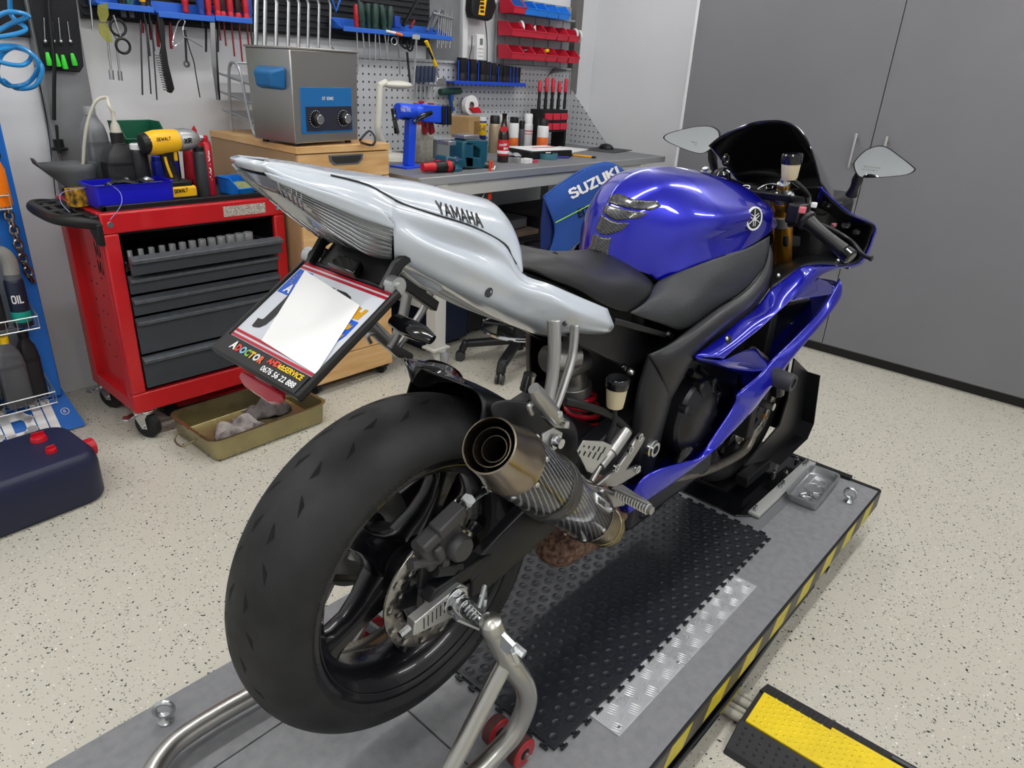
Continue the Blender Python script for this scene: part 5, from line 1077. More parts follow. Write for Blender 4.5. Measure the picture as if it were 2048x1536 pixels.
for zb_, zf in ((.140, .185), (.445, .49), (.88, .925)):
    mb = MB(); y0, y1, x0, x1 = 2.10, 2.25, -.75, .03
    for z in (zb_, zf): mb.tube([(x0, y1, z), (x0, y0, z), (x1, y0, z), (x1, y1, z)], .0028, 6)
    for k in range(24): x = x0 + (x1 - x0) * k / 23; mb.tube([(x, y1, zb_), (x, y0, zb_), (x, y0, zf)], .0016, 5)
    for k in range(4): y = y0 + (y1 - y0) * k / 4; mb.tube([(x0, y, zb_), (x1, y, zb_)], .0016, 5); mb.tube([(x1, y, zb_), (x1, y, zf)], .0016, 5)
    mb.tube([(x1, y0, zf), (x1 - .0, y1, zf + .07)], .0028, 6)
    mb.build('wire_basket', WIRE, t)
GREYB = mat('bottle_grey', '#5c5e62', .35, .2); BLKB = mat('bottle_black', '#202124', .4)
squeeze_bottle(V((-.078, 2.16, .143)), .045, .032, .27, .1, 'oil_bottle', 'grey oil bottle with a yellow cap in the lowest rack basket', GREYB, YELP)
squeeze_bottle(V((-.006, 2.20, .143)), .032, .030, .265, .1, 'oil_bottle', 'black oil bottle with black cap beside the yellow-capped bottle', BLKB, BLK, capr=.018)
squeeze_bottle(V((-.175, 2.17, .143)), .04, .030, .26, .1, 'oil_bottle', 'dark oil bottle cut by the left picture edge in the lowest basket', BLKB, BLK)
squeeze_bottle(V((-.10, 2.17, .448)), .045, .033, .25, .1, 'oil_bottle', 'black bottle at the left picture edge in the middle basket', BLKB, BLK)
NAVY = mat('label_navy', '#1a2338', .4); TEAL = mat('label_teal', '#159a8a', .4)
t2 = lab_can(43, 630, .448, .031, .20, 'oil_spray', 'navy and teal oil can with a clear bent hose on top', 'spray can', NAVY, GREYP, .02, band=[(.10, .30, TEAL)], txt=('OIL', .48, .026, .036, INKW), y=2.15)
ox = PY(43, 630, 2.15).x
MB().tube(cr([(ox, 2.15, .645), (ox, 2.15, .69), (ox - .018, 2.15, .722), (ox - .065, 2.15, .732)], 5), [.027] * 16, 18).build('bent_hose', mat('milky_clear', '#b9b8b2', .15, trans=.5), t2)
# orange tool
t2 = thing('orange_sprayer', 'orange plastic sprayer standing in the top rack basket', 'sprayer', (-.02, 2.16, .885))
MB().lathe((-.012, 2.16, .885), (0, 0, 1), [(0, 0), (.06, 0), (.062, .01), (.06, .12), (.045, .17), (.02, .2)], 24).build('tank', mat('orange_plastic', '#f07a12', .4), t2, smooth=50)
MB().lathe((-.012, 2.16, 1.09), (0, 0, 1), [(0, 0), (.02, 0), (.04, .02), (.062, .10), (.07, .15), (.05, .17), (0, .17)], 20).build('pump_head', mat('orange_plastic2', '#e0641a', .4), t2, smooth=50)
# chain
CH = mat('chain_bright', '#8f8e8c', .25, .95)
t2 = thing('steel_chain', 'steel chain hanging down the blue rack upright', 'chain', (.04, 2.185, .58))
def link(p, d, up, Lk=.028, r=.0052):
    a, b, d = basis(d, up); pts = []
    for k in range(14):
        q = 2 * PI * k / 14; pts.append(p + d * (math.cos(q) * Lk * .62) + a * (math.sin(q) * Lk * .42))
    return MB().tube(pts, r, 6, closed=True)
cp = cr([(.038, 2.185, 1.14), (.036, 2.185, 1.0), (.032, 2.185, .9), (.040, 2.185, .80), (.045, 2.185, .70), (.055, 2.185, .63), (.062, 2.185, .585)], 4)
acc = 0; last = cp[0]; k = 0
for i in range(1, len(cp)):
    seg = cp[i] - last
    while seg.length > .026:
        p = last + seg.normalized() * .013; link(p, seg, (0, 1, 0) if k % 2 else (1, .3, 0)).build('chain_link', CH, t2); last = last + seg.normalized() * .026; seg = cp[i] - last; k += 1
# ---------------------------------------------------------------- navy canister
NV = mat('navy_plastic', '#1f2440', .42, bump=.06, bscale=200)
t = thing('waste_oil_canister', 'dark navy flat waste oil canister with red screw caps on the floor', 'canister', (-.3, 1.7, 0))
rows = []
R = rotz(math.radians(4))
cc = V((-.35, 1.66, 0))
for z, s in ((0, .94), (.02, 1), (.135, 1.0), (.168, .96), (.182, .88)): rows.append([cc + R @ p for p in rrect(0, 0, .33 * (1 - (1 - s) * .4), .155 * s, .06, 5, z)])
mb = MB().grid(rows, closed=True); n = len(rows[0]); mb.f += [tuple(range(n - 1, -1, -1)), tuple(range(len(mb.v) - n, len(mb.v)))]; mb.m += [0, 0]; mb.build('canister_body', NV, t, smooth=60, bevel=.006, seg=3)
q = [cc + R @ p for p in rrect(-.12, 0, .14, .085, .03, 4, .1835)]; MB().tube(q, .004, 6, closed=True).build('recess_rim', NV, t)
p = PZ(78, 880, .182); MB().lathe(p, (0, 0, 1), [(0, .016), (.022, .016), (.024, .012), (.026, 0)], 24).bar(p + V((-.02, 0, .022)), p + V((.02, 0, .022)), .004, .016).build('vent_cap', REDP, t, bevel=.001)
p = PZ(103, 903, .182); MB().lathe(p, (0, 0, 1), [(0, .012), (.016, .012), (.018, 0)], 20).bar(p + V((-.013, -.003, .016)), p + V((.013, .003, .016)), .006, .012).build('small_cap', REDP, t, bevel=.001)
p = cc + R @ V((.325, .03, .11)); d = R @ V((1, 0, 0)); MB().lathe(p, d, [(.026, 0), (.026, .012), (.032, .014), (.032, .045), (.028, .048), (0, .048)], 14).build('spout_cap', REDP, t, smooth=30)
# ---------------------------------------------------------------- red trolley
TR = mat('trolley_red', '#c21820', .35, var=.08, vscale=8, coat=.3); DG = mat('drawer_grey', '#3b4046', .45, var=.1, vscale=20); DGL = mat('drawer_lip', '#5a5f65', .4, .2, var=.25, vscale=40)
tx0, tx1, ty0, ty1 = .215, .915, 1.84, 2.27
t = thing('tool_trolley', 'red steel tool trolley with dark grey drawers on castors', 'tool trolley', (.56, 2.05, 0))
MB().b2((tx0, ty0, .20), (.268, ty0 + .03, .812)).b2((.868, ty0, .20), (tx1, ty0 + .03, .812)).b2((tx0, ty0, .12), (tx1, ty0 + .03, .20)).b2((tx0, ty0, .812), (tx1, ty0 + .03, .885)).build('front_frame', TR, t, bevel=.006)
MB().b2((tx0 + .028, ty0 + .03, .16), (tx0 + .034, ty1 - .03, .85)).b2((tx0, ty1 - .06, .12), (tx0 + .05, ty1, .885)).b2((tx0 + .001, ty0 + .031, .121), (tx0 + .05, ty1 - .061, .17)).b2((tx0 + .001, ty0 + .031, .84), (tx0 + .05, ty1 - .061, .884)).b2((tx0 + .0005, ty0 + .0305, .172), (tx0 + .05, ty0 + .06, .838)).build('side_wall', TR, t, bevel=.005)
MB().b2((tx1 - .045, ty0 + .031, .121), (tx1 - .001, ty1 - .012, .884)).b2((tx0 + .052, ty1 - .01, .121), (tx1 - .001, ty1 - .001, .884)).b2((tx0 + .052, ty0 + .031, .121), (tx1 - .047, ty1 - .012, .14)).build('rear_shell', TR, t, bevel=.004)
MB().b2((.268, ty1 - .05, .2), (.868, ty1 - .03, .82)).b2((.25, ty0 + .02, .2), (.269, ty1 - .03, .82)).b2((.867, ty0 + .02, .2), (.88, ty1 - .03, .82)).b2((.268, ty0 + .03, .80), (.868, ty1 - .03, .812)).build('inner_liner', INKB, t)
MB().b2((tx0 + .02, ty0 + .02, .885), (tx1 - .02, ty0 + .035, .905)).b2((tx0 + .02, ty1 - .035, .885), (tx1 - .02, ty1 - .02, .915)).b2((tx0 + .02, ty0 + .02, .885), (tx0 + .035, ty1 - .02, .905)).b2((tx1 - .035, ty0 + .02, .885), (tx1 - .02, ty1 - .02, .905)).b2((tx0 + .02, ty0 + .02, .883), (tx1 - .02, ty1 - .02, .889)).build('top_tray', BLK, t, bevel=.003)
zs = [.736, .657, .577, .495, .343, .204]
for k in range(5):
    z1, z0 = zs[k], zs[k + 1] + .012; oy = -.045 if k == 0 else 0
    d = MB().b2((.272, ty0 + oy - .004, z0), (.864, ty0 + oy + .012, z1 - .022)).b2((.275, ty0 + .012, z0 + .004), (.861, ty1 - .07, z0 + .010)).b2((.275, ty0 + .012, z0), (.281, ty1 - .07, z1 - .03)).b2((.855, ty0 + .012, z0), (.861, ty1 - .07, z1 - .03)).build('drawer', DG, t, bevel=.002)
    MB().hexa([(.272, ty0 + oy - .022, z1 - .010), (.864, ty0 + oy - .022, z1 - .010), (.864, ty0 + oy + .012, z1), (.272, ty0 + oy + .012, z1)], [(.272, ty0 + oy - .020, z1 - .024), (.864, ty0 + oy - .020, z1 - .024), (.864, ty0 + oy + .012, z1 - .022), (.272, ty0 + oy + .012, z1 - .022)]).build('drawer_lip', DGL, d, bevel=.002)
MB().b2((.275, ty0 - .03, .69), (.861, ty1 - .12, .70)).build('drawer_insert', INKB, t)
MB().lathe((.245, ty0 + .001, .845), (0, -1, 0), [(0, .004), (.010, .004), (.012, 0)], 18).build('corner_rivet', ZINC, t); MB().lathe((.888, ty0 + .001, .845), (0, -1, 0), [(0, .003), (.006, .003), (.006, .006), (.012, .004), (.012, 0)], 18).build('lock', ZINC, t)
stk = mat('worn_sticker', '#cfc8bd', .6, var=.9, vscale=260, col2='#5b534b'); MB().b2((.655, ty0 - .0008, .828), (.832, ty0, .868)).build('worn_sticker', stk, t, smooth=0)
# side lettering, perforated side
fn = lambda u, v: V((tx0 + .0275, 2.03 - u, .70 + v)); put_strokes(MB(), 'MAGN', fn, .045, .13, t=.2).build('side_lettering', INKB, t, smooth=0); put_strokes(MB(), 'MARK', lambda u, v: V((tx0 + .0275, 2.03 - u, .635 + v)), .045, .13, t=.2).build('side_lettering', INKB, t, smooth=0)
mb = MB()
for k in range(26): mb.cyl((tx0 + .0265, 1.92 + .05 * (k % 5) + .012 * (k // 5 % 2), .30 + .035 * (k // 2.2)), (tx0 + .0295, 1.92 + .05 * (k % 5) + .012 * (k // 5 % 2), .30 + .035 * (k // 2.2)), .004, n=8)
mb.build('side_holes', INKB, t, kind='stuff')
# side handle / holder
hn = MB(); o_ = cr([(tx0 + .01, 1.86, .845), (tx0 - .07, 1.87, .862), (tx0 - .105, 1.93, .865), (tx0 - .11, 2.05, .865), (tx0 - .10, 2.19, .865), (tx0 - .06, 2.24, .862), (tx0 + .01, 2.25, .85)], 6)
hn.tube(o_, .020, 12).build('push_handle', BLK, t)
hh = MB(); 
for yy in (1.93, 2.03, 2.13, 2.20): hh.box((tx0 - .045, yy, .868), (.11, .022, .02))
hh.box((tx0 - .012, 2.05, .866), (.03, .40, .022)).box((tx0 - .062, 2.05, .866), (.02, .38, .018)).build('bottle_holder', BLK, t, bevel=.004)
MB().prism([(tx0 + .004, ty0 - .002, .85), (tx0 + .004, ty0 + .10, .85), (tx0 + .004, ty0 + .03, .775), (tx0 + .004, ty0 - .002, .775)], (-.02, 0, 0)).build('handle_bracket', BLK, t, bevel=.004)
def castor(cx, cy, parent, r=.052, brake=True, hz=.12, wm=RUB, fm=ZINC):
    c = MB().lathe((cx, cy, r), (.9, .45, 0), [(0, -.014), (.02, -.016), (r * .8, -.018), (r, -.012), (r, .012), (r * .8, .018), (.02, .016), (0, .014)], 28).build('castor_wheel', wm, parent, smooth=40)
    f = MB(); e = V((.9, .45, 0)).normalized()
    for s in (-1, 1):
        o = V((cx, cy, r)) + e * (s * .024); k = V((-e.y, e.x, 0)); f.prism([o + k * .012 + V((0, 0, -.012)), o - k * .014 + V((0, 0, -.01)), o - k * .01 + V((0, 0, .035)), o + k * -.03 + V((0, 0, hz - r - .004)), o + k * .04 + V((0, 0, hz - r - .004)), o + k * .035 + V((0, 0, .03))], e * .003)
    f.cyl((cx, cy, hz - .012), (cx, cy, hz), .035).build('castor_fork', fm, c, bevel=.001); MB().cyl(V((cx, cy, r)) - e * .03, V((cx, cy, r)) + e * .03, .008, n=10).build('castor_axle', fm, c)
    if brake: k = V((-e.y, e.x, 0)); MB().box(V((cx, cy, r + .035)) - V((.055, -.03, 0)), (.055, .03, .012), rotz(.5)).cyl(V((cx - .075, cy + .04, r + .03)), V((cx - .06, cy + .055, r + .03)), .008).build('brake_lever', fm, c, bevel=.003)
    return c
for cx, cy in ((.262, 1.868), (.262, 2.225), (.868, 1.868), (.868, 2.225)): castor(cx, cy, t)
# sockets in the open top drawer
SOCK = mat('socket_chrome', '#b4b6b8', .25, .6)
for k in range(13):
    r = .0085 + .0009 * k; x = .295 + k * .038; o = MB().lathe((x, 1.85, .7005), (0, 0, 1), [(0, 0), (r, 0), (r, .045 + .001 * k), (r * .75, .046 + .001 * k), (r * .7, .02), (0, .02)], 16).build('socket', SOCK, None, off=(x, 1.85, .7005), smooth=40)
    tag(o, 'chrome socket in the open top drawer of the trolley, %s from the left' % ORD[k], 'socket', 'sockets in the trolley drawer')
# ---------------------------------------------------------------- things on the trolley
ZT = .889
t = thing('parts_box', 'open royal blue plastic box of bits at the front of the red trolley', 'box', (.36, 1.935, ZT))
UB = mat('royal_blue_plastic', '#1413b8', .35)
pan(.365, 1.955, .142, .075, ZT + .001, .078, .016, .003, 'box_body', UB, t, lip=.006, taper=.93)
for k, (x, y, a, l) in enumerate(((.32, 1.95, .3, .07), (.37, 1.97, 1.0, .06), (.41, 1.94, 2.2, .05), (.44, 1.97, .2, .05), (.35, 1.94, 2.8, .09))):
    d = V((math.cos(a), math.sin(a), .05)); o = MB().tube([V((x, y, .962)) - d * l / 2, V((x, y, .970)), V((x, y, .962)) + d * l / 2], [.007, .010, .005], 8).build('fitting', STEEL if k % 2 else BLK, None, off=(x, y, .955)); tag(o, 'small metal or black fitting heaped in the royal blue box', 'fitting', 'fittings in the blue box')
o = MB().b2((.375 - .15, 1.945, .958 - .0), (.36 + .13, 1.965, .9595)).build('scrap_liner', GREYP, t)
# cordless impact wrench
YD = mat('tool_yellow', '#f0b81a', .4); 
t = thing('impact_wrench', 'yellow and black cordless impact wrench standing on the trolley', 'power tool', (.565, 1.97, ZT)); bpos = V((.565, 1.965, ZT))
ax = (PY(392, 272, 1.965) - PY(285, 283, 1.965)).normalized(); hc = PY(330, 283, 1.965); upv = V((0, 0, 1)); sv = ax.cross(upv).normalized()
def dw(a, u, s): return hc + ax * a + upv * u + sv * s
rows = []
for a, r, e in ((-.078, .022, 1), (-.07, .036, 1.05), (-.04, .040, 1.1), (.0, .041, 1.05), (.035, .040, 1), (.05, .036, 1)):
    rows.append([dw(a, math.sin(2 * PI * k / 20) * r * e, math.cos(2 * PI * k / 20) * r) for k in range(20)])
mb = MB().grid(rows, closed=True); mb.f += [tuple(range(19, -1, -1)), tuple(range(len(mb.v) - 20, len(mb.v)))]; mb.m += [0, 0]; mb.build('motor_housing', YD, t, smooth=50)
MB().lathe(dw(-.074, 0, 0), -ax, [(.037, -.012), (.038, .0), (.033, .012), (.02, .016), (0, .016)], 24).build('end_cap', BLK, t, smooth=40)
MB().lathe(dw(.045, 0, 0), ax, [(.037, 0), (.041, .004), (.041, .03), (.034, .06), (.02, .078), (.014, .082), (.014, .088), (0, .088)], 28).build('nose_cone', mat('nose_alloy', '#b4b6b8', .35, .8), t, smooth=40)
MB().cyl(dw(.12, 0, 0), dw(.145, 0, 0), .0085, n=4).build('anvil', STEEL, t)
put_strokes(MB(), 'XR', flat_fn(dw(.055, -.008, .0425), ax, upv), .016, .026, t=.22).build('nose_lettering', INKB, t, smooth=0)
put_strokes(MB(), 'DEWALT', flat_fn(dw(-.045, .010, .0415), ax, upv, .001), .010, .05, t=.22, gap=.15).build('brand_lettering', INKB, t, smooth=0)
hp = [dw(.0, -.03, 0), dw(-.002, -.06, 0), dw(.004, -.10, 0), dw(.012, -.14, 0)]
MB().tube(cr(hp, 4), [.022, .021, .020, .019, .0185, .018, .018, .018, .0185, .019, .02, .021, .023], 14, flat=1.25).build('handle', BLK, t)
MB().tube(cr([dw(-.016, -.05, .018), dw(-.012, -.085, .020), dw(-.002, -.125, .02)], 4), .005, 6).build('grip_inlay', YD, t); MB().box(dw(.03, -.055, 0), (.014, .014, .035)).build('trigger', YD, t, bevel=.003)
RZ = rotz(math.atan2(ax.y, ax.x))
MB().box(dw(.02, -.152, 0), (.10, .062, .022), RZ).build('foot', BLK, t, bevel=.006)
zz = ZT + .03
bc = dw(.025, 0, 0); MB().box((bc.x, bc.y, ZT + .026), (.115, .072, .05), RZ).build('battery', YD, t, bevel=.010, seg=3); MB().box((bc.x, bc.y, ZT + .008), (.117, .074, .014), RZ).build('battery_base', BLK, t, bevel=.004)
put_strokes(MB(), 'DEWALT', flat_fn(V((bc.x, bc.y, ZT + .03)) - ax * .03 + sv * .0365, ax, upv), .012, .05, t=.22, gap=.15).build('battery_lettering', INKB, t, smooth=0)
# bottles and cans behind
lab_can(408, 388, ZT, .023, .19, 'lubricant_can', 'dark grey can with red stripe and white lettering beside the impact wrench', 'spray can', mat('can_dark', '#3a3c40', .4), BLK, .018, y=1.965)
b = V((PY(408, 388, 1.965).x, 1.965, ZT)); 
for k, dx in enumerate((.022, .045)):
    cxx = b.x + dx + .022; cyy = 2.0 + .05 * k
    tt_ = thing('lubricant_can', ('red can with white vertical lettering, left of a pair' if k == 0 else 'red can with white vertical lettering, right of a pair'), 'spray can', (cxx, cyy, ZT))
    MB().lathe((cxx, cyy, ZT), (0, 0, 1), [(0, 0), (.022, 0), (.0225, .004), (.0225, .19), (.015, .2)], 20).build('can_body', mat('can_red', '#b5182a', .35, .2), tt_, smooth=40); MB().lathe((cxx, cyy, ZT + .197), (0, 0, 1), [(.014, 0), (.014, .02), (0, .022)], 14).build('cap', REDP, tt_)
    ca = math.atan2(CP.y - cyy, CP.x - cxx)
    put_strokes(MB(), 'MOTUL', lambda u, v: V((cxx, cyy, ZT + .06 + u)) + V((math.cos(ca + (v - .011) / .0235 * -1), math.sin(ca + (v - .011) / .0235 * -1), 0)) * .0235, .022, .11, t=.2, gap=.12).build('lettering', INKW, tt_, smooth=0)
rg = mat('red_cloth', '#b01c2c', .9, bump=.3, bscale=60)
lab_can(287, 372, ZT, .031, .20, 'spray_can', 'black spray can with white tip and orange label behind the impact wrench', 'spray can', BLKB, WHT, .02, band=[(.05, .35, mat('label_dark', '#2b2c30', .5)), (.22, .34, mat('label_orange', '#e06a2a', .5))], y=2.03)
lab_can(305, 372, ZT, .03, .19, 'spray_can', 'tan spray can between the black can and the impact wrench', 'spray can', mat('can_tan', '#a79a88', .35, .4), WHT, .02, y=2.11)
squeeze_bottle(V((PY(212, 370, 2.19).x - .01, 2.195, ZT)), .042, .035, .31, .2, 'oil_bottle', 'tall silver-grey oil bottle behind the trolley tray', mat('bottle_silver', '#7b7e83', .35, .4), mat('cap_grey', '#8b8d90', .4), capr=.02)
t2 = squeeze_bottle(V((PY(250, 372, 2.06).x, 2.06, ZT)), .062, .042, .215, .05, 'pump_bottle', 'black oil bottle with a pump nozzle and a pale bent hose', BLKB, BLK, caph=.035, capr=.022)
pb = V((PY(250, 372, 2.06).x, 2.06, ZT)); MB().lathe(pb + V((0, 0, .232)), (0, 0, 1), [(.019, 0), (.014, .03), (.008, .04), (.007, .075), (0, .075)], 16).build('pump_nozzle', mat('nozzle_beige', '#b7b2a6', .4), t2, smooth=40)
hz_ = cr([pb + V((0, 0, .30)), pb + V((-.01, 0, .33)), PY(213, 195, 2.1), PY(190, 205, 2.12), PY(172, 260, 2.14), PY(166, 330, 2.16)], 6); MB().tube(hz_, .006, 8).build('pale_hose', mat('pale_tube', '#d9d6c8', .3, trans=.2), t2)
t2 = thing('measuring_jug', 'dark grey plastic funnel jug with a long spout on the trolley', 'jug', (PY(160, 380, 2.13).x, 2.13, ZT))
jc = V((PY(168, 375, 2.13).x - .012, 2.12, ZT)); rows = []
for z, r, sx_ in ((0, .05, 0), (.05, .055, 0), (.10, .06, .0), (.13, .065, .01)): rows.append([jc + V((math.cos(2 * PI * k / 24) * r * (1 + (.25 * (z > .09) if math.cos(2 * PI * k / 24) < -.5 else 0)) - (.06 if (z > .12 and k in (10, 11, 12, 13, 14)) else .03 if (z > .09 and k in (11, 12, 13)) else 0), math.sin(2 * PI * k / 24) * r, z + (.02 if z > .12 and k in (11, 12, 13) else 0))) for k in range(24)])
mb = MB().grid(rows, closed=True); mb.build('jug_body', mat('jug_grey', '#4c4f52', .45), t2, smooth=60, solid=.003); MB().lathe(jc + V((.03, -.05, 0)), (0, 0, 1), [(.042, 0), (.044, .06), (.047, .064), (.047, .075), (.03, .078), (0, .078)], 24).build('dark_lid', BLK, t2)
o = MB().box((PY(155, 385, 2.0).x, 2.0, ZT + .03), (.06, .05, .06), rotz(.2)).build('carton', mat('carton_yellow', '#d8a51f', .6, var=.6, vscale=60, col2='#2a2620'), None, off=(PY(155, 385, 2.0).x, 2.0, ZT), bevel=.001); tag(o, 'small yellow and black carton behind the royal blue box', 'carton')
def storage_bin(c, w, d, h, m, name, label, rz=0, group=None, cat='bin'):
    """open-fronted storage bin: c = back bottom centre, opening towards -y before rotation"""
    R = rotz(rz); T_ = lambda x, y, z: V(c) + R @ V((x, y, z)); th = .0025; hw = w / 2; fb = MB()
    fh = h * .45
    fb.hexa([T_(-hw * .9, -d * .92, 0), T_(hw * .9, -d * .92, 0), T_(hw * .9, 0, 0), T_(-hw * .9, 0, 0)], [T_(-hw * .9, -d * .92, th), T_(hw * .9, -d * .92, th), T_(hw * .9, 0, th), T_(-hw * .9, 0, th)])
    fb.hexa([T_(-hw * .9, -th, 0), T_(hw * .9, -th, 0), T_(hw, -th, h), T_(-hw, -th, h)], [T_(-hw * .9, 0, 0), T_(hw * .9, 0, 0), T_(hw, 0, h), T_(-hw, 0, h)])
    for s in (-1, 1): fb.hexa([T_(s * hw * .9, 0, 0), T_(s * hw * .9, -d * .92, 0), T_(s * hw, -d, fh), T_(s * hw, -d * .62, h), T_(s * hw, 0, h)], [T_(s * (hw * .9 - th), 0, 0), T_(s * (hw * .9 - th), -d * .92, 0), T_(s * (hw - th), -d, fh), T_(s * (hw - th), -d * .62, h), T_(s * (hw - th), 0, h)])
    fb.hexa([T_(-hw * .9, -d * .92, 0), T_(hw * .9, -d * .92, 0), T_(hw, -d, fh), T_(-hw, -d, fh)], [T_(-hw * .9, -d * .92 + th, 0), T_(hw * .9, -d * .92 + th, 0), T_(hw, -d + th, fh), T_(-hw, -d + th, fh)])
    fb.tube([T_(-hw, -d, fh), T_(hw, -d, fh)], .003, 6); fb.tube([T_(hw, -d, fh), T_(hw, -d * .62, h), T_(hw, 0, h), T_(-hw, 0, h), T_(-hw, -d * .62, h), T_(-hw, -d, fh)], .0026, 6)
    o = fb.build(name, m, None, off=c, smooth=30); tag(o, label, cat, group); return o
LB = mat('bin_blue', '#1a7ae0', .35)
storage_bin(V((PY(462, 385, 2.02).x, 2.03, ZT + .001)), .105, .135, .062, LB, 'storage_bin', 'light blue open storage bin on the right end of the red trolley', rz=.15)
storage_bin(V((PY(285, 372, 2.2).x, 2.235, ZT + .16)), .16, .12, .10, mat('bin_green', '#14563f', .4), 'storage_bin', 'dark green storage bin high behind the impact wrench', rz=.1)
o = MB().b2((PY(255, 300, 2.2).x - .02, 2.14, ZT), (PY(255, 300, 2.2).x + .17, 2.235, ZT + .159)).build('black_case', BLK, None, off=(.5, 2.19, ZT), bevel=.004); tag(o, 'black case carrying the dark green bin at the trolley back', 'case')
for k, (px_, c_, n_) in enumerate(((322, '#1a2fb0', 'deep blue bottle just left of the impact wrench handle'), (352, '#2338b8', 'deep blue bottle just right of the impact wrench handle'))):
    lab_can(px_, 380, ZT, .02, .15, 'blue_bottle', n_, 'bottle', mat('bottle_deep_blue', '#1a2fb0', .35), mat('bottle_deep_blue', '#1a2fb0'), .02, y=2.06)
def rag(c, w, d, h, m, name, label, seed, rz=0):
    rnd = random.Random(seed); n = 14; R = rotz(rz); ph = [rnd.uniform(0, 6.28) for _ in range(6)]; rows = []
    for i in range(n):
        row = []
        for j in range(n):
            u, v = i / (n - 1) * 2 - 1, j / (n - 1) * 2 - 1; k = max(0, 1 - u * u) * max(0, 1 - v * v)
            z = h * (.25 + .75 * k ** .5) * (.62 + .38 * math.sin(3.1 * u + ph[0] + 1.5 * v) * math.cos(2.7 * v + ph[1]) + .18 * math.sin(8 * u + ph[2] + 3 * v)); z = max(.003, z) if k > .02 else .004 + .3 * h * max(0, math.sin(5 * u + ph[3]) * math.sin(4 * v + ph[4]))
            row.append(V(c) + R @ V((u * w * (1 + .15 * math.sin(4 * v + ph[5])), v * d * (1 + .15 * math.sin(4 * u + ph[1])), z)))
        rows.append(row)
    o = MB().grid(smooth_rows(rows, 2, 2)).build(name, m, None, off=c, smooth=70, solid=.004, soff=1); return tag(o, label, 'rag')
rag((.855, 1.98, ZT + .001), .055, .08, .05, mat('glove_green', '#9da36f', .9, var=.3, vscale=40, bump=.3, bscale=80), 'work_glove', 'crumpled olive green glove on the trolley corner by the wood cabinet', 5, .4)
rag((.60, 2.15, ZT + .001), .045, .04, .09, mat('cloth_mauve', '#6d4f60', .9, bump=.3, bscale=80), 'cleaning_rag', 'mauve cloth bundled behind the impact wrench', 9)
rag((.70, 2.14, ZT + .001), .03, .03, .25, rg, 'cleaning_rag', 'red cloth crumpled over the cans behind the impact wrench', 12)
MBx = MB().tube(cr([PY(170, 375, 1.95), PY(125, 385, 1.92), PY(122, 405, 1.86), PY(140, 425, 1.82)], 6), .0012, 5).tube(cr([PY(215, 365, 1.9), PY(240, 385, 1.86), PY(242, 410, 1.83), PY(220, 440, 1.82)], 6), .0012, 5); tag(MBx.build('loose_wire', mat('wire_lilac', '#8f93c8', .4), None, off=(.3, 1.9, .9)), 'thin lilac wire trailing out of the royal blue box', 'wire')
# ---------------------------------------------------------------- floor jack under the trolley
t = thing('floor_jack', 'low red trolley jack half under the red trolley', 'jack', (.66, 1.97, 0))
MB().bar((.40, 2.0, .055), (.98, 1.90, .085), .03, .05).bar((.42, 2.11, .055), (.99, 2.02, .085), .03, .05).build('side_frame', TR, t, bevel=.004)
MB().cyl((.38, 2.06, .05), (.62, 2.04, .06), .022).build('ram', mat('dark_bolt', '#3a3a3c'), t); MB().cyl((.95, 1.88, .045), (.95, 2.05, .045), .04, n=24).build('roller', BLKM, t); MB().cyl((.40, 1.98, .03), (.40, 2.14, .03), .03, n=20).build('roller', BLKM, t)
# ---------------------------------------------------------------- drip pan and rags
BR = mat('tinned_brass', '#a99f78', .28, .9, var=.15, vscale=6, rvar=.1)
t = thing('drip_pan', 'brassy metal roasting pan on the floor under the plate', 'pan', (.59, 1.665, 0)); RP = rotz(math.radians(1.5))
pan(.59, 1.668, .262, .175, .002, .088, .035, .003, 'pan_body', BR, t, R=RP, lip=.010, taper=.93)
for s in (-1, 1):
    x = .59 + s * .255; MB().tube(cr([(x, 1.61, .062), (x + s * .03, 1.61, .055), (x + s * .05, 1.63, .04), (x + s * .05, 1.69, .04), (x + s * .03, 1.71, .055), (x, 1.71, .062)], 4), .0035, 8).build('handle', BR, t)
RG = mat('rag_grey', '#a39a97', .95, var=.45, vscale=18, col2='#4f4a4a', bump=.4, bscale=90)
rag((.52, 1.64, .006), .085, .07, .075, RG, 'cleaning_rag', 'pale grey rag, nearer of the two in the brassy pan', 3, .5)
rag((.70, 1.74, .006), .09, .06, .075, mat('rag_dark', '#6a6464', .95, var=.4, vscale=18, col2='#3d393a', bump=.4, bscale=90), 'cleaning_rag', 'dark grey rag, farther of the two in the brassy pan', 4, -.2)
# ---------------------------------------------------------------- things on the wall at upper left
CO = mat('hose_blue', '#1f86c9', .25, coat=.4)
pts = []
for k in range(64):
    a = k / 64 * 2 * PI * 4.0; pts.append(V((.165 + .095 * math.cos(a), 2.28 + .05 * math.sin(a), 1.36 - .018 * math.sin(a) - .032 * k / 16 + .14 * math.sin(a) * .0)))
coil = [PY(px_, py_, 2.25) for px_, py_ in ((20, -20), (28, 30), (48, 60), (-20, 75), (-30, 60), (10, 25), (52, 32), (20, 50), (-25, 80), (-20, 100), (30, 95), (68, 110), (40, 130), (-10, 120), (-5, 95), (40, 95), (72, 125), (62, 165), (20, 172), (-10, 150), (5, 110), (45, 95), (78, 130), (70, 170), (40, 178), (5, 160))]
coil = [p + V((0, .03 * math.sin(i * 1.9), 0)) for i, p in enumerate(coil)]
o = MB().tube(cr(coil, 6), .0075, 10).build('air_hose', CO, None, off=(.2, 2.25, 1.2)); tag(o, 'bright blue coiled air hose hanging at upper left', 'hose')
t = thing('tool_pouch', 'black tool roll with green-handled picks hanging on the wall', 'tool pouch', (.37, 2.43, 1.25))
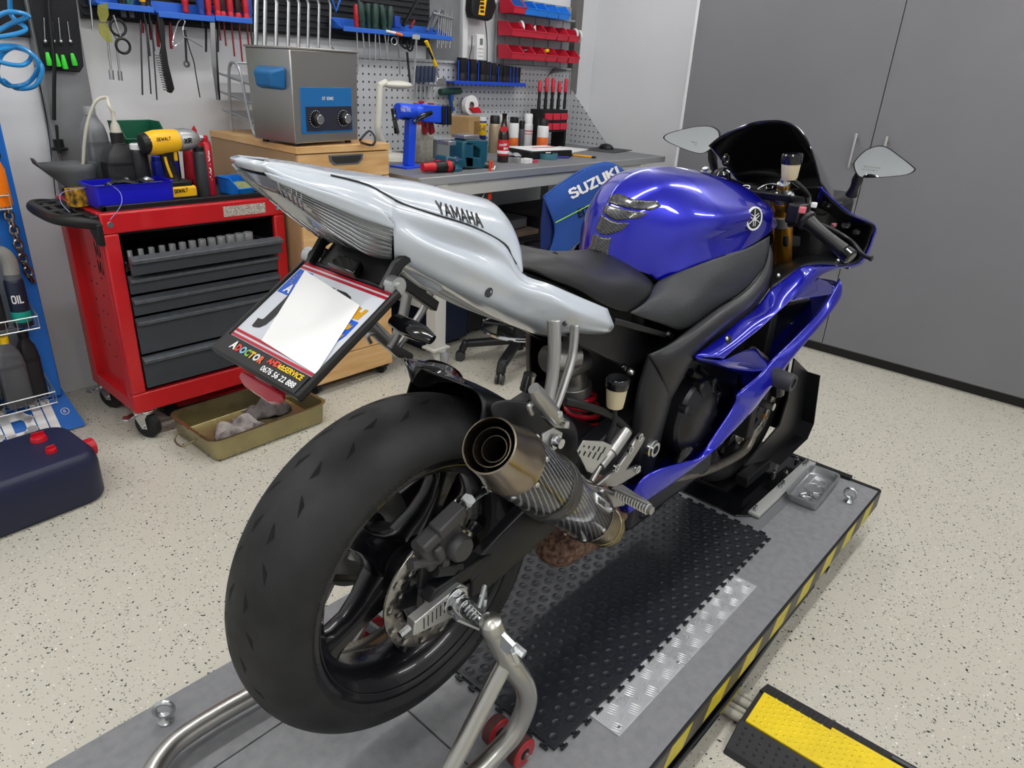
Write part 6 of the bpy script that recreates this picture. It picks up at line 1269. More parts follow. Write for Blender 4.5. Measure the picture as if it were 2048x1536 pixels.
pq = [PY(52, -30, 2.42), PY(150, -30, 2.42), PY(168, 132, 2.42), PY(160, 145, 2.42), PY(95, 140, 2.42), PY(86, 130, 2.42)]
FAB = mat('black_fabric', '#1a1b1f', .85, bump=.2, bscale=200); MB().prism(pq, (0, .012, 0)).build('pouch_body', FAB, t, bevel=.004)
GRN = mat('neon_green', '#3fd23a', .4)
for k, (x, ya, yb) in enumerate(((96, 105, 130), (113, 108, 132), (127, 110, 137), (146, 107, 130))):
    MB().tube(pxl([(x - 2, ya, 2.41), (x + 1, (ya + yb) / 2, 2.405), (x + 4, yb, 2.41)]), [.006, .009, .010], 10).build('pick_handle', GRN, t); MB().tube(pxl([(x - 8 - k, 35 + 8 * (k % 2), 2.415), (x - 6, 80, 2.415)]), .002, 6).ball(PY(x - 5, 83, 2.412), .007, 10).build('pick_shaft', STEEL, t)
o = MB().tube(cr(pxl([(96, -20, 2.40), (100, 40, 2.40), (108, 120, 2.40), (108, 180, 2.41), (108, 240, 2.42)]), 4), .007, 8).build('black_cable', BLK, None, off=(.36, 2.41, 1.2)); tag(o, 'thick black cable hanging in front of the tool roll', 'cable')
o = MB().b2(PY(-40, -20, 2.47), V((PY(72, 76, 2.47).x, 2.46, PY(72, 76, 2.47).z))).build('wall_bag', FAB, None, off=(.1, 2.46, 1.4), bevel=.01); tag(o, 'plain black fabric bag hanging behind the blue air hose', 'bag')
o = MB().tube(cr(pxl([(70, 130, 2.47), (95, 250, 2.47), (112, 400, 2.47)]), 4), .002, 5).build('thin_cable', BLK, None, off=(.3, 2.47, 1.0)); tag(o, 'thin dark cable running down the white wall at left', 'cable')
p = PY(118, 292, 2.44); o = MB().lathe(p + V((0, 0, -.015)), (0, 0, 1), [(0, 0), (.03, 0), (.03, .008), (.018, .012), (.018, .04), (0, .04)], 20).build('hanging_plug', BLK, None, off=p); tag(o, 'black plug hanging on the steel wall column', 'plug')
MBx = MB().tube(pxl([(113, 250, 2.44), (116, 290, 2.44)]), .005, 8).build('plug_cord', BLK, o)
# ================================================================ back wall and workbench
YW = 2.455
RAIL = mat('rail_blue', '#2a63c4', .4); BPL = mat('black_panel', '#202226', .55)
def louver(x0, x1, z0, z1, label):
    t = thing('louvered_panel', label, 'panel', ((x0 + x1) / 2, YW + .02, z0)); MB().b2((x0, YW + .015, z0), (x1, YW + .03, z1)).build('panel_sheet', BPL, t)
    z = z0 + .012
    while z < z1 - .01: MB().b2((x0 + .005, YW + .006, z), (x1 - .005, YW + .016, z + .008)).build('louvre', BPL, t, bevel=.001); z += .028
    return t
louver(.49, 1.62, 1.50, 1.80, 'black louvered tool panel behind the ring spanners')
louver(1.63, 2.27, 1.50, 1.80, 'black louvered tool panel behind the green screwdrivers')
def rail(x0, x1, z, label, notch=None):
    t = thing('tool_rail', label, 'tool rail', ((x0 + x1) / 2, 2.38, z))
    MB().b2((x0, 2.345, z), (x1, YW + .004, z + .006)).b2((x0, 2.34, z - .012), (x1, 2.346, z + .010)).b2((x0, YW - .01, z), (x1, YW + .004, z + .05)).build('shelf', RAIL, t, bevel=.002)
    for x in (x0 + .003, x1 - .003): MB().prism([(x - .003, YW, z), (x - .003, 2.345, z), (x - .003, YW, z + .05)], (.006, 0, 0)).build('end_bracket', RAIL, t)
    return t
ra = PY(200, 22, 2.345); rb = PY(505, 52, 2.345); ZR = 1.543
rail(ra.x, PY(310, 40, 2.345).x, 1.548, 'blue tool rail at the left end of the spanner panel'); rail(PY(318, 40, 2.345).x, PY(430, 50, 2.345).x, 1.535, 'blue hook rail holding the wire brush'); rail(PY(432, 50, 2.345).x, rb.x, 1.540, 'blue tool rail holding the red screwdrivers')
rail(PY(690, 60, 2.33).x, PY(908, 80, 2.33).x, 1.545, 'blue tool rail holding the green screwdrivers')
def driver(px, zt, blade, hl, hm, bm, name, label, group=None, y=2.39, r=.014, tilt=0, tip=None):
    x = PY(px, 40, y).x; t = thing(name, label, 'screwdriver', (x, y, zt), group=group)
    MB().lathe((x, y, zt + .002), V((tilt, 0, 1)), [(0, 0), (r * .75, 0), (r * .95, .008), (r * .7, .018), (r, .03), (r, hl * .8), (r * .7, hl), (0, hl)], 14).build('handle', hm, t, smooth=50)
    MB().cyl((x, y, zt + .004), (x - tilt * blade, y, zt - blade), .0042, .0036, n=8).build('blade', bm, t)
    if tip: MB().lathe((x, y, zt + .002), (0, 0, 1), [(r * 1.02, .002), (r * 1.05, .012), (r * .8, .022)], 14).build('collar', tip, t)
    return t
RB2 = mat('driver_red_black', '#b8202e', .4); RSH = mat('blade_red', '#7d1a22', .4); DKS = mat('dark_steel', '#4b4d50', .35, .9)
for k, (px_, bl) in enumerate(((437, .09), (447, .11), (462, .15), (477, .17), (493, .16))):
    driver(px_, 1.545, bl, .11, mat('driver_black_red', '#2a1518', .4) if k % 2 else RB2, RSH, 'screwdriver', 'red insulated screwdriver, %s from the left in the row of five' % ('first', 'second', 'third', 'fourth', 'fifth')[k], 'red screwdrivers on the rail', tip=REDP)
driver(419, 1.543, .12, .10, RB2, DKS, 'screwdriver', 'stout red screwdriver with a grey blade left of the row of five')
driver(500, 1.545, .19, .10, mat('driver_blue', '#20408f', .4), DKS, 'screwdriver', 'blue-handled screwdriver at the far right of the red row')
driver(404, 1.543, .04, .10, mat('driver_blue', '#20408f'), DKS, 'screwdriver', 'blue-handled screwdriver left of the red screwdrivers', r=.016)
for k, (px_, bl, hm_, n_) in enumerate(((246, .0, BLK, 'black plier handle at the left end of the rail'), (262, .0, mat('driver_teal', '#24565c', .4), 'teal-tipped black plier handle on the left rail'))):
    t = thing('pliers', n_, 'pliers', (PY(px_, 20, 2.39).x, 2.39, 1.55)); x = PY(px_, 20, 2.39).x
    for s in (-1, 1): MB().tube([(x + s * .004, 2.39, 1.555), (x + s * .014, 2.39, 1.60), (x + s * .02, 2.39, 1.68)], [.008, .010, .008], 10).build('grip', hm_, t)
    MB().box((x, 2.39, 1.535), (.022, .008, .045)).build('jaw', DKS, t, bevel=.003)
driver(290, 1.55, .17, .10, mat('driver_yellow', '#e6a81a', .4), DKS, 'screwdriver', 'yellow-handled screwdriver on the left rail', tip=BLK); driver(300, 1.55, .15, .09, BLK, DKS, 'screwdriver', 'black-handled screwdriver beside the yellow one')
driver(374, 1.55, .0, .07, RB2, DKS, 'screwdriver', 'short red and black handle sitting above the hook rail', y=2.42)
def long_rod(px0, py0, px1, py1, name, label, m, r=.0035, y=2.375, endr=None):
    a, b = PY(px0, py0, y), PY(px1, py1, y); o = MB().cyl(a, b, r, n=8); 
    if endr: o.cyl(b, b + (b - a).normalized() * .035, endr, n=10)
    return tag(o.build(name, m, None, off=a), label, 'tool')
long_rod(281, 40, 285, 190, 'long_rod', 'longest thin steel rod hanging left of the wire brush', DKS); long_rod(292, 42, 302, 188, 'long_rod', 'thin steel rod with a dark tip left of the wire brush', DKS, .003); long_rod(303, 42, 314, 200, 'long_rod', 'thin dark rod hanging just behind the wire brush', DKS, .003)
long_rod(213, 60, 222, 140, 'nut_driver', 'steel nut driver with a thick end, left of a pair', STEEL, .004, endr=.009); long_rod(232, 80, 239, 142, 'nut_driver', 'steel nut driver with a thick end, right of a pair', STEEL, .004, endr=.009)
long_rod(180, 0, 186, 62, 'chrome_rod', 'short chrome rod hanging at the left end of the tool panel', CHROME, .004)
for k, (a, b, l_) in enumerate(((284, 66, 'dark red plier handle left of the black wire brush'), (302, 80, 'dark red plier handle close behind the wire brush'), (316, 94, 'dark red plier handle right beside the wire brush'), (342, 98, 'dark red plier handle right of the wire brush'))):
    o = MB().tube(pxl([(a - 2, 44, 2.40), (a, (44 + b) / 2, 2.40), (a + 1, b, 2.40)]), [.005, .008, .006], 10).build('pliers', RSH, None, off=PY(a, 44, 2.4)); tag(o, l_, 'pliers')
# wire brush
t = thing('wire_brush', 'black plastic wire brush hanging from the hook rail', 'brush', PY(320, 35, 2.35))
MB().prism(pxl([(314, 28, 2.35), (324, 26, 2.35), (330, 50, 2.35), (332, 90, 2.35), (338, 130, 2.35), (350, 178, 2.35), (344, 187, 2.35), (336, 184, 2.35), (326, 140, 2.35), (321, 108, 2.35), (325, 92, 2.35), (318, 60, 2.35)]), (0, .016, 0)).build('brush_body', BLK, t, bevel=.004)
mb = MB()
for k in range(15):
    y = 110 + k * 4.9; x = 322 + k * 1.2
    for q in range(3): a = PY(x, y + q * .8, 2.352 + q * .005); mb.cyl(a, PY(x - 12, y + q * .8 - .5, 2.352 + q * .005), .0012, n=5)
mb.build('bristles', STEEL, t, kind='stuff')
# scissors / goggles / hook / strap / tweezers
t = thing('scissors', 'black-handled scissors hanging at the left rail', 'scissors', PY(232, 70, 2.36)); MB().torus(PY(236, 55, 2.36), (0, 1, 0), .028, .005).torus(PY(246, 92, 2.36), (0, 1, 0), .026, .005).build('finger_loops', BLK, t); MB().bar(PY(240, 72, 2.36), PY(226, 30, 2.36), .014, .004).build('scissor_blade', STEEL, t)
t = thing('safety_glasses', 'yellow-tinted safety glasses hanging over the left rail', 'glasses', PY(208, 60, 2.34))
GLS = mat('tint_yellow', '#b8b95a', .1, trans=.6, alpha=.8)
for pts in ([(196, 10), (215, 5), (218, 30), (212, 44), (200, 42), (195, 25)], [(196, 48), (212, 46), (222, 68), (225, 85), (212, 82), (200, 68)]): MB().prism([PY(a, b, 2.335) for a, b in pts], (0, .003, 0)).build('lens', GLS, t)
MB().tube(pxl([(205, 45, 2.335), (222, 60, 2.36), (236, 85, 2.38)]), .002, 6).build('temple', GLS, t)
t = thing('wire_hook', 'bent bright wire hook on the hook rail right of the wire brush', 'hook', PY(365, 45, 2.35)); MB().tube(cr(pxl([(405, 94, 2.35), (385, 82, 2.35), (368, 72, 2.35), (366, 55, 2.35), (370, 42, 2.35), (362, 38, 2.35), (354, 50, 2.35), (346, 80, 2.35), (347, 92, 2.35), (356, 88, 2.35), (366, 76, 2.35)]), 4), .0025, 6).build('wire', CHROME, t)
t = thing('flat_spanner', 'small dark spanner hanging behind the bent wire hook', 'spanner', PY(372, 60, 2.37)); MB().bar(PY(370, 60, 2.37), PY(373, 125, 2.37), .010, .005).build('shaft', DKS, t); MB().lathe(PY(373, 128, 2.37), (0, -1, 0), [(.007, -.004), (.014, -.004), (.014, .004), (.007, .004)], 16).build('ring_end', CHROME, t)
o = MB().tube(cr(pxl([(372, 70, 2.36), (380, 100, 2.36), (388, 125, 2.36), (392, 150, 2.36), (400, 195, 2.36)]), 5), .0022, 6).build('cord_loop', BLK, None, off=PY(380, 100, 2.36)); tag(o, 'thin black cord dangling below the hook rail', 'cord')
t = thing('tongs', 'long bright steel tweezers hanging right of the black cord', 'tongs', PY(425, 50, 2.35)); MB().prism([PY(420, 45, 2.35), PY(430, 45, 2.35), PY(432, 110, 2.35), PY(436, 200, 2.35), (PY(433, 200, 2.35)), PY(424, 130, 2.35)], (0, .004, 0)).build('front_leg', STEEL, t); MB().prism([PY(424, 60, 2.36), PY(432, 60, 2.36), PY(441, 200, 2.36), PY(438, 200, 2.36)], (0, .004, 0)).build('rear_leg', DKS, t)
for k, (px_, l_) in enumerate(((412, 'flat dark file hanging left of the steel tweezers'), (436, 'flat dark file hanging right of the steel tweezers'))):
    o = MB().bar(PY(px_, 52, 2.39), PY(px_, 104, 2.39), .012, .004).build('file', DKS, None, off=PY(px_, 52, 2.39)); tag(o, l_, 'file')
# ring spanners
SP = mat('spanner_chrome', '#8f9194', .32, .95)
for k, (px_, top, bot, wpx) in enumerate(((512, -10, 150, 9.5), (530, -5, 140, 8.5), (553, 0, 128, 8), (577, 0, 122, 7.5), (598, 2, 116, 7), (617, 3, 112, 6.5), (638, 4, 108, 6), (661, 5, 102, 5))):
    y = 2.40; a = PY(px_, top, y); b = PY(px_ - 1, bot - 6, y); wd = wpx / 430
    t = thing('ring_spanner', 'chrome ring spanner, %s from the left in the row of eight' % ('first', 'second', 'third', 'fourth', 'fifth', 'sixth', 'seventh', 'eighth')[k], 'spanner', b, group='ring spanners on the wall')
    MB().tube([a + V((.004, .02, .012)), a + V((0, 0, -.012)), b + V((0, 0, .014)), b + V((.006, -.02, -.006))], [wd * .5] * 4, 10, flat=.55).build('shaft', SP, t)
    for p, s in ((b + V((.008, -.026, -.016)), 1),): MB().lathe(p, V((.25, -.85, .45)), [(wd * .62, -wd * .45), (wd, -wd * .45), (wd * 1.05, 0), (wd, wd * .45), (wd * .62, wd * .45), (wd * .62, -wd * .45)], 12 if k else 24).build('ring', SP, t, smooth=30)
    MB().lathe(a + V((.006, .026, .02)), V((.25, -.85, .45)), [(wd * .6, -wd * .4), (wd, -wd * .4), (wd, wd * .4), (wd * .6, wd * .4), (wd * .6, -wd * .4)], 16).build('ring', SP, t, smooth=30)
o = MB().tube(pxl([(664, 0, 2.42), (672, 22, 2.42), (680, 0, 2.42)]), .006, 8).build('hanger_hook', RAIL, None, off=PY(672, 10, 2.42)); tag(o, 'blue V-shaped hook right of the ring spanners', 'hook')
# green screwdrivers on the second rail
GD = mat('driver_green', '#25413a', .4, var=.3, vscale=30)
for k, (px_, bl, tl) in enumerate(((724, .12, .15), (737, .17, .0), (750, .14, -.05), (757, .13, .1), (768, .13, .25), (777, .10, -.2))):
    driver(px_, 1.552, bl, .115, GD, STEEL, 'screwdriver', 'dark green screwdriver, %s from the left in the clump of six' % ('first', 'second', 'third', 'fourth', 'fifth', 'sixth')[k], 'green screwdrivers on the rail', y=2.36 + .03 * (k % 2), r=.019, tilt=-tl * .6)
driver(713, 1.555, .20, .10, mat('driver_red2', '#a81e28', .4), STEEL, 'screwdriver', 'red and black screwdriver left of the green clump', y=2.37)
t = thing('combination_spanner', 'small chrome spanner tucked behind the red screwdriver', 'spanner', PY(718, 10, 2.41)); MB().bar(PY(716, 30, 2.41), PY(716, -10, 2.41), .014, .006).build('shaft', SP, t); MB().torus(PY(722, 14, 2.41), (0, 1, 0), .014, .005).build('ring', SP, t)
o = MB().box(PY(791, 44, 2.40), (.045, .035, .055), rotz(.3)).build('blue_holder', mat('holder_blue', '#2447a6', .4), None, off=PY(791, 50, 2.40), bevel=.004); tag(o, 'small blue plastic holder on the right tool rail', 'holder')
t = thing('hand_brush', 'slanting black brush with a red grip on the right rail', 'brush', PY(820, 55, 2.38)); MB().bar(PY(806, 52, 2.38), PY(836, 0, 2.38), .022, .012).build('brush_back', BLK, t, bevel=.003); MB().bar(PY(820, 56, 2.37), PY(829, 40, 2.37), .014, .012).build('brush_grip', RSH, t, bevel=.003); 
mb = MB()
for k in range(14): a = PY(820 + k * 1.6, 45 - k * 2.6, 2.375); mb.cyl(a, a + V((.022, 0, -.008)), .0012, n=4)
mb.build('bristles', DKS, t, kind='stuff')
t = thing('orange_marker', 'white and orange marker lying on the right tool rail', 'marker', PY(790, 64, 2.34)); MB().cyl(PY(772, 62, 2.34), PY(790, 66, 2.34), .007).build('barrel', WHT, t); MB().cyl(PY(790, 66, 2.34), PY(804, 70, 2.34), .0072).build('sleeve', mat('marker_orange', '#e8743a', .5), t)
for k, (px_, py_, l_) in enumerate(((862, 40, 'grey plier handle, left of the clutch of chrome keys'), (876, 46, 'grey plier handle, right of the first grey one'))):
    o = MB().tube(pxl([(px_ - 8, 62, 2.37), (px_, py_, 2.37), (px_ + 10, 22, 2.37)]), [.008, .011, .009], 10).build('pliers', mat('plier_grey', '#4a4d55', .4), None, off=PY(px_, 60, 2.37)); tag(o, l_, 'pliers')
o = MB().bar(PY(866, 26, 2.34), PY(908, 38, 2.34), .014, .010).build('sliding_bar_tool', STEEL, None, off=PY(886, 32, 2.34), bevel=.002); tag(o, 'steel T-handle bar over the chrome hex keys', 'tool')
for k in range(7):
    px_ = 876 + k * 4.2; o = MB().cyl(PY(px_ + 3, 20 + k % 3 * 6, 2.36), PY(px_ - 2, 96 - k % 2 * 8, 2.36), .0028, n=6).build('hex_key', CHROME, None, off=PY(px_, 60, 2.36)); tag(o, 'chrome hex key at the right end of the right rail, %s from the left' % ORD[k], 'hex key', 'hex keys on the right rail')
# tools hanging below the second rail
t = thing('window_scraper', 'yellow-handled scraper hanging over the pegboard', 'scraper', PY(870, 120, 2.3)); MB().tube(cr(pxl([(852, 82, 2.3), (858, 95, 2.3), (864, 112, 2.3), (872, 132, 2.3)]), 4), [.013, .013, .012, .011, .010, .010, .010, .010, .010, .010, .011, .013, .012], 12, flat=.7).build('handle', YELP, t); MB().tube(pxl([(856, 96, 2.29), (866, 118, 2.29)]), .006, 8).build('grip_pad', BLK, t); MB().cyl(PY(872, 132, 2.3), PY(876, 152, 2.3), .007).build('neck', ZINC, t); MB().box(PY(882, 162, 2.3), (.075, .012, .032), rotz(.1)).build('head', ZINC, t, bevel=.004); MB().box(PY(882, 171, 2.3), (.07, .004, .018), rotz(.1)).build('blade', STEEL, t)
t = thing('caliper_gauge', 'long pale vernier gauge hanging from the right tool rail', 'gauge', PY(830, 120, 2.33)); MB().bar(PY(833, 68, 2.33), PY(827, 170, 2.33), .014, .004).build('beam', mat('gauge_pale', '#c4c6c8', .35, .5), t); MB().box(PY(832, 74, 2.33), (.05, .006, .022)).build('jaw', mat('gauge_pale', '#c4c6c8'), t); MB().bar(PY(829, 176, 2.33), PY(826, 200, 2.33), .008, .004).build('depth_rod', STEEL, t)
t = thing('pruning_shears', 'slim steel shears hanging left of the vernier gauge', 'shears', PY(798, 100, 2.37)); MB().torus(PY(788, 82, 2.37), (0, 1, 0), .018, .004).bar(PY(795, 72, 2.37), PY(800, 150, 2.37), .008, .004).build('blade', STEEL, t)
t = thing('black_scissors', 'large black scissors hanging just left of the vernier gauge', 'scissors', PY(815, 120, 2.38)); MB().torus(PY(812, 84, 2.38), (.3, 1, 0), .03, .005).torus(PY(820, 90, 2.38), (-.3, 1, 0), .028, .005).build('finger_loops', BLK, t); MB().bar(PY(814, 104, 2.38), PY(820, 165, 2.38), .014, .004).build('scissor_blade', DKS, t)
# ---------------------------------------------------------------- pegboard
PEG = mat('pegboard_grey', '#b9bcc0', .5)
N, L, b_ = nodes(PEG); tc = N.new('ShaderNodeTexCoord'); sx_ = N.new('ShaderNodeSeparateXYZ'); L.new(tc.outputs['Object'], sx_.inputs[0])
def frac(out):
    a = N.new('ShaderNodeMath'); a.operation = 'MULTIPLY'; a.inputs[1].default_value = 1 / .038; L.new(out, a.inputs[0]); f_ = N.new('ShaderNodeMath'); f_.operation = 'FRACT'; L.new(a.outputs[0], f_.inputs[0]); c = N.new('ShaderNodeMath'); c.operation = 'SUBTRACT'; c.inputs[1].default_value = .5; L.new(f_.outputs[0], c.inputs[0]); d = N.new('ShaderNodeMath'); d.operation = 'ABSOLUTE'; L.new(c.outputs[0], d.inputs[0]); l_ = N.new('ShaderNodeMath'); l_.operation = 'LESS_THAN'; l_.inputs[1].default_value = .125; L.new(d.outputs[0], l_.inputs[0]); return l_.outputs[0]
ad = N.new('ShaderNodeMath'); ad.operation = 'ADD'; L.new(sx_.outputs[0], ad.inputs[0]); L.new(sx_.outputs[1], ad.inputs[1])
mu = N.new('ShaderNodeMath'); mu.operation = 'MULTIPLY'; L.new(frac(ad.outputs[0]), mu.inputs[0]); L.new(frac(sx_.outputs[2]), mu.inputs[1])
mx = N.new('ShaderNodeMix'); mx.data_type = 'RGBA'; mx.inputs[6].default_value = lin('#b9bcc0'); mx.inputs[7].default_value = lin('#2a2b2e'); L.new(mu.outputs[0], mx.inputs[0]); L.new(mx.outputs[2], b_.inputs['Base Color'])
ZB = .9465
t = thing('pegboard', 'light grey perforated tool board along the back of the bench', 'pegboard', (2.5, 2.46, ZB))
MB().b2((1.48, 2.458, ZB + .002), (3.56, 2.468, 1.432)).build('board', PEG, t, smooth=0); MB().b2((1.48, 2.445, 1.420), (3.56, 2.47, 1.434)).b2((3.545, 2.445, ZB), (3.56, 2.47, 1.434)).build('board_edge', mat('board_edge', '#aeb1b5', .5), t)
MB().prism([(3.558, 2.445, ZB + .002), (3.558, 2.06, ZB + .002), (3.558, 2.445, 1.30)], (.006, 0, 0)).build('side_gusset', PEG, t, smooth=0)
# socket rail
t0 = thing('socket_rail', 'blue socket rail with upright dividers on the pegboard', 'socket rail', (2.75, 2.41, 1.32)); sA = PY(906, 166, 2.37); sB = PY(1048, 173, 2.37)
MB().b2((sA.x, 2.36, 1.318), (sB.x, 2.455, 1.327)).b2((sA.x, 2.355, 1.312), (sB.x, 2.361, 1.332)).build('shelf', mat('rail_royal', '#1a46c0', .4), t0, bevel=.002)
def sx(px_): return PY(px_, 160, 2.39).x
for px_ in (917, 937, 957, 981, 997, 1004, 1012, 1020, 1027, 1034): MB().b2((sx(px_) - .003, 2.39, 1.327), (sx(px_) + .003, 2.395, 1.44 - (.02 if px_ > 990 else 0))).build('divider', mat('rail_royal', '#1a46c0'), t0)
SKB = mat('impact_black', '#1b1b1e', .4, .3)
for k, (px_, r, h) in enumerate(((927, .031, .125), (947, .029, .12), (967, .029, .118), (977, .022, .112), (989, .022, .108), (1003, .018, .105), (1011, .017, .10), (1018, .016, .098), (1024, .015, .096), (1031, .016, .094), (1039, .016, .092))):
    o = MB().lathe((sx(px_), 2.405, 1.328), (0, 0, 1), [(0, 0), (r, 0), (r, h * .3), (r * .94, h * .34), (r, h * .4), (r, h), (r * .7, h), (r * .7, h * .6), (0, h * .6)], 18).build('impact_socket', SKB, None, off=(sx(px_), 2.405, 1.328), smooth=35); tag(o, 'black impact socket, %s from the left on the blue socket rail' % ('first and thickest', 'second', 'third', 'fourth', 'fifth', 'sixth', 'seventh', 'eighth', 'ninth', 'tenth', 'eleventh')[k], 'socket', 'impact sockets on the rail')
# bins on the wall rails
LP = mat('louvre_panel_grey', '#9b9da1', .45, .4)
t = thing('bin_panel', 'grey metal bin panel with rails on the back wall', 'panel', (3.2, 2.45, 1.44)); xa, xb = PY(998, 80, 2.45).x, PY(1128, 80, 2.45).x
MB().b2((xa - .02, 2.452, 1.437), (xb + .06, 2.46, 1.80)).build('panel_sheet', LP, t)
for zz in (1.475, 1.60, 1.715): MB().b2((xa, 2.43, zz), (xb + .08, 2.452, zz + .012)).build('panel_rail', LP, t)
for k in range(5): x = xa + .05 + k * .14; MB().b2((x, 2.447, 1.44), (x + .008, 2.453, 1.8)).build('panel_rib', LP, t)
RBN = mat('bin_red', '#c4253c', .38)
ordn = ('first', 'second', 'third', 'fourth', 'fifth', 'sixth')
for row, (z0, lab) in enumerate(((1.465, 'lowest'), (1.59, 'middle'))):
    for k in range(6):
        px_ = 1032 + k * 22.6; x = PY(px_, 110 - row * 40, 2.33).x
        storage_bin(V((x, 2.43, z0)), .115, .12, .075, RBN, 'storage_bin', 'red storage bin, %s from the left in the %s row' % (ordn[k], lab), group='red wall bins')
for k in range(5):
    x = PY(1036 + k * 22.6, 18, 2.33).x; storage_bin(V((x, 2.43, 1.71)), .115, .12, .075, RBN if k == 0 else LB, 'storage_bin', ('red storage bin at the left of the topmost wall row' if k == 0 else 'blue storage bin, %s from the red one in the topmost row' % ordn[k - 1]), group='red wall bins' if k == 0 else 'blue wall bins')
for k, (px_, py_, l_) in enumerate(((1042, 55, 'white tape ring leaning in the first middle-row bin'), (1150, 70, 'white tape ring, left of two in the last middle-row bin'), (1158, 73, 'white tape ring, right of two in the last middle-row bin'))):
    p = PY(px_, py_, 2.36); o = MB().torus(p, (1, -.35, .1), .032, .008, 24, 8).build('tape_ring', WHT, None, off=p - V((0, 0, .035))); tag(o, l_, 'tape')
p = PY(1093, 103, 2.35); o = MB().cyl(p - V((.015, 0, 0)), p + V((.015, 0, .006)), .011).build('yellow_cap', YELP, None, off=p); tag(o, 'small yellow plug in the third lowest-row bin', 'plug')
p = PY(1068, 60, 2.36); o = MB().tube([p - V((.01, 0, 0)), p + V((.005, 0, .02)), p + V((.012, 0, -.012))], .008, 8).build('white_fitting', WHT, None, off=p); tag(o, 'white pipe fitting in the second middle-row bin', 'fitting')
p = PY(1050, 100, 2.36); o = MB().ball(p, .018, 10, (1.4, .8, .6)).build('chrome_part', CHROME, None, off=p); tag(o, 'shiny chrome part in the first lowest-row bin', 'part')
# charger, remote, cables
t = thing('battery_charger', 'black battery charger with a yellow label on the wall', 'charger', PY(970, 20, 2.40)); q = pxl([(948, -30, 2.40), (986, -30, 2.40), (994, 15, 2.40), (985, 38, 2.40), (978, 42, 2.40), (947, 36, 2.40), (944, 20, 2.40)]); MB().prism(q, (0, .06, 0)).build('charger_body', BLK, t, bevel=.010, seg=3); MB().prism(pxl([(962, -6, 2.3985), (974, -4, 2.3985), (969, 31, 2.3985), (957, 29, 2.3985)]), (0, .001, 0)).build('yellow_label', YD, t, smooth=0)
mb = MB()
for k in range(4): mb.prism(pxl([(960.5 + k * .4 - k, 25 - k * 8, 2.3975), (968 - k * .0, 26 - k * 8, 2.3975), (968.5, 21 - k * 8, 2.3975), (961.5, 20 - k * 8, 2.3975)]), (0, .0008, 0))
mb.build('label_print', INKB, t, kind='stuff')
o = MB().tube(cr(pxl([(970, 40, 2.42), (974, 80, 2.42), (974, 127, 2.44)]), 4), .003, 6).build('charger_cord', BLK, None, off=PY(972, 60, 2.42)); tag(o, 'black cord running down from the battery charger', 'cord')
o = MB().tube(cr(pxl([(944, 72, 2.45), (943, 95, 2.45), (937, 124, 2.45)]), 4), .0025, 6).build('short_cable', BLK, None, off=PY(943, 90, 2.45)); tag(o, 'short black cord left of the white remote control', 'cord')
t = thing('remote_control', 'white air conditioner remote control in a wall holder', 'remote', PY(960, 125, 2.44)); ra_, rb_ = PY(951, 127, 2.43), PY(967, 70, 2.43); MB().b2((ra_.x, 2.42, ra_.z), (rb_.x, 2.448, rb_.z)).build('remote_body', WHT, t, bevel=.004); MB().b2(((ra_.x * .65 + rb_.x * .35), 2.4185, rb_.z - .055), ((ra_.x * .25 + rb_.x * .75), 2.42, rb_.z - .02)).build('screen', mat('lcd_grey', '#6c7470', .3), t)
mb = MB()
for r in range(6):
    for c_ in range(3): mb.box((ra_.x + (rb_.x - ra_.x) * (.25 + .25 * c_), 2.4192, rb_.z - .075 - r * .02), (.009, .002, .006))
mb.build('buttons', mat('button_grey', '#a9adb0', .5), t, kind='stuff')
# ---------------------------------------------------------------- wood drawer cabinet
BI = mat('birch', '#d3aa74', .45, var=.12, vscale=3); N, L, b_ = nodes(BI); tc = N.new('ShaderNodeTexCoord'); mp = N.new('ShaderNodeMapping'); mp.inputs['Scale'].default_value = (1.2, 1.2, 9); wv = N.new('ShaderNodeTexNoise'); wv.inputs['Scale'].default_value = 3; wv.inputs['Detail'].default_value = 8; wv.inputs['Distortion'].default_value = .6; L.new(tc.outputs['Object'], mp.inputs[0]); L.new(mp.outputs[0], wv.inputs['Vector']); rp_ = N.new('ShaderNodeValToRGB'); rp_.color_ramp.elements[0].color = lin('#c89a62'); rp_.color_ramp.elements[1].color = lin('#dcb681'); rp_.color_ramp.elements[0].position = .35; rp_.color_ramp.elements[1].position = .65; L.new(wv.outputs['Fac'], rp_.inputs[0]); L.new(rp_.outputs[0], b_.inputs['Base Color'])
BIS = mat('birch_side', '#a98a66', .5, var=.15, vscale=4)
t = thing('drawer_cabinet', 'birch drawer cabinet on castors between the red trolley and the bench', 'cabinet', (1.16, 2.0, 0)); wx0, wx1, wy0, wy1, wz = .932, 1.388, 1.74, 2.44, 1.087
MB().b2((wx0, wy0 + .016, .05), (wx1, wy1, wz - .028)).build('carcass', BIS, t, bevel=.001); MB().b2((wx0 - .004, wy0 - .004, wz - .027), (wx1 + .004, wy1, wz)).build('top_board', BI, t, bevel=.002)
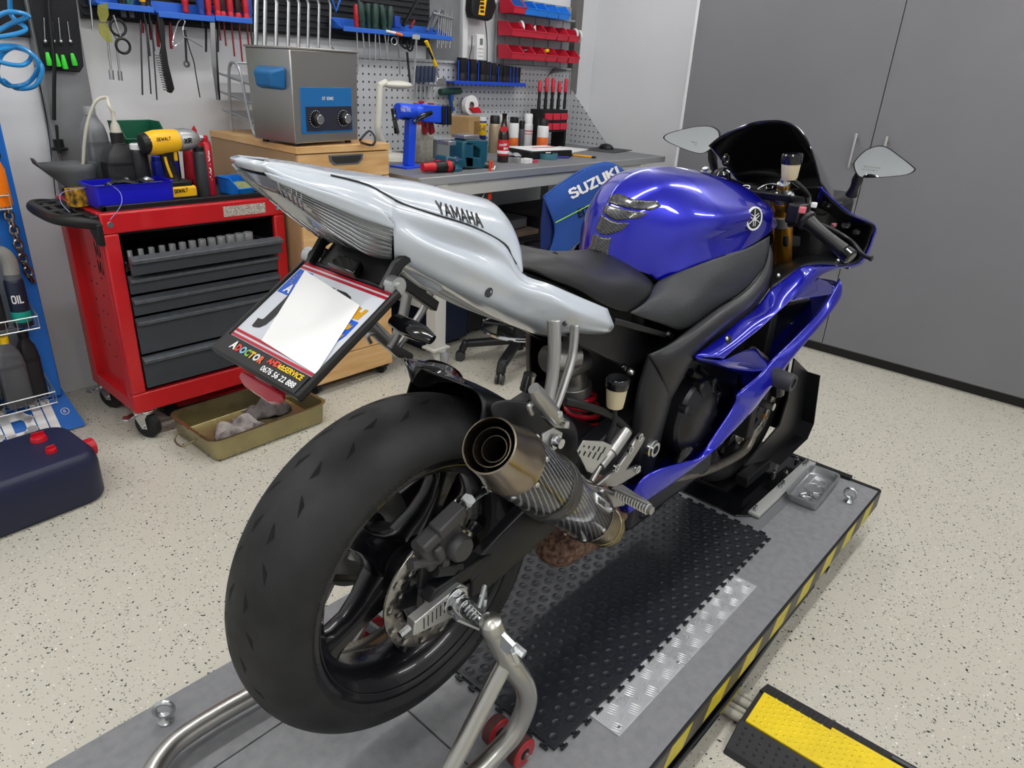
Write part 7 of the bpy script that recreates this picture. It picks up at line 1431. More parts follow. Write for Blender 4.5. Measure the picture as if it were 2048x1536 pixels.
for k, (z0, z1) in enumerate(((.955, 1.056), (.777, .951), (.475, .773), (.175, .471), (.055, .171))):
    d = MB().b2((wx0 + .003, wy0, z0), (wx1 - .003, wy0 + .015, z1)).build('drawer', BI, t, bevel=.0015)
    cx_ = 1.16
    q = [V((cx_ - .085, wy0 - .001, z1 - .006)), V((cx_ + .085, wy0 - .001, z1 - .006)), V((cx_ + .082, wy0 - .001, z1 - .028)), V((cx_ + .06, wy0 - .001, z1 - .046)), V((cx_ - .06, wy0 - .001, z1 - .046)), V((cx_ - .082, wy0 - .001, z1 - .028))]
    if k < 1: h_ = MB().prism(q, (0, -.004, 0)).build('handle_rim', GREYP, d, bevel=.001); MB().prism([V((cx_ + (p.x - cx_) * .87, p.y - .0045, z1 - .026 + (p.z - z1 + .026) * .72)) for p in q], (0, .001, 0)).build('handle_recess', mat('recess_dark', '#2c2d30', .4), h_)
for cx_, cy_ in ((.97, 1.78), (1.35, 1.78), (.97, 2.4), (1.35, 2.4)): castor(cx_, cy_, t, r=.022, brake=False, hz=.052, wm=BLK, fm=BLK)
# ultrasonic cleaner
SS = mat('stainless', '#bdbbb6', .34, 1.)
ua, ub, uc = PZ(592, 288, 1.099), PZ(716, 280, 1.099), PZ(548, 274, 1.099); ue = (ub - ua).normalized(); un = V((-ue.y, ue.x, 0)); uw = (ub - ua).length; ud = (uc - ua).dot(un); uh = .335
def up_(a, b, z): return ua + ue * a + un * b + V((0, 0, z))
t = thing('ultrasonic_cleaner', 'stainless steel ultrasonic cleaner with blue control panel on the birch cabinet', 'cleaner', ua - V((0, 0, .012)))
def ubox(a0, a1, b0, b1, z0, z1, fl=0): return [up_(a0, b0, z0), up_(a1, b0, z0), up_(a1, b1, z0), up_(a0, b1, z0)], [up_(a0 - fl, b0 - fl, z1), up_(a1 + fl, b0 - fl, z1), up_(a1 + fl, b1 + fl, z1), up_(a0 - fl, b1 + fl, z1)]
MB().hexa(*ubox(0, uw, 0, ud, 0, uh, .006)).build('tank_body', SS, t, bevel=.004); MB().hexa(*ubox(-.010, uw + .010, -.010, ud + .010, uh, uh + .008)).build('lid', SS, t, bevel=.002)
cpn = MB().hexa(*ubox(uw * .10, uw * .90, -.0055, .0, .035, .205)).build('control_panel', mat('panel_blue', '#1f69a8', .35), t, bevel=.001)
MB().hexa(*ubox(uw * .16, uw * .88, -.0085, -.005, .045, .135)).build('dial_plate', mat('dial_plate', '#2b2d3a', .35), cpn)
put_strokes(MB(), 'GT SONIC', flat_fn(up_(uw * .42, -.0065, .160), ue, (0, 0, 1)), .010, .06, t=.2).build('panel_lettering', INKW, cpn, smooth=0)
for f_ in (.30, .74):
    c_ = up_(uw * f_, -.008, .090); MB().lathe(c_, -un, [(0, .001), (.036, .001), (.036, 0)], 28).build('dial_scale', mat('dial_scale', '#1c1d28', .4), cpn); MB().lathe(c_, -un, [(.024, 0), (.024, .016), (.021, .018), (.0, .018)], 24).build('knob', BLK, cpn, smooth=35); MB().lathe(c_ - un * .018, -un, [(.018, 0), (.018, .010), (.016, .012), (0, .012)], 24).build('knob_face', CHROME, cpn, smooth=35)
    mb = MB()
    for k in range(20): a = 2 * PI * k / 20; q = c_ - un * .0018 + (ue * math.cos(a) + V((0, 0, 1)) * math.sin(a)) * .031; mb.box(q, (.002, .002, .003))
    mb.build('dial_ticks', INKW, cpn, kind='stuff')
MB().hexa([up_(-.002, ud * .12, .19), up_(-.002, ud * .72, .19), up_(-.002, ud * .78, .275), up_(-.002, ud * .08, .275)], [up_(-.05, ud * .25, .20), up_(-.05, ud * .6, .20), up_(-.055, ud * .62, .255), up_(-.055, ud * .22, .255)]).build('side_handle', mat('handle_blue', '#186199', .4), t, bevel=.010, seg=3)
for a_0, b_0 in ((.03, .03), (uw - .03, .03), (.03, ud - .03), (uw - .03, ud - .03)): MB().cyl(up_(a_0, b_0, -.012), up_(a_0, b_0, 0), .013, n=14).build('foot', BLK, t)
# letter tray
LT = mat('tray_wire_grey', '#a4a7ab', .4, .5)
t = thing('letter_tray', 'grey wire letter tray with three sloping shelves left of the cleaner', 'letter tray', (1.04, 2.27, wz))
mb = MB(); P0, P1 = V((.985, 2.16, wz + .004)), V((.985, 2.40, wz + .004))
for x in (.985, 1.225): mb.tube(cr([(x, 2.10, wz + .004), (x, 2.15, wz + .01), (x, 2.19, wz + .12), (x, 2.22, wz + .25), (x, 2.26, wz + .285), (x, 2.31, wz + .26), (x, 2.335, wz + .12), (x, 2.34, wz + .005)], 5), .0065, 8)
mb.tube([(.985, 2.26, wz + .285), (1.225, 2.26, wz + .285)], .005, 8).tube([(.985, 2.15, wz + .006), (1.225, 2.15, wz + .006)], .005, 8).build('stand', LT, t)
for k in range(3):
    z = wz + .06 + k * .075; MB().hexa([(.99, 2.14, z - .012), (1.22, 2.14, z - .012), (1.22, 2.42, z + .022), (.99, 2.42, z + .022)], [(.99, 2.14, z - .009), (1.22, 2.14, z - .009), (1.22, 2.42, z + .025), (.99, 2.42, z + .025)]).build('shelf', LT, t); MB().tube([(.99, 2.42, z + .03), (.99, 2.14, z - .005), (1.08, 2.12, z - .01), (1.13, 2.10, z - .03), (1.22, 2.10, z - .03)], .0035, 6).build('shelf_rim', LT, t)
o = MB().tube(cr([PZ(720, 280, wz + .006), PZ(738, 262, wz + .006), PZ(750, 275, wz + .008), PZ(745, 290, wz + .006), PZ(722, 285, wz + .006)], 5), .005, 8).build('power_cord', BLK, None, off=PZ(735, 280, wz)); tag(o, 'black power cord lying right of the ultrasonic cleaner', 'cord')
# ---------------------------------------------------------------- workbench
BT = mat('bench_top_grey', '#75777a', .5, var=.08, vscale=6); BE = mat('bench_edge_alu', '#b6b8ba', .4, .5); BW = mat('bench_white_steel', '#c9c9c4', .45)
bx0_, bx1_, by0, by1 = 1.457, 3.54, 1.62, 2.44
t = thing('workbench', 'long grey workbench with white steel legs under the pegboard', 'workbench', (2.5, 2.0, 0))
MB().b2((bx0_ + .004, by0 + .012, ZB - .032), (bx1_, by1, ZB)).build('bench_top', BT, t, smooth=0); MB().b2((bx0_, by0, ZB - .034), (bx1_, by0 + .012, ZB + .001)).build('front_edge', BE, t, bevel=.0015); MB().b2((bx0_, by0, ZB - .034), (bx0_ + .004, by1, ZB)).build('end_edge', mat('end_edge', '#8a8478', .5), t)
for lx in (1.60, 3.30):
    for ly in (1.66, 2.38):
        lg = MB().b2((lx - .035, ly - .035, .11), (lx + .035, ly + .035, ZB - .034)).build('leg', BW, t, bevel=.003); MB().b2((lx - .055, ly - .045, .10), (lx + .055, ly + .045, .112)).build('leg_plate', BW, lg, bevel=.002)
        castor(lx + .015, ly - .01, t, r=.05, brake=False, hz=.10, wm=mat('castor_grey', '#9b9d9f', .45), fm=BW)
MB().b2((1.56, 1.70, .30), (1.61, 2.36, .36)).b2((1.6, 2.35, .75), (3.30, 2.38, .86)).b2((1.6, 1.64, ZB - .10), (3.3, 1.66, ZB - .034)).build('frame_rail', BW, t, bevel=.002)
# under the bench
for lab, a, b, m_, nm in (('navy steel cabinet under the left end of the bench', (1.68, 1.82, .03), (1.98, 2.36, .62), mat('navy_cabinet', '#12203a', .4), 'steel_cabinet'), ('black drawer unit standing under the middle of the bench', (2.02, 1.86, .03), (2.62, 2.36, .52), mat('black_unit', '#17181c', .45), 'drawer_unit'), ('dark grey box on the shelf under the right of the bench', (2.66, 1.9, .03), (3.24, 2.34, .60), mat('dark_box', '#26272b', .6), 'storage_box')):
    o = thing(nm, lab, 'cabinet', ((a[0] + b[0]) / 2, (a[1] + b[1]) / 2, 0)); MB().b2(a, b).build('body', m_, o, bevel=.004); MB().b2((a[0] + .02, a[1] - .006, b[2] - .20), (b[0] - .02, a[1], b[2] - .02)).build('front', m_, o, bevel=.002); MB().cyl(((a[0] + b[0]) / 2 - .06, a[1] - .02, b[2] - .11), ((a[0] + b[0]) / 2 + .06, a[1] - .02, b[2] - .11), .005, n=8).build('handle', STEEL, o)
    for fx in (a[0] + .04, b[0] - .04): MB().b2((fx - .02, a[1] + .04, 0), (fx + .02, b[1] - .04, .03)).build('foot', BLK, o)
o = MB().b2((2.05, 1.86, .522), (2.60, 2.2, .55)).build('wood_board', mat('old_board', '#8a7a68', .7, var=.3, vscale=6), None, off=(2.3, 2, .522), bevel=.002); tag(o, 'loose old wooden board on the black drawer unit', 'board')
o = MB().box((2.35, 2.04, .585), (.40, .28, .066), rotz(.1)).build('document_case', mat('case_grey', '#5f6164', .5), None, off=(2.35, 2, .552), bevel=.012); tag(o, 'flat grey case lying on the wooden board', 'case')
# vise
VS = mat('vise_teal', '#155468', .35, var=.2, vscale=14, coat=.3)
vo_ = PZ(925, 348, ZB); vx = vo_.x; vy = 1.80
t = thing('bench_vise', 'teal bench vise clamped to the front of the bench', 'vise', (vx, vy, ZB)); q = lambda px_, py_: PY(px_, py_, 1.74)
MB().lathe((q(905, 330).x, 1.79, ZB), (0, 0, 1), [(0, .03), (.06, .03), (.075, .018), (.085, .012), (.085, 0), (0, 0)], 24).build('swivel_base', VS, t, smooth=40)
MB().hexa([q(895, 312), q(930, 318), q(930, 336), q(892, 330)], [p + V((0, .09, 0)) for p in (q(895, 312), q(930, 318), q(930, 336), q(892, 330))]).hexa([q(927, 282), q(948, 284), q(948, 336), q(925, 336)], [p + V((0, .10, 0)) for p in (q(927, 282), q(948, 284), q(948, 336), q(925, 336))]).build('fixed_jaw', VS, t, bevel=.008)
MB().prism([q(930, 312), q(962, 316), q(966, 338), q(932, 336)], (0, .05, 0)).prism([q(932, 279), q(978, 281), q(976, 292), q(974, 335), q(964, 338), q(960, 325), q(962, 300), q(952, 292), q(932, 291)], (0, .085, 0)).build('moving_jaw', VS, t, bevel=.006)
MB().box(q(935, 277) + V((.03, .045, .006)), (.10, .09, .016)).box(q(908, 287) + V((0, .05, 0)), (.05, .08, .02)).build('jaw_plate', STEEL, t, bevel=.002); MB().lathe(q(912, 318), (0, -1, 0), [(0, .008), (.012, .008), (.014, 0)], 16).build('lock_bolt', ZINC, t); MB().cyl(q(970, 330) + V((0, .03, 0)), q(978, 331) + V((0, -.02, 0)), .02).build('screw_boss', DKS, t)
va = q(976, 330) + V((0, -.05, 0)); vb = PY(960, 405, 1.68); MB().cyl(va, vb, .007).build('tommy_bar', STEEL, t)
hv = [PY(982, 322, 1.66), PY(980, 362, 1.66), PY(979, 400, 1.66)]; o = MB().bar(hv[0], hv[2], .022, .008, up=(0, -1, 0)).build('orange_gauge', mat('orange_red', '#d8431f', .4), None, off=hv[2], bevel=.002); tag(o, 'orange-red ruler strip hanging at the vise in front of the bench', 'ruler')
mb = MB()
for k in range(6): mb.box(PY(984, 338 + k * 5, 1.654), (.008, .001, .006))
mb.build('scale_marks', INKW, o, kind='stuff')
# two red-black torches
for k, (px_, py_) in enumerate(((858, 339), (882, 333))):
    b0 = PZ(px_ - 38, py_ + 3, ZB) ; b1 = PZ(px_ + 28, py_ + 6, ZB); b0.z = b1.z = ZB + .027; b0.y = b1.y + .02; d = b1 - b0
    t = thing('work_torch', 'red and black torch lying on the bench, %s of the pair' % ('nearer' if k == 0 else 'farther'), 'torch', b0 - V((0, 0, .027)), group='torches on the bench'); MB().lathe(b0, d, [(0, 0), (.020, 0), (.022, .06), (.022, .07)], 20).build('tail', REDP, t, smooth=40); MB().lathe(b0, d, [(.022, .065), (.025, .07), (.026, .125), (.023, .13)], 20).build('barrel', BLK, t, smooth=40); MB().lathe(b0, d, [(.024, .128), (.027, .132), (.027, .150), (.024, .152)], 20).build('red_ring', REDP, t, smooth=40); MB().lathe(b0, d, [(.026, .15), (.027, .165), (.02, .168), (0, .168)], 20).build('head', BLK, t, smooth=40)
# blue clamp stand
PB = mat('stand_blue', '#1f4fe0', .35)
t = thing('repair_stand', 'blue clamp stand with black jaws at the left end of the bench', 'stand', PZ(815, 335, ZB)); q = lambda px_, py_, y=1.80: PY(px_, py_, y)
pbz = PZ(817, 334, ZB); MB().box((pbz.x, pbz.y, ZB + .004), (.15, .11, .008), rotz(.15)).build('base_plate', PB, t, bevel=.001); yq = pbz.y
top_ = PY(822, 232, yq); MB().bar((pbz.x, yq, ZB + .008), (top_.x, yq, top_.z), .042, .042).build('post', PB, t, bevel=.003)
ha, hb_ = PY(795, 222, yq), PY(850, 226, yq); MB().lathe(ha, hb_ - ha, [(0, 0), (.034, 0), (.036, .004), (.036, .085), (.033, .09), (.033, .10), (.037, .104), (.037, .13), (.02, .135)], 28).build('clamp_barrel', PB, t, smooth=40); put_strokes(MB(), 'PARK TOOL', flat_fn(PY(802, 222, yq - .040), hb_ - ha, (-.1, 0, 1)), .016, .06, t=.2).build('lettering', INKW, t, smooth=0)
MB().lathe(ha, hb_ - ha, [(.0362, .02), (.0367, .021), (.0367, .072), (.0362, .073)], 28, a0=-2.4, a1=-.4).build('dark_band', INKB, t); 
MB().hexa([PY(846, 208, yq), PY(895, 212, yq), PY(897, 248, yq), PY(846, 244, yq)], [p + V((0, .05, 0)) for p in (PY(846, 208, yq), PY(895, 212, yq), PY(897, 248, yq), PY(846, 244, yq))]).build('jaw_block', PB, t, bevel=.006)
for s, dx in ((0, 0), (1, 9)): MB().prism([PY(886 + dx * 1.2, 212, yq - .01), PY(893 + dx * 1.2, 212, yq - .01), PY(893 + dx * 1.2, 250, yq - .01), PY(886 + dx * 1.2, 250, yq - .01)], (0, .065, 0)).build('jaw_pad', BLK, t, bevel=.002)
MB().tube([PY(828, 245, yq - .05), PY(845, 232, yq - .06), PY(862, 226, yq - .05)], [.010, .014, .012], 10).build('cam_lever', BLKG, t); MB().tube([PY(786, 218, yq), PY(790, 245, yq - .02), PY(794, 266, yq - .02)], [.012, .010, .013], 10).build('adjust_handle', BLKG, t)
# white magnifier lamp
t = thing('desk_lamp', 'white folding desk lamp on the bench beside the cleaner', 'lamp', PY(775, 300, 2.2)); yl = 2.2; CRM = mat('lamp_cream', '#d9d8cc', .4)
lb = V((PY(785, 302, yl).x, yl, ZB)); MB().lathe(lb, (0, 0, 1), [(0, .035), (.05, .032), (.085, .018), (.09, 0), (0, 0)], 28).build('base', CRM, t, smooth=50); MB().tube(cr([lb + V((-.02, 0, .03)), PY(758, 270, yl), PY(757, 235, yl), PY(758, 200, yl), PY(760, 168, yl)], 4), [.018] * 8 + [.016] * 9, 12).build('arm', CRM, t); MB().ball(PY(796, 170, yl), .05, 20, (1.75, .95, .42)).build('lamp_head', CRM, t, smooth=70); MB().tube(pxl([(757, 172, yl), (772, 164, yl)]), .016, 10).build('head_joint', CRM, t)
# beer bottle
BG = mat('brown_glass', '#1f0f08', .06, coat=.6); bt = PZ(1005, 324, ZB); hb0 = .245
t = thing('beer_bottle', 'brown glass bottle with red label on the bench behind the vise', 'bottle', bt); MB().lathe(bt, (0, 0, 1), [(0, 0), (.030, 0), (.031, .004), (.031, .135), (.027, .155), (.016, .19), (.0125, .215), (.0125, .238), (.014, .240), (.014, .247), (0, .248)], 28).build('glass', BG, t, smooth=50)
RL = mat('label_red', '#c01822', .45); MB().lathe(bt, (0, 0, 1), [(.0312, .035), (.0316, .036), (.0316, .115), (.0312, .116)], 28).build('label', RL, t, smooth=40); MB().lathe(bt, (0, 0, 1), [(.0317, .045), (.032, .046), (.032, .06), (.0317, .061)], 28).build('label_stripe', INKW, t, smooth=40)
ca = math.atan2(CP.y - bt.y, CP.x - bt.x)
put_text(MB(), 'Schwechater', (0, 0, 0), (1, 0, 0), (0, 1, 0), .014, width=.048, bold=.02, fn=lambda u, v: bt + V((math.cos(ca - .75 + u / .032), math.sin(ca - .75 + u / .032), 0)) * .0322 + V((0, 0, .082 + v + u * .15))).build('label_lettering', INKW, t, smooth=0); put_text(MB(), 'Bier', (0, 0, 0), (1, 0, 0), (0, 1, 0), .012, bold=.02, fn=lambda u, v: bt + V((math.cos(ca + .1 + u / .032), math.sin(ca + .1 + u / .032), 0)) * .0322 + V((0, 0, .066 + v + u * .15))).build('label_lettering', INKW, t, smooth=0)
cn = V((math.cos(ca), math.sin(ca), 0)); ct_ = V((-cn.y, cn.x, 0)); MB().prism([bt + cn * .0255 + ct_ * a + V((0, 0, .165 + b)) - cn * (abs(b) * .3) for a, b in ((0, -.024), (.018, -.002), (.020, .012), (.010, .018), (-.010, .018), (-.020, .012), (-.018, -.002))], cn * .002).build('neck_label', RL, t)
# cans and clutter on the bench
IV = INKW; OR = mat('label_orange', '#e06a2a'); BEI = mat('can_beige', '#a3937b', .35, .4)
lab_can(963, 262, ZB, .030, .19, 'spray_can', 'blue and yellow spray can right of the wooden box', 'spray can', mat('can_blue', '#1c2a6e', .35), WHT, .02, band=[(.45, .82, YELP)], txt=('WD-40', .60, .026, .05, mat('ink_blue', '#1c2a6e', .5)), y=2.36)
lab_can(988, 285, ZB, .033, .21, 'spray_can', 'tall beige spray can with black cap behind the beer bottle', 'spray can', BEI, BLK, .045, y=2.22)
lab_can(1027, 272, ZB, .032, .19, 'spray_can', 'white and orange spray can with black cap right of the beer bottle', 'spray can', WHT, BLK, .035, band=[(.1, .35, OR)], y=2.34)
lab_can(1043, 272, ZB, .022, .165, 'glue_bottle', 'slim grey bottle with black nozzle between white cans', 'bottle', GREYP, BLK, .05, y=2.36)
lab_can(1055, 275, ZB, .032, .21, 'spray_can', 'white can with red lines, left of a pair', 'spray can', WHT, WHT, .06, band=[(.48, .51, INKR), (.4, .42, INKR)], y=2.34)
lab_can(1073, 275, ZB, .032, .21, 'spray_can', 'white can with red lines, right of a pair', 'spray can', WHT, WHT, .06, band=[(.48, .51, INKR), (.4, .42, INKR)], y=2.33)
lab_can(1084, 292, ZB, .036, .19, 'spray_can', 'white and orange can with black cap beside the bit organiser', 'spray can', WHT, BLK, .04, band=[(.12, .42, OR)], y=2.19)
lab_can(1006, 268, ZB, .03, .20, 'spray_can', 'pale metallic spray can behind the beer bottle neck', 'spray can', mat('can_pale', '#b9b2a6', .35, .3), WHT, .04, y=2.38)
lab_can(825, 312, ZB, .033, .19, 'spray_can', 'white spray can half hidden behind the blue clamp post', 'spray can', WHT, REDP, .02, band=[(.5, .6, INKR)], y=2.12)
t = thing('wooden_box', 'small pale wooden box with a stamped end on the bench', 'box', (PY(932, 268, 2.30).x, 2.3, ZB)); wb = V((PY(930, 268, 2.3).x, 2.30, ZB)); MB().box(wb + V((0, 0, .14)), (.15, .12, .12), rotz(.35)).build('box_body', mat('box_wood', '#b18f62', .6, var=.2, vscale=10), t, bevel=.002); MB().box(wb + V((0, 0, .14)) + rotz(.35) @ V((.03, -.0605, .0)), (.075, .001, .07), rotz(.35)).build('stamp', mat('stamp_brown', '#94703f', .7, var=.5, vscale=60), t); MB().box(wb + V((0, 0, .04)), (.16, .13, .08), rotz(.35)).build('box_support', mat('clear_tub', '#9aa0a2', .2, trans=.4), t, bevel=.004)
t = thing('screw_tub', 'clear plastic tub of screws behind the vise', 'tub', (PY(880, 300, 2.2).x, 2.2, ZB)); cxy = V((PY(885, 300, 2.2).x, 2.2, 0)); pan(cxy.x, cxy.y, .11, .07, ZB + .001, .09, .02, .003, 'tub_body', mat('clear_tub', '#9aa0a2'), t); MB().box((cxy.x, cxy.y, ZB + .098), (.225, .145, .01)).build('lid', mat('clear_lid', '#c0c6c8', .15, trans=.4), t, bevel=.003)
for k, (px_, l_) in enumerate(((833, 'white-speckled plastic bottle right of the blue clamp post'), (851, 'clear bottle with white print beside the speckled bottle'))):
    squeeze_bottle(V((PY(px_ + 8, 308, 2.06).x, 2.06 + .03 * k, ZB)), .034, .028, .20, .2, 'cleaner_bottle', l_, mat('bottle_speckle', '#b8b4a6', .4, var=.3, vscale=50), REDP)
t = thing('red_clamps', 'pair of red spring clamps hanging below the clamp jaws', 'clamps', PY(855, 255, 2.0)); 
for dx in (0, 13): MB().prism(pxl([(846 + dx, 243, 2.0), (854 + dx, 243, 2.0), (858 + dx, 264, 2.0), (850 + dx, 270, 2.0)]), (0, .02, 0)).build('clamp_arm', mat('clamp_red', '#a01e2a', .35), t, bevel=.003)
t = thing('t_handle_rack', 'row of T-handle tools with dark grips on the pegboard', 'tool rack', PY(855, 165, 2.42)); MB().b2((PY(838, 170, 2.42).x, 2.40, PY(838, 172, 2.42).z), (PY(870, 170, 2.42).x, 2.45, PY(838, 168, 2.42).z)).build('rack_bar', ZINC, t)
for k in range(5):
    px_ = 834 + k * 8; MB().tube(pxl([(px_, 165, 2.41), (px_ + 1, 150, 2.41), (px_ + 2, 132, 2.41)]), [.010, .014, .010], 10).build('grip', mat('grip_slate', '#2f3a55', .45), t); MB().cyl(PY(px_, 168, 2.41), PY(px_ - 1, 196, 2.41), .004, n=6).build('shaft', STEEL, t)
for k, px_ in enumerate((833, 843, 862)):
    p = PY(px_, 206 - (k == 1) * 4, 2.35); o = MB().lathe(p, (0, 0, -1), [(0, 0), (.018, 0), (.018, .006), (.009, .014), (.010, .06), (0, .06)], 16).build('red_driver', mat('driver_red3', '#b5242f', .4), None, off=p); tag(o, 'red round-topped handle standing behind the blue clamp, %s of three' % ('left', 'middle', 'right')[k], 'handle')
t = thing('rubber_mallet', 'green and blue mallet hanging on the pegboard', 'mallet', PY(900, 180, 2.42)); MB().cyl(PY(880, 184, 2.42), PY(920, 182, 2.42), .018).build('head', mat('mallet_green', '#20443c', .5), t); MB().bar(PY(901, 188, 2.42), PY(905, 222, 2.42), .028, .02).build('handle', mat('mallet_blue', '#1f4f9a', .4), t, bevel=.004); MB().bar(PY(906, 202, 2.405), PY(907, 214, 2.405), .012, .002).build('tag', YELP, t)
t = thing('tape_gun', 'white round tape dispenser with a red grip by the pegboard', 'dispenser', PY(945, 215, 2.40)); MB().lathe(PY(940, 210, 2.40), (0, -1, 0), [(.02, -.015), (.055, -.015), (.055, .015), (.02, .015)], 24).build('roll', WHT, t); MB().prism(pxl([(940, 216, 2.37), (958, 214, 2.37), (965, 226, 2.37), (948, 226, 2.37)]), (0, .02, 0)).build('grip', REDP, t, bevel=.003); MB().cyl(PY(945, 192, 2.41), PY(944, 202, 2.41), .006).build('hook', ZINC, t)
# bit organiser and driver set
t = thing('bit_organiser', 'black and red drawer organiser with small trays on the bench', 'organiser', PZ(1115, 294, ZB)); oq = PY(1110, 290, 2.30); ox0, ox1 = PY(1086, 275, 2.24).x, PY(1134, 275, 2.24).x
MB().b2((ox0, 2.25, ZB + .10), (ox1, 2.36, ZB + .235)).build('frame', BLK, t, bevel=.002); [MB().b2((x, 2.25, ZB), (x + .02, 2.36, ZB + .10)).build('stand_leg', BLK, t) for x in (ox0, ox1 - .02)]
for r in range(2):
    for c_ in range(3): x = ox0 + (ox1 - ox0) * (.18 + .32 * c_); MB().b2((x - .034, 2.235, ZB + .115 + r * .06), (x + .034, 2.252, ZB + .155 + r * .06)).build('drawer', RBN, t, bevel=.003)
for k in range(9):
    x = ox0 + .01 + k * .033; z0 = ZB + .236; yk = 2.30 + .03 * (k % 2)
    tt_ = thing('bit_driver', 'red and black precision driver standing in the organiser, %s from the left' % ('first', 'second', 'third', 'fourth', 'fifth', 'sixth', 'seventh', 'eighth', 'ninth')[k], 'screwdriver', (x, yk, z0), group='precision drivers in the organiser'); MB().lathe((x, yk, z0), (0, 0, 1), [(0, 0), (.010, 0), (.011, .05), (.008, .07), (.010, .10), (.010, .13 + .02 * (k % 3)), (0, .135 + .02 * (k % 3))], 12).build('handle', BLK, tt_, smooth=40); MB().lathe((x, yk, z0), (0, 0, 1), [(.0115, .105), (.012, .11), (.012, .14 + .02 * (k % 3)), (.006, .148 + .02 * (k % 3)), (0, .15 + .02 * (k % 3))], 12).build('red_cap', RBN, tt_, smooth=40)
# papers, mouse, ashtray etc.
p = PZ(1110, 303, ZB); t = thing('clipboard', 'clipboard with a white form leaning on a black case on the bench', 'clipboard', p); c_ = PZ(1075, 312, ZB); MB().box((c_.x, c_.y, ZB + .022), (.34, .24, .04), rotz(-.1)).build('case', BLK, t, bevel=.006); MB().box((c_.x, c_.y - .01, ZB + .045), (.32, .22, .003), rotz(-.1)).build('form', INKW, t); MB().box((c_.x + .05, c_.y, ZB + .0475), (.18, .02, .001), rotz(-.1)).build('print', INKR, t)
p = PZ(1130, 300, ZB); o = MB().box((p.x, p.y, ZB + .003), (.30, .21, .005), rotz(.25)).build('paper_stack', INKW, None, off=(p.x, p.y, ZB)); tag(o, 'stack of white paper beside the computer mouse', 'paper')
t = thing('computer_mouse', 'black computer mouse on a dark mat near the bench end', 'mouse', PZ(1210, 301, ZB)); p = PZ(1212, 299, ZB); MB().ball((p.x, p.y, ZB + .008), .05, 16, (.75, 1.1, .62)).build('shell', BLK, t); 
o = MB().box((p.x - .03, p.y - .03, ZB + .002), (.30, .24, .003), rotz(.2)).build('mouse_mat', mat('mat_dark', '#3c3d40', .7), None, off=(p.x, p.y, ZB)); tag(o, 'dark flat mat under the computer mouse', 'mat')
p = PZ(1096, 318, ZB); t = thing('ashtray', 'round blue glass ashtray on the bench', 'ashtray', p); MB().lathe(p, (0, 0, 1), [(0, .004), (.040, .006), (.048, .03), (.055, .032), (.056, .028), (.054, 0), (0, 0)], 28).build('glass', mat('ashtray_glass', '#5a98a8', .1, trans=.45), t, smooth=40); MB().cyl(p + V((-.02, 0, .035)), p + V((.03, .01, .032)), .004).build('cigarette', WHT, t)
o = MB().cyl(PZ(1108, 314, ZB + .006), PZ(1138, 315, ZB + .006), .005).build('pen', mat('pen_blue', '#2a2f9c', .4), None, off=PZ(1120, 315, ZB)); tag(o, 'blue pen lying right of the ashtray', 'pen')
t = thing('box_cutter', 'yellow box cutter with black ends on the bench', 'cutter', PZ(1165, 312, ZB)); a, b = PZ(1146, 310, ZB + .006), PZ(1184, 314, ZB + .006); MB().bar(a, b, .022, .011).build('handle', mat('cutter_yellow', '#e8a21c', .4), t, bevel=.003); MB().bar(b, b + (b - a) * .18, .02, .010).bar(a - (b - a) * .15, a, .02, .010).build('end', BLK, t, bevel=.002)
for k, (px_, py_, m_, l_) in enumerate(((1036, 325, mat('pack_grey', '#8f9090', .5), 'grey and white carton left of the pack on the bench front'), (1051, 326, WHT, 'white cigarette pack on the bench front'), (1069, 325, mat('lighter_red', '#d0405a', .4), 'small red lighter beside the white pack'))):
    p = PZ(px_, py_, ZB); o = MB().box((p.x, p.y, ZB + (.012 if k < 2 else .006)), (.06 if k < 2 else .05, .05 if k < 2 else .015, .024 if k < 2 else .012), rotz(.1)).build('pack' if k < 2 else 'lighter', m_, None, off=(p.x, p.y, ZB), bevel=.001); tag(o, l_, 'pack' if k < 2 else 'lighter')
rag((PZ(1040, 312, ZB).x, PZ(1040, 312, ZB).y, ZB + .001), .10, .06, .03, mat('plastic_bag', '#c3c6cc', .25, trans=.3), 'plastic_bag', 'crumpled clear plastic bag beside the beer bottle', 21)
o = bpy.data.objects['plastic_bag']; o['category'] = 'bag'
p = PY(1122, 130, 2.43); t = thing('spring_clip', 'grey spring clip hanging on the upper right of the pegboard', 'clip', p); MB().tube(pxl([(1100, 148, 2.43), (1108, 140, 2.43), (1132, 141, 2.43)]), [.006, .012, .006], 8).build('jaw', mat('clip_grey', '#4a4f52', .5), t); MB().tube(pxl([(1096, 154, 2.43), (1104, 142, 2.43)]), .003, 6).build('wire', ZINC, t)
# ---------------------------------------------------------------- stool and chair with vest
t = thing('work_stool', 'black five-leg stool base with a chrome foot ring behind the tail', 'stool', (1.95, 1.40, 0)); sc0 = V((1.96, 1.42, 0)); PLA = mat('stool_plastic', '#1c1d21', .45)
for k in range(5):
    a = math.radians(205 + 72 * k); d = V((math.cos(a), math.sin(a), 0)); e = sc0 + d * .27
    lg = MB().bar(sc0 + d * .03 + V((0, 0, .125)), e + V((0, 0, .095)), .05, .035).bar(e + V((0, 0, .11)), e + d * .025 + V((0, 0, .05)), .045, .035).build('leg', PLA, t, bevel=.010)
    n_ = V((-d.y, d.x, 0))
    for s in (-1, 1): MB().lathe(e + d * .03 + n_ * s * .014 + V((0, 0, .026)), n_ * s, [(0, -.008), (.018, -.008), (.026, -.006), (.026, .006), (.018, .008), (0, .008)], 18).build('castor', mat('castor_dark', '#3a3b3e', .4), lg)
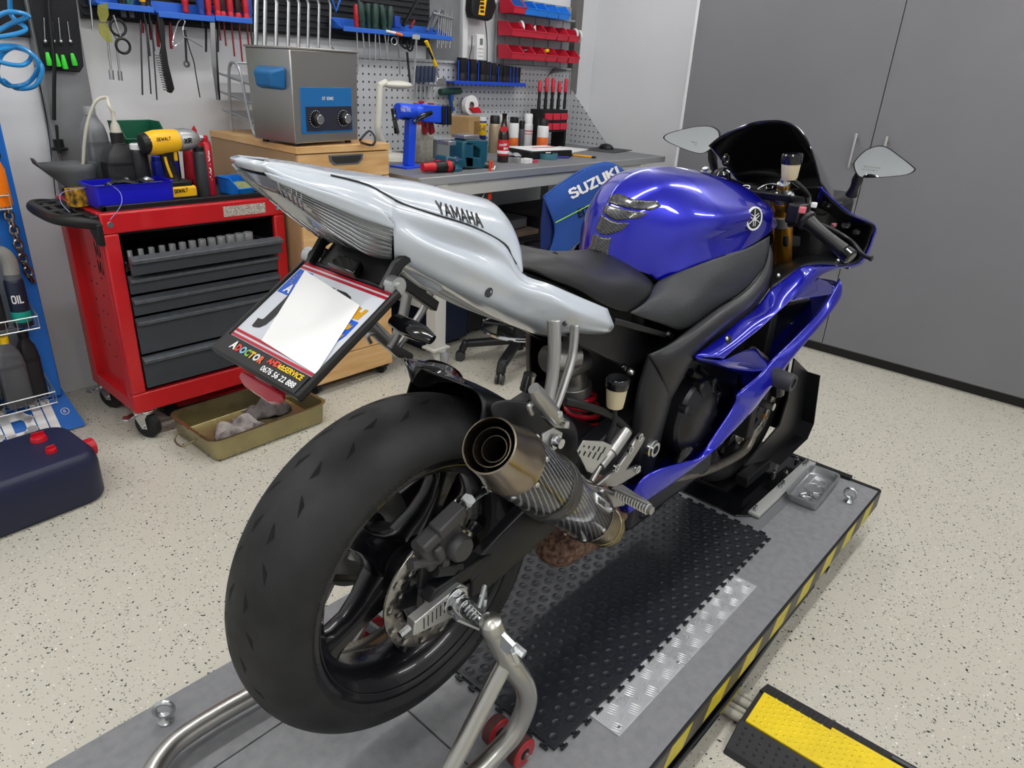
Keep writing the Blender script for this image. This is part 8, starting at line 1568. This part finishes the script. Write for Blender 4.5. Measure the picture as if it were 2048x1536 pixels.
MB().cyl(sc0 + V((0, 0, .08)), sc0 + V((0, 0, .30)), .03, n=20).cyl(sc0 + V((0, 0, .30)), sc0 + V((0, 0, .52)), .016).build('gas_column', PLA, t)
MB().torus(sc0 + V((0, 0, .20)), (0, 0, 1), .20, .011, 40, 10).build('foot_ring', CHROME, t)
mb = MB()
for k in range(3): a = 2.1 * k; mb.cyl(sc0 + V((0, 0, .20)), sc0 + V((math.cos(a) * .2, math.sin(a) * .2, .20)), .008)
mb.build('ring_spoke', PLA, t)
MB().lathe(sc0 + V((0, 0, .52)), (0, 0, 1), [(0, 0), (.16, 0), (.18, .02), (.18, .05), (.15, .07), (0, .075)], 32).build('seat', mat('stool_seat', '#222327', .5), t, smooth=50)
# vest over a chair back
VB = mat('vest_blue', '#254f9e', .85, bump=.25, bscale=60); yv = 1.30
t = thing('office_chair', 'dark office chair hidden under the blue vest', 'chair', (2.3, 1.42, 0)); cv0 = V((PY(1190, 430, 1.4).x, 1.51, 0))
MB().box(cv0 + V((.0, -.11, .74)), (.38, .05, .38), rotz(-.1)).build('backrest', BLK, t, bevel=.02); MB().box(cv0 + V((0, .04, .50)), (.44, .34, .08)).build('seat', BLK, t, bevel=.02); MB().cyl(cv0 + V((0, .06, .08)), cv0 + V((0, .06, .48)), .025).build('gas_column', BLK, t); MB().bar(cv0 + V((0, -.12, .5)), cv0 + V((0, -.15, .72)), .06, .02).build('back_stem', BLK, t)
for k in range(5): a = 1.2 + 2 * PI * k / 5; MB().bar(cv0 + V((0, .06, .1)), cv0 + V((math.cos(a) * .24, .04 + math.sin(a) * .22, .07)), .05, .03).ball(cv0 + V((math.cos(a) * .24, .04 + math.sin(a) * .22, .03)), .03, 10).build('leg', BLK, t, bevel=.004)
t = thing('work_vest', 'royal blue work vest with white lettering draped over the chair back', 'vest', (2.3, yv, .7))
def vs_(px_, py_, dy=0): return PY(px_, py_, yv + dy)
top = [(1086, 393, .02), (1120, 368, .01), (1160, 342, 0), (1200, 327, 0), (1225, 328, 0), (1250, 345, .01), (1262, 370, .03)]
m_1 = [(1098, 420, .0), (1128, 405, -.02), (1164, 385, -.03), (1202, 370, -.03), (1228, 370, -.03), (1254, 380, -.01), (1270, 400, .02)]
m_2 = [(1110, 455, -.01), (1136, 445, -.02), (1168, 432, -.04), (1206, 420, -.02), (1234, 418, -.04), (1262, 425, -.01), (1280, 440, .02)]
m_3 = [(1104, 490, .0), (1134, 490, -.03), (1166, 480, -.02), (1206, 470, -.04), (1238, 468, -.02), (1268, 474, -.02), (1290, 485, .02)]
m_4 = [(1088, 520, .01), (1128, 535, -.02), (1162, 535, -.04), (1204, 530, -.02), (1240, 528, -.04), (1276, 530, -.01), (1300, 540, .02)]
vrows = smooth_rows([[vs_(*p) for p in r] for r in (top, m_1, m_2, m_3, m_4)], 4, 4); vm = MB().grid(vrows); vt = bvh(vm); vm.build('vest_back', VB, t, solid=.006, smooth=70)
MB().grid(smooth_rows([[vs_(px_, py_, d + .0) for px_, py_, d in top], [vs_(px_, py_ + 8, d + .12) for px_, py_, d in top], [vs_(px_ - 6, py_ + 110, d + .16) for px_, py_, d in top]], 3, 3)).build('vest_front', VB, t, solid=.006, smooth=70)
MB().prism([vs_(1088, 398, .012), vs_(1105, 430, .012), vs_(1110, 460, .012), vs_(1098, 495, .012), vs_(1082, 505, .012), vs_(1084, 440, .012)], (0, .006, 0)).build('armhole_lining', mat('lining_navy', '#142a6a', .9), t)
def quadmap(q00, q10, q01, q11, lift): return lambda u, v: hit(vt, *[(1 - u) * (1 - v) * q00[i] + u * (1 - v) * q10[i] + (1 - u) * v * q01[i] + u * v * q11[i] for i in (0, 1)], lift)
put_strokes(MB(), 'SUZUKI', quadmap((1144, 396), (1240, 348), (1137, 381), (1233, 333), .004), 1, 1, t=.24, gap=.14).build('lettering', INKW, t, smooth=0)
put_strokes(MB(), 'ECSTAR', quadmap((1158, 434), (1215, 410), (1155, 420), (1212, 398), .004), 1, 1, t=.22, gap=.14).build('sponsor_lettering', INKB, t, smooth=0)
MB().tube([hit(vt, 1110 + k * 6, 445 - k * 3.1, .003) for k in range(18)], .0028, 6).build('lime_piping', mat('lime', '#9fd84a', .6), t)
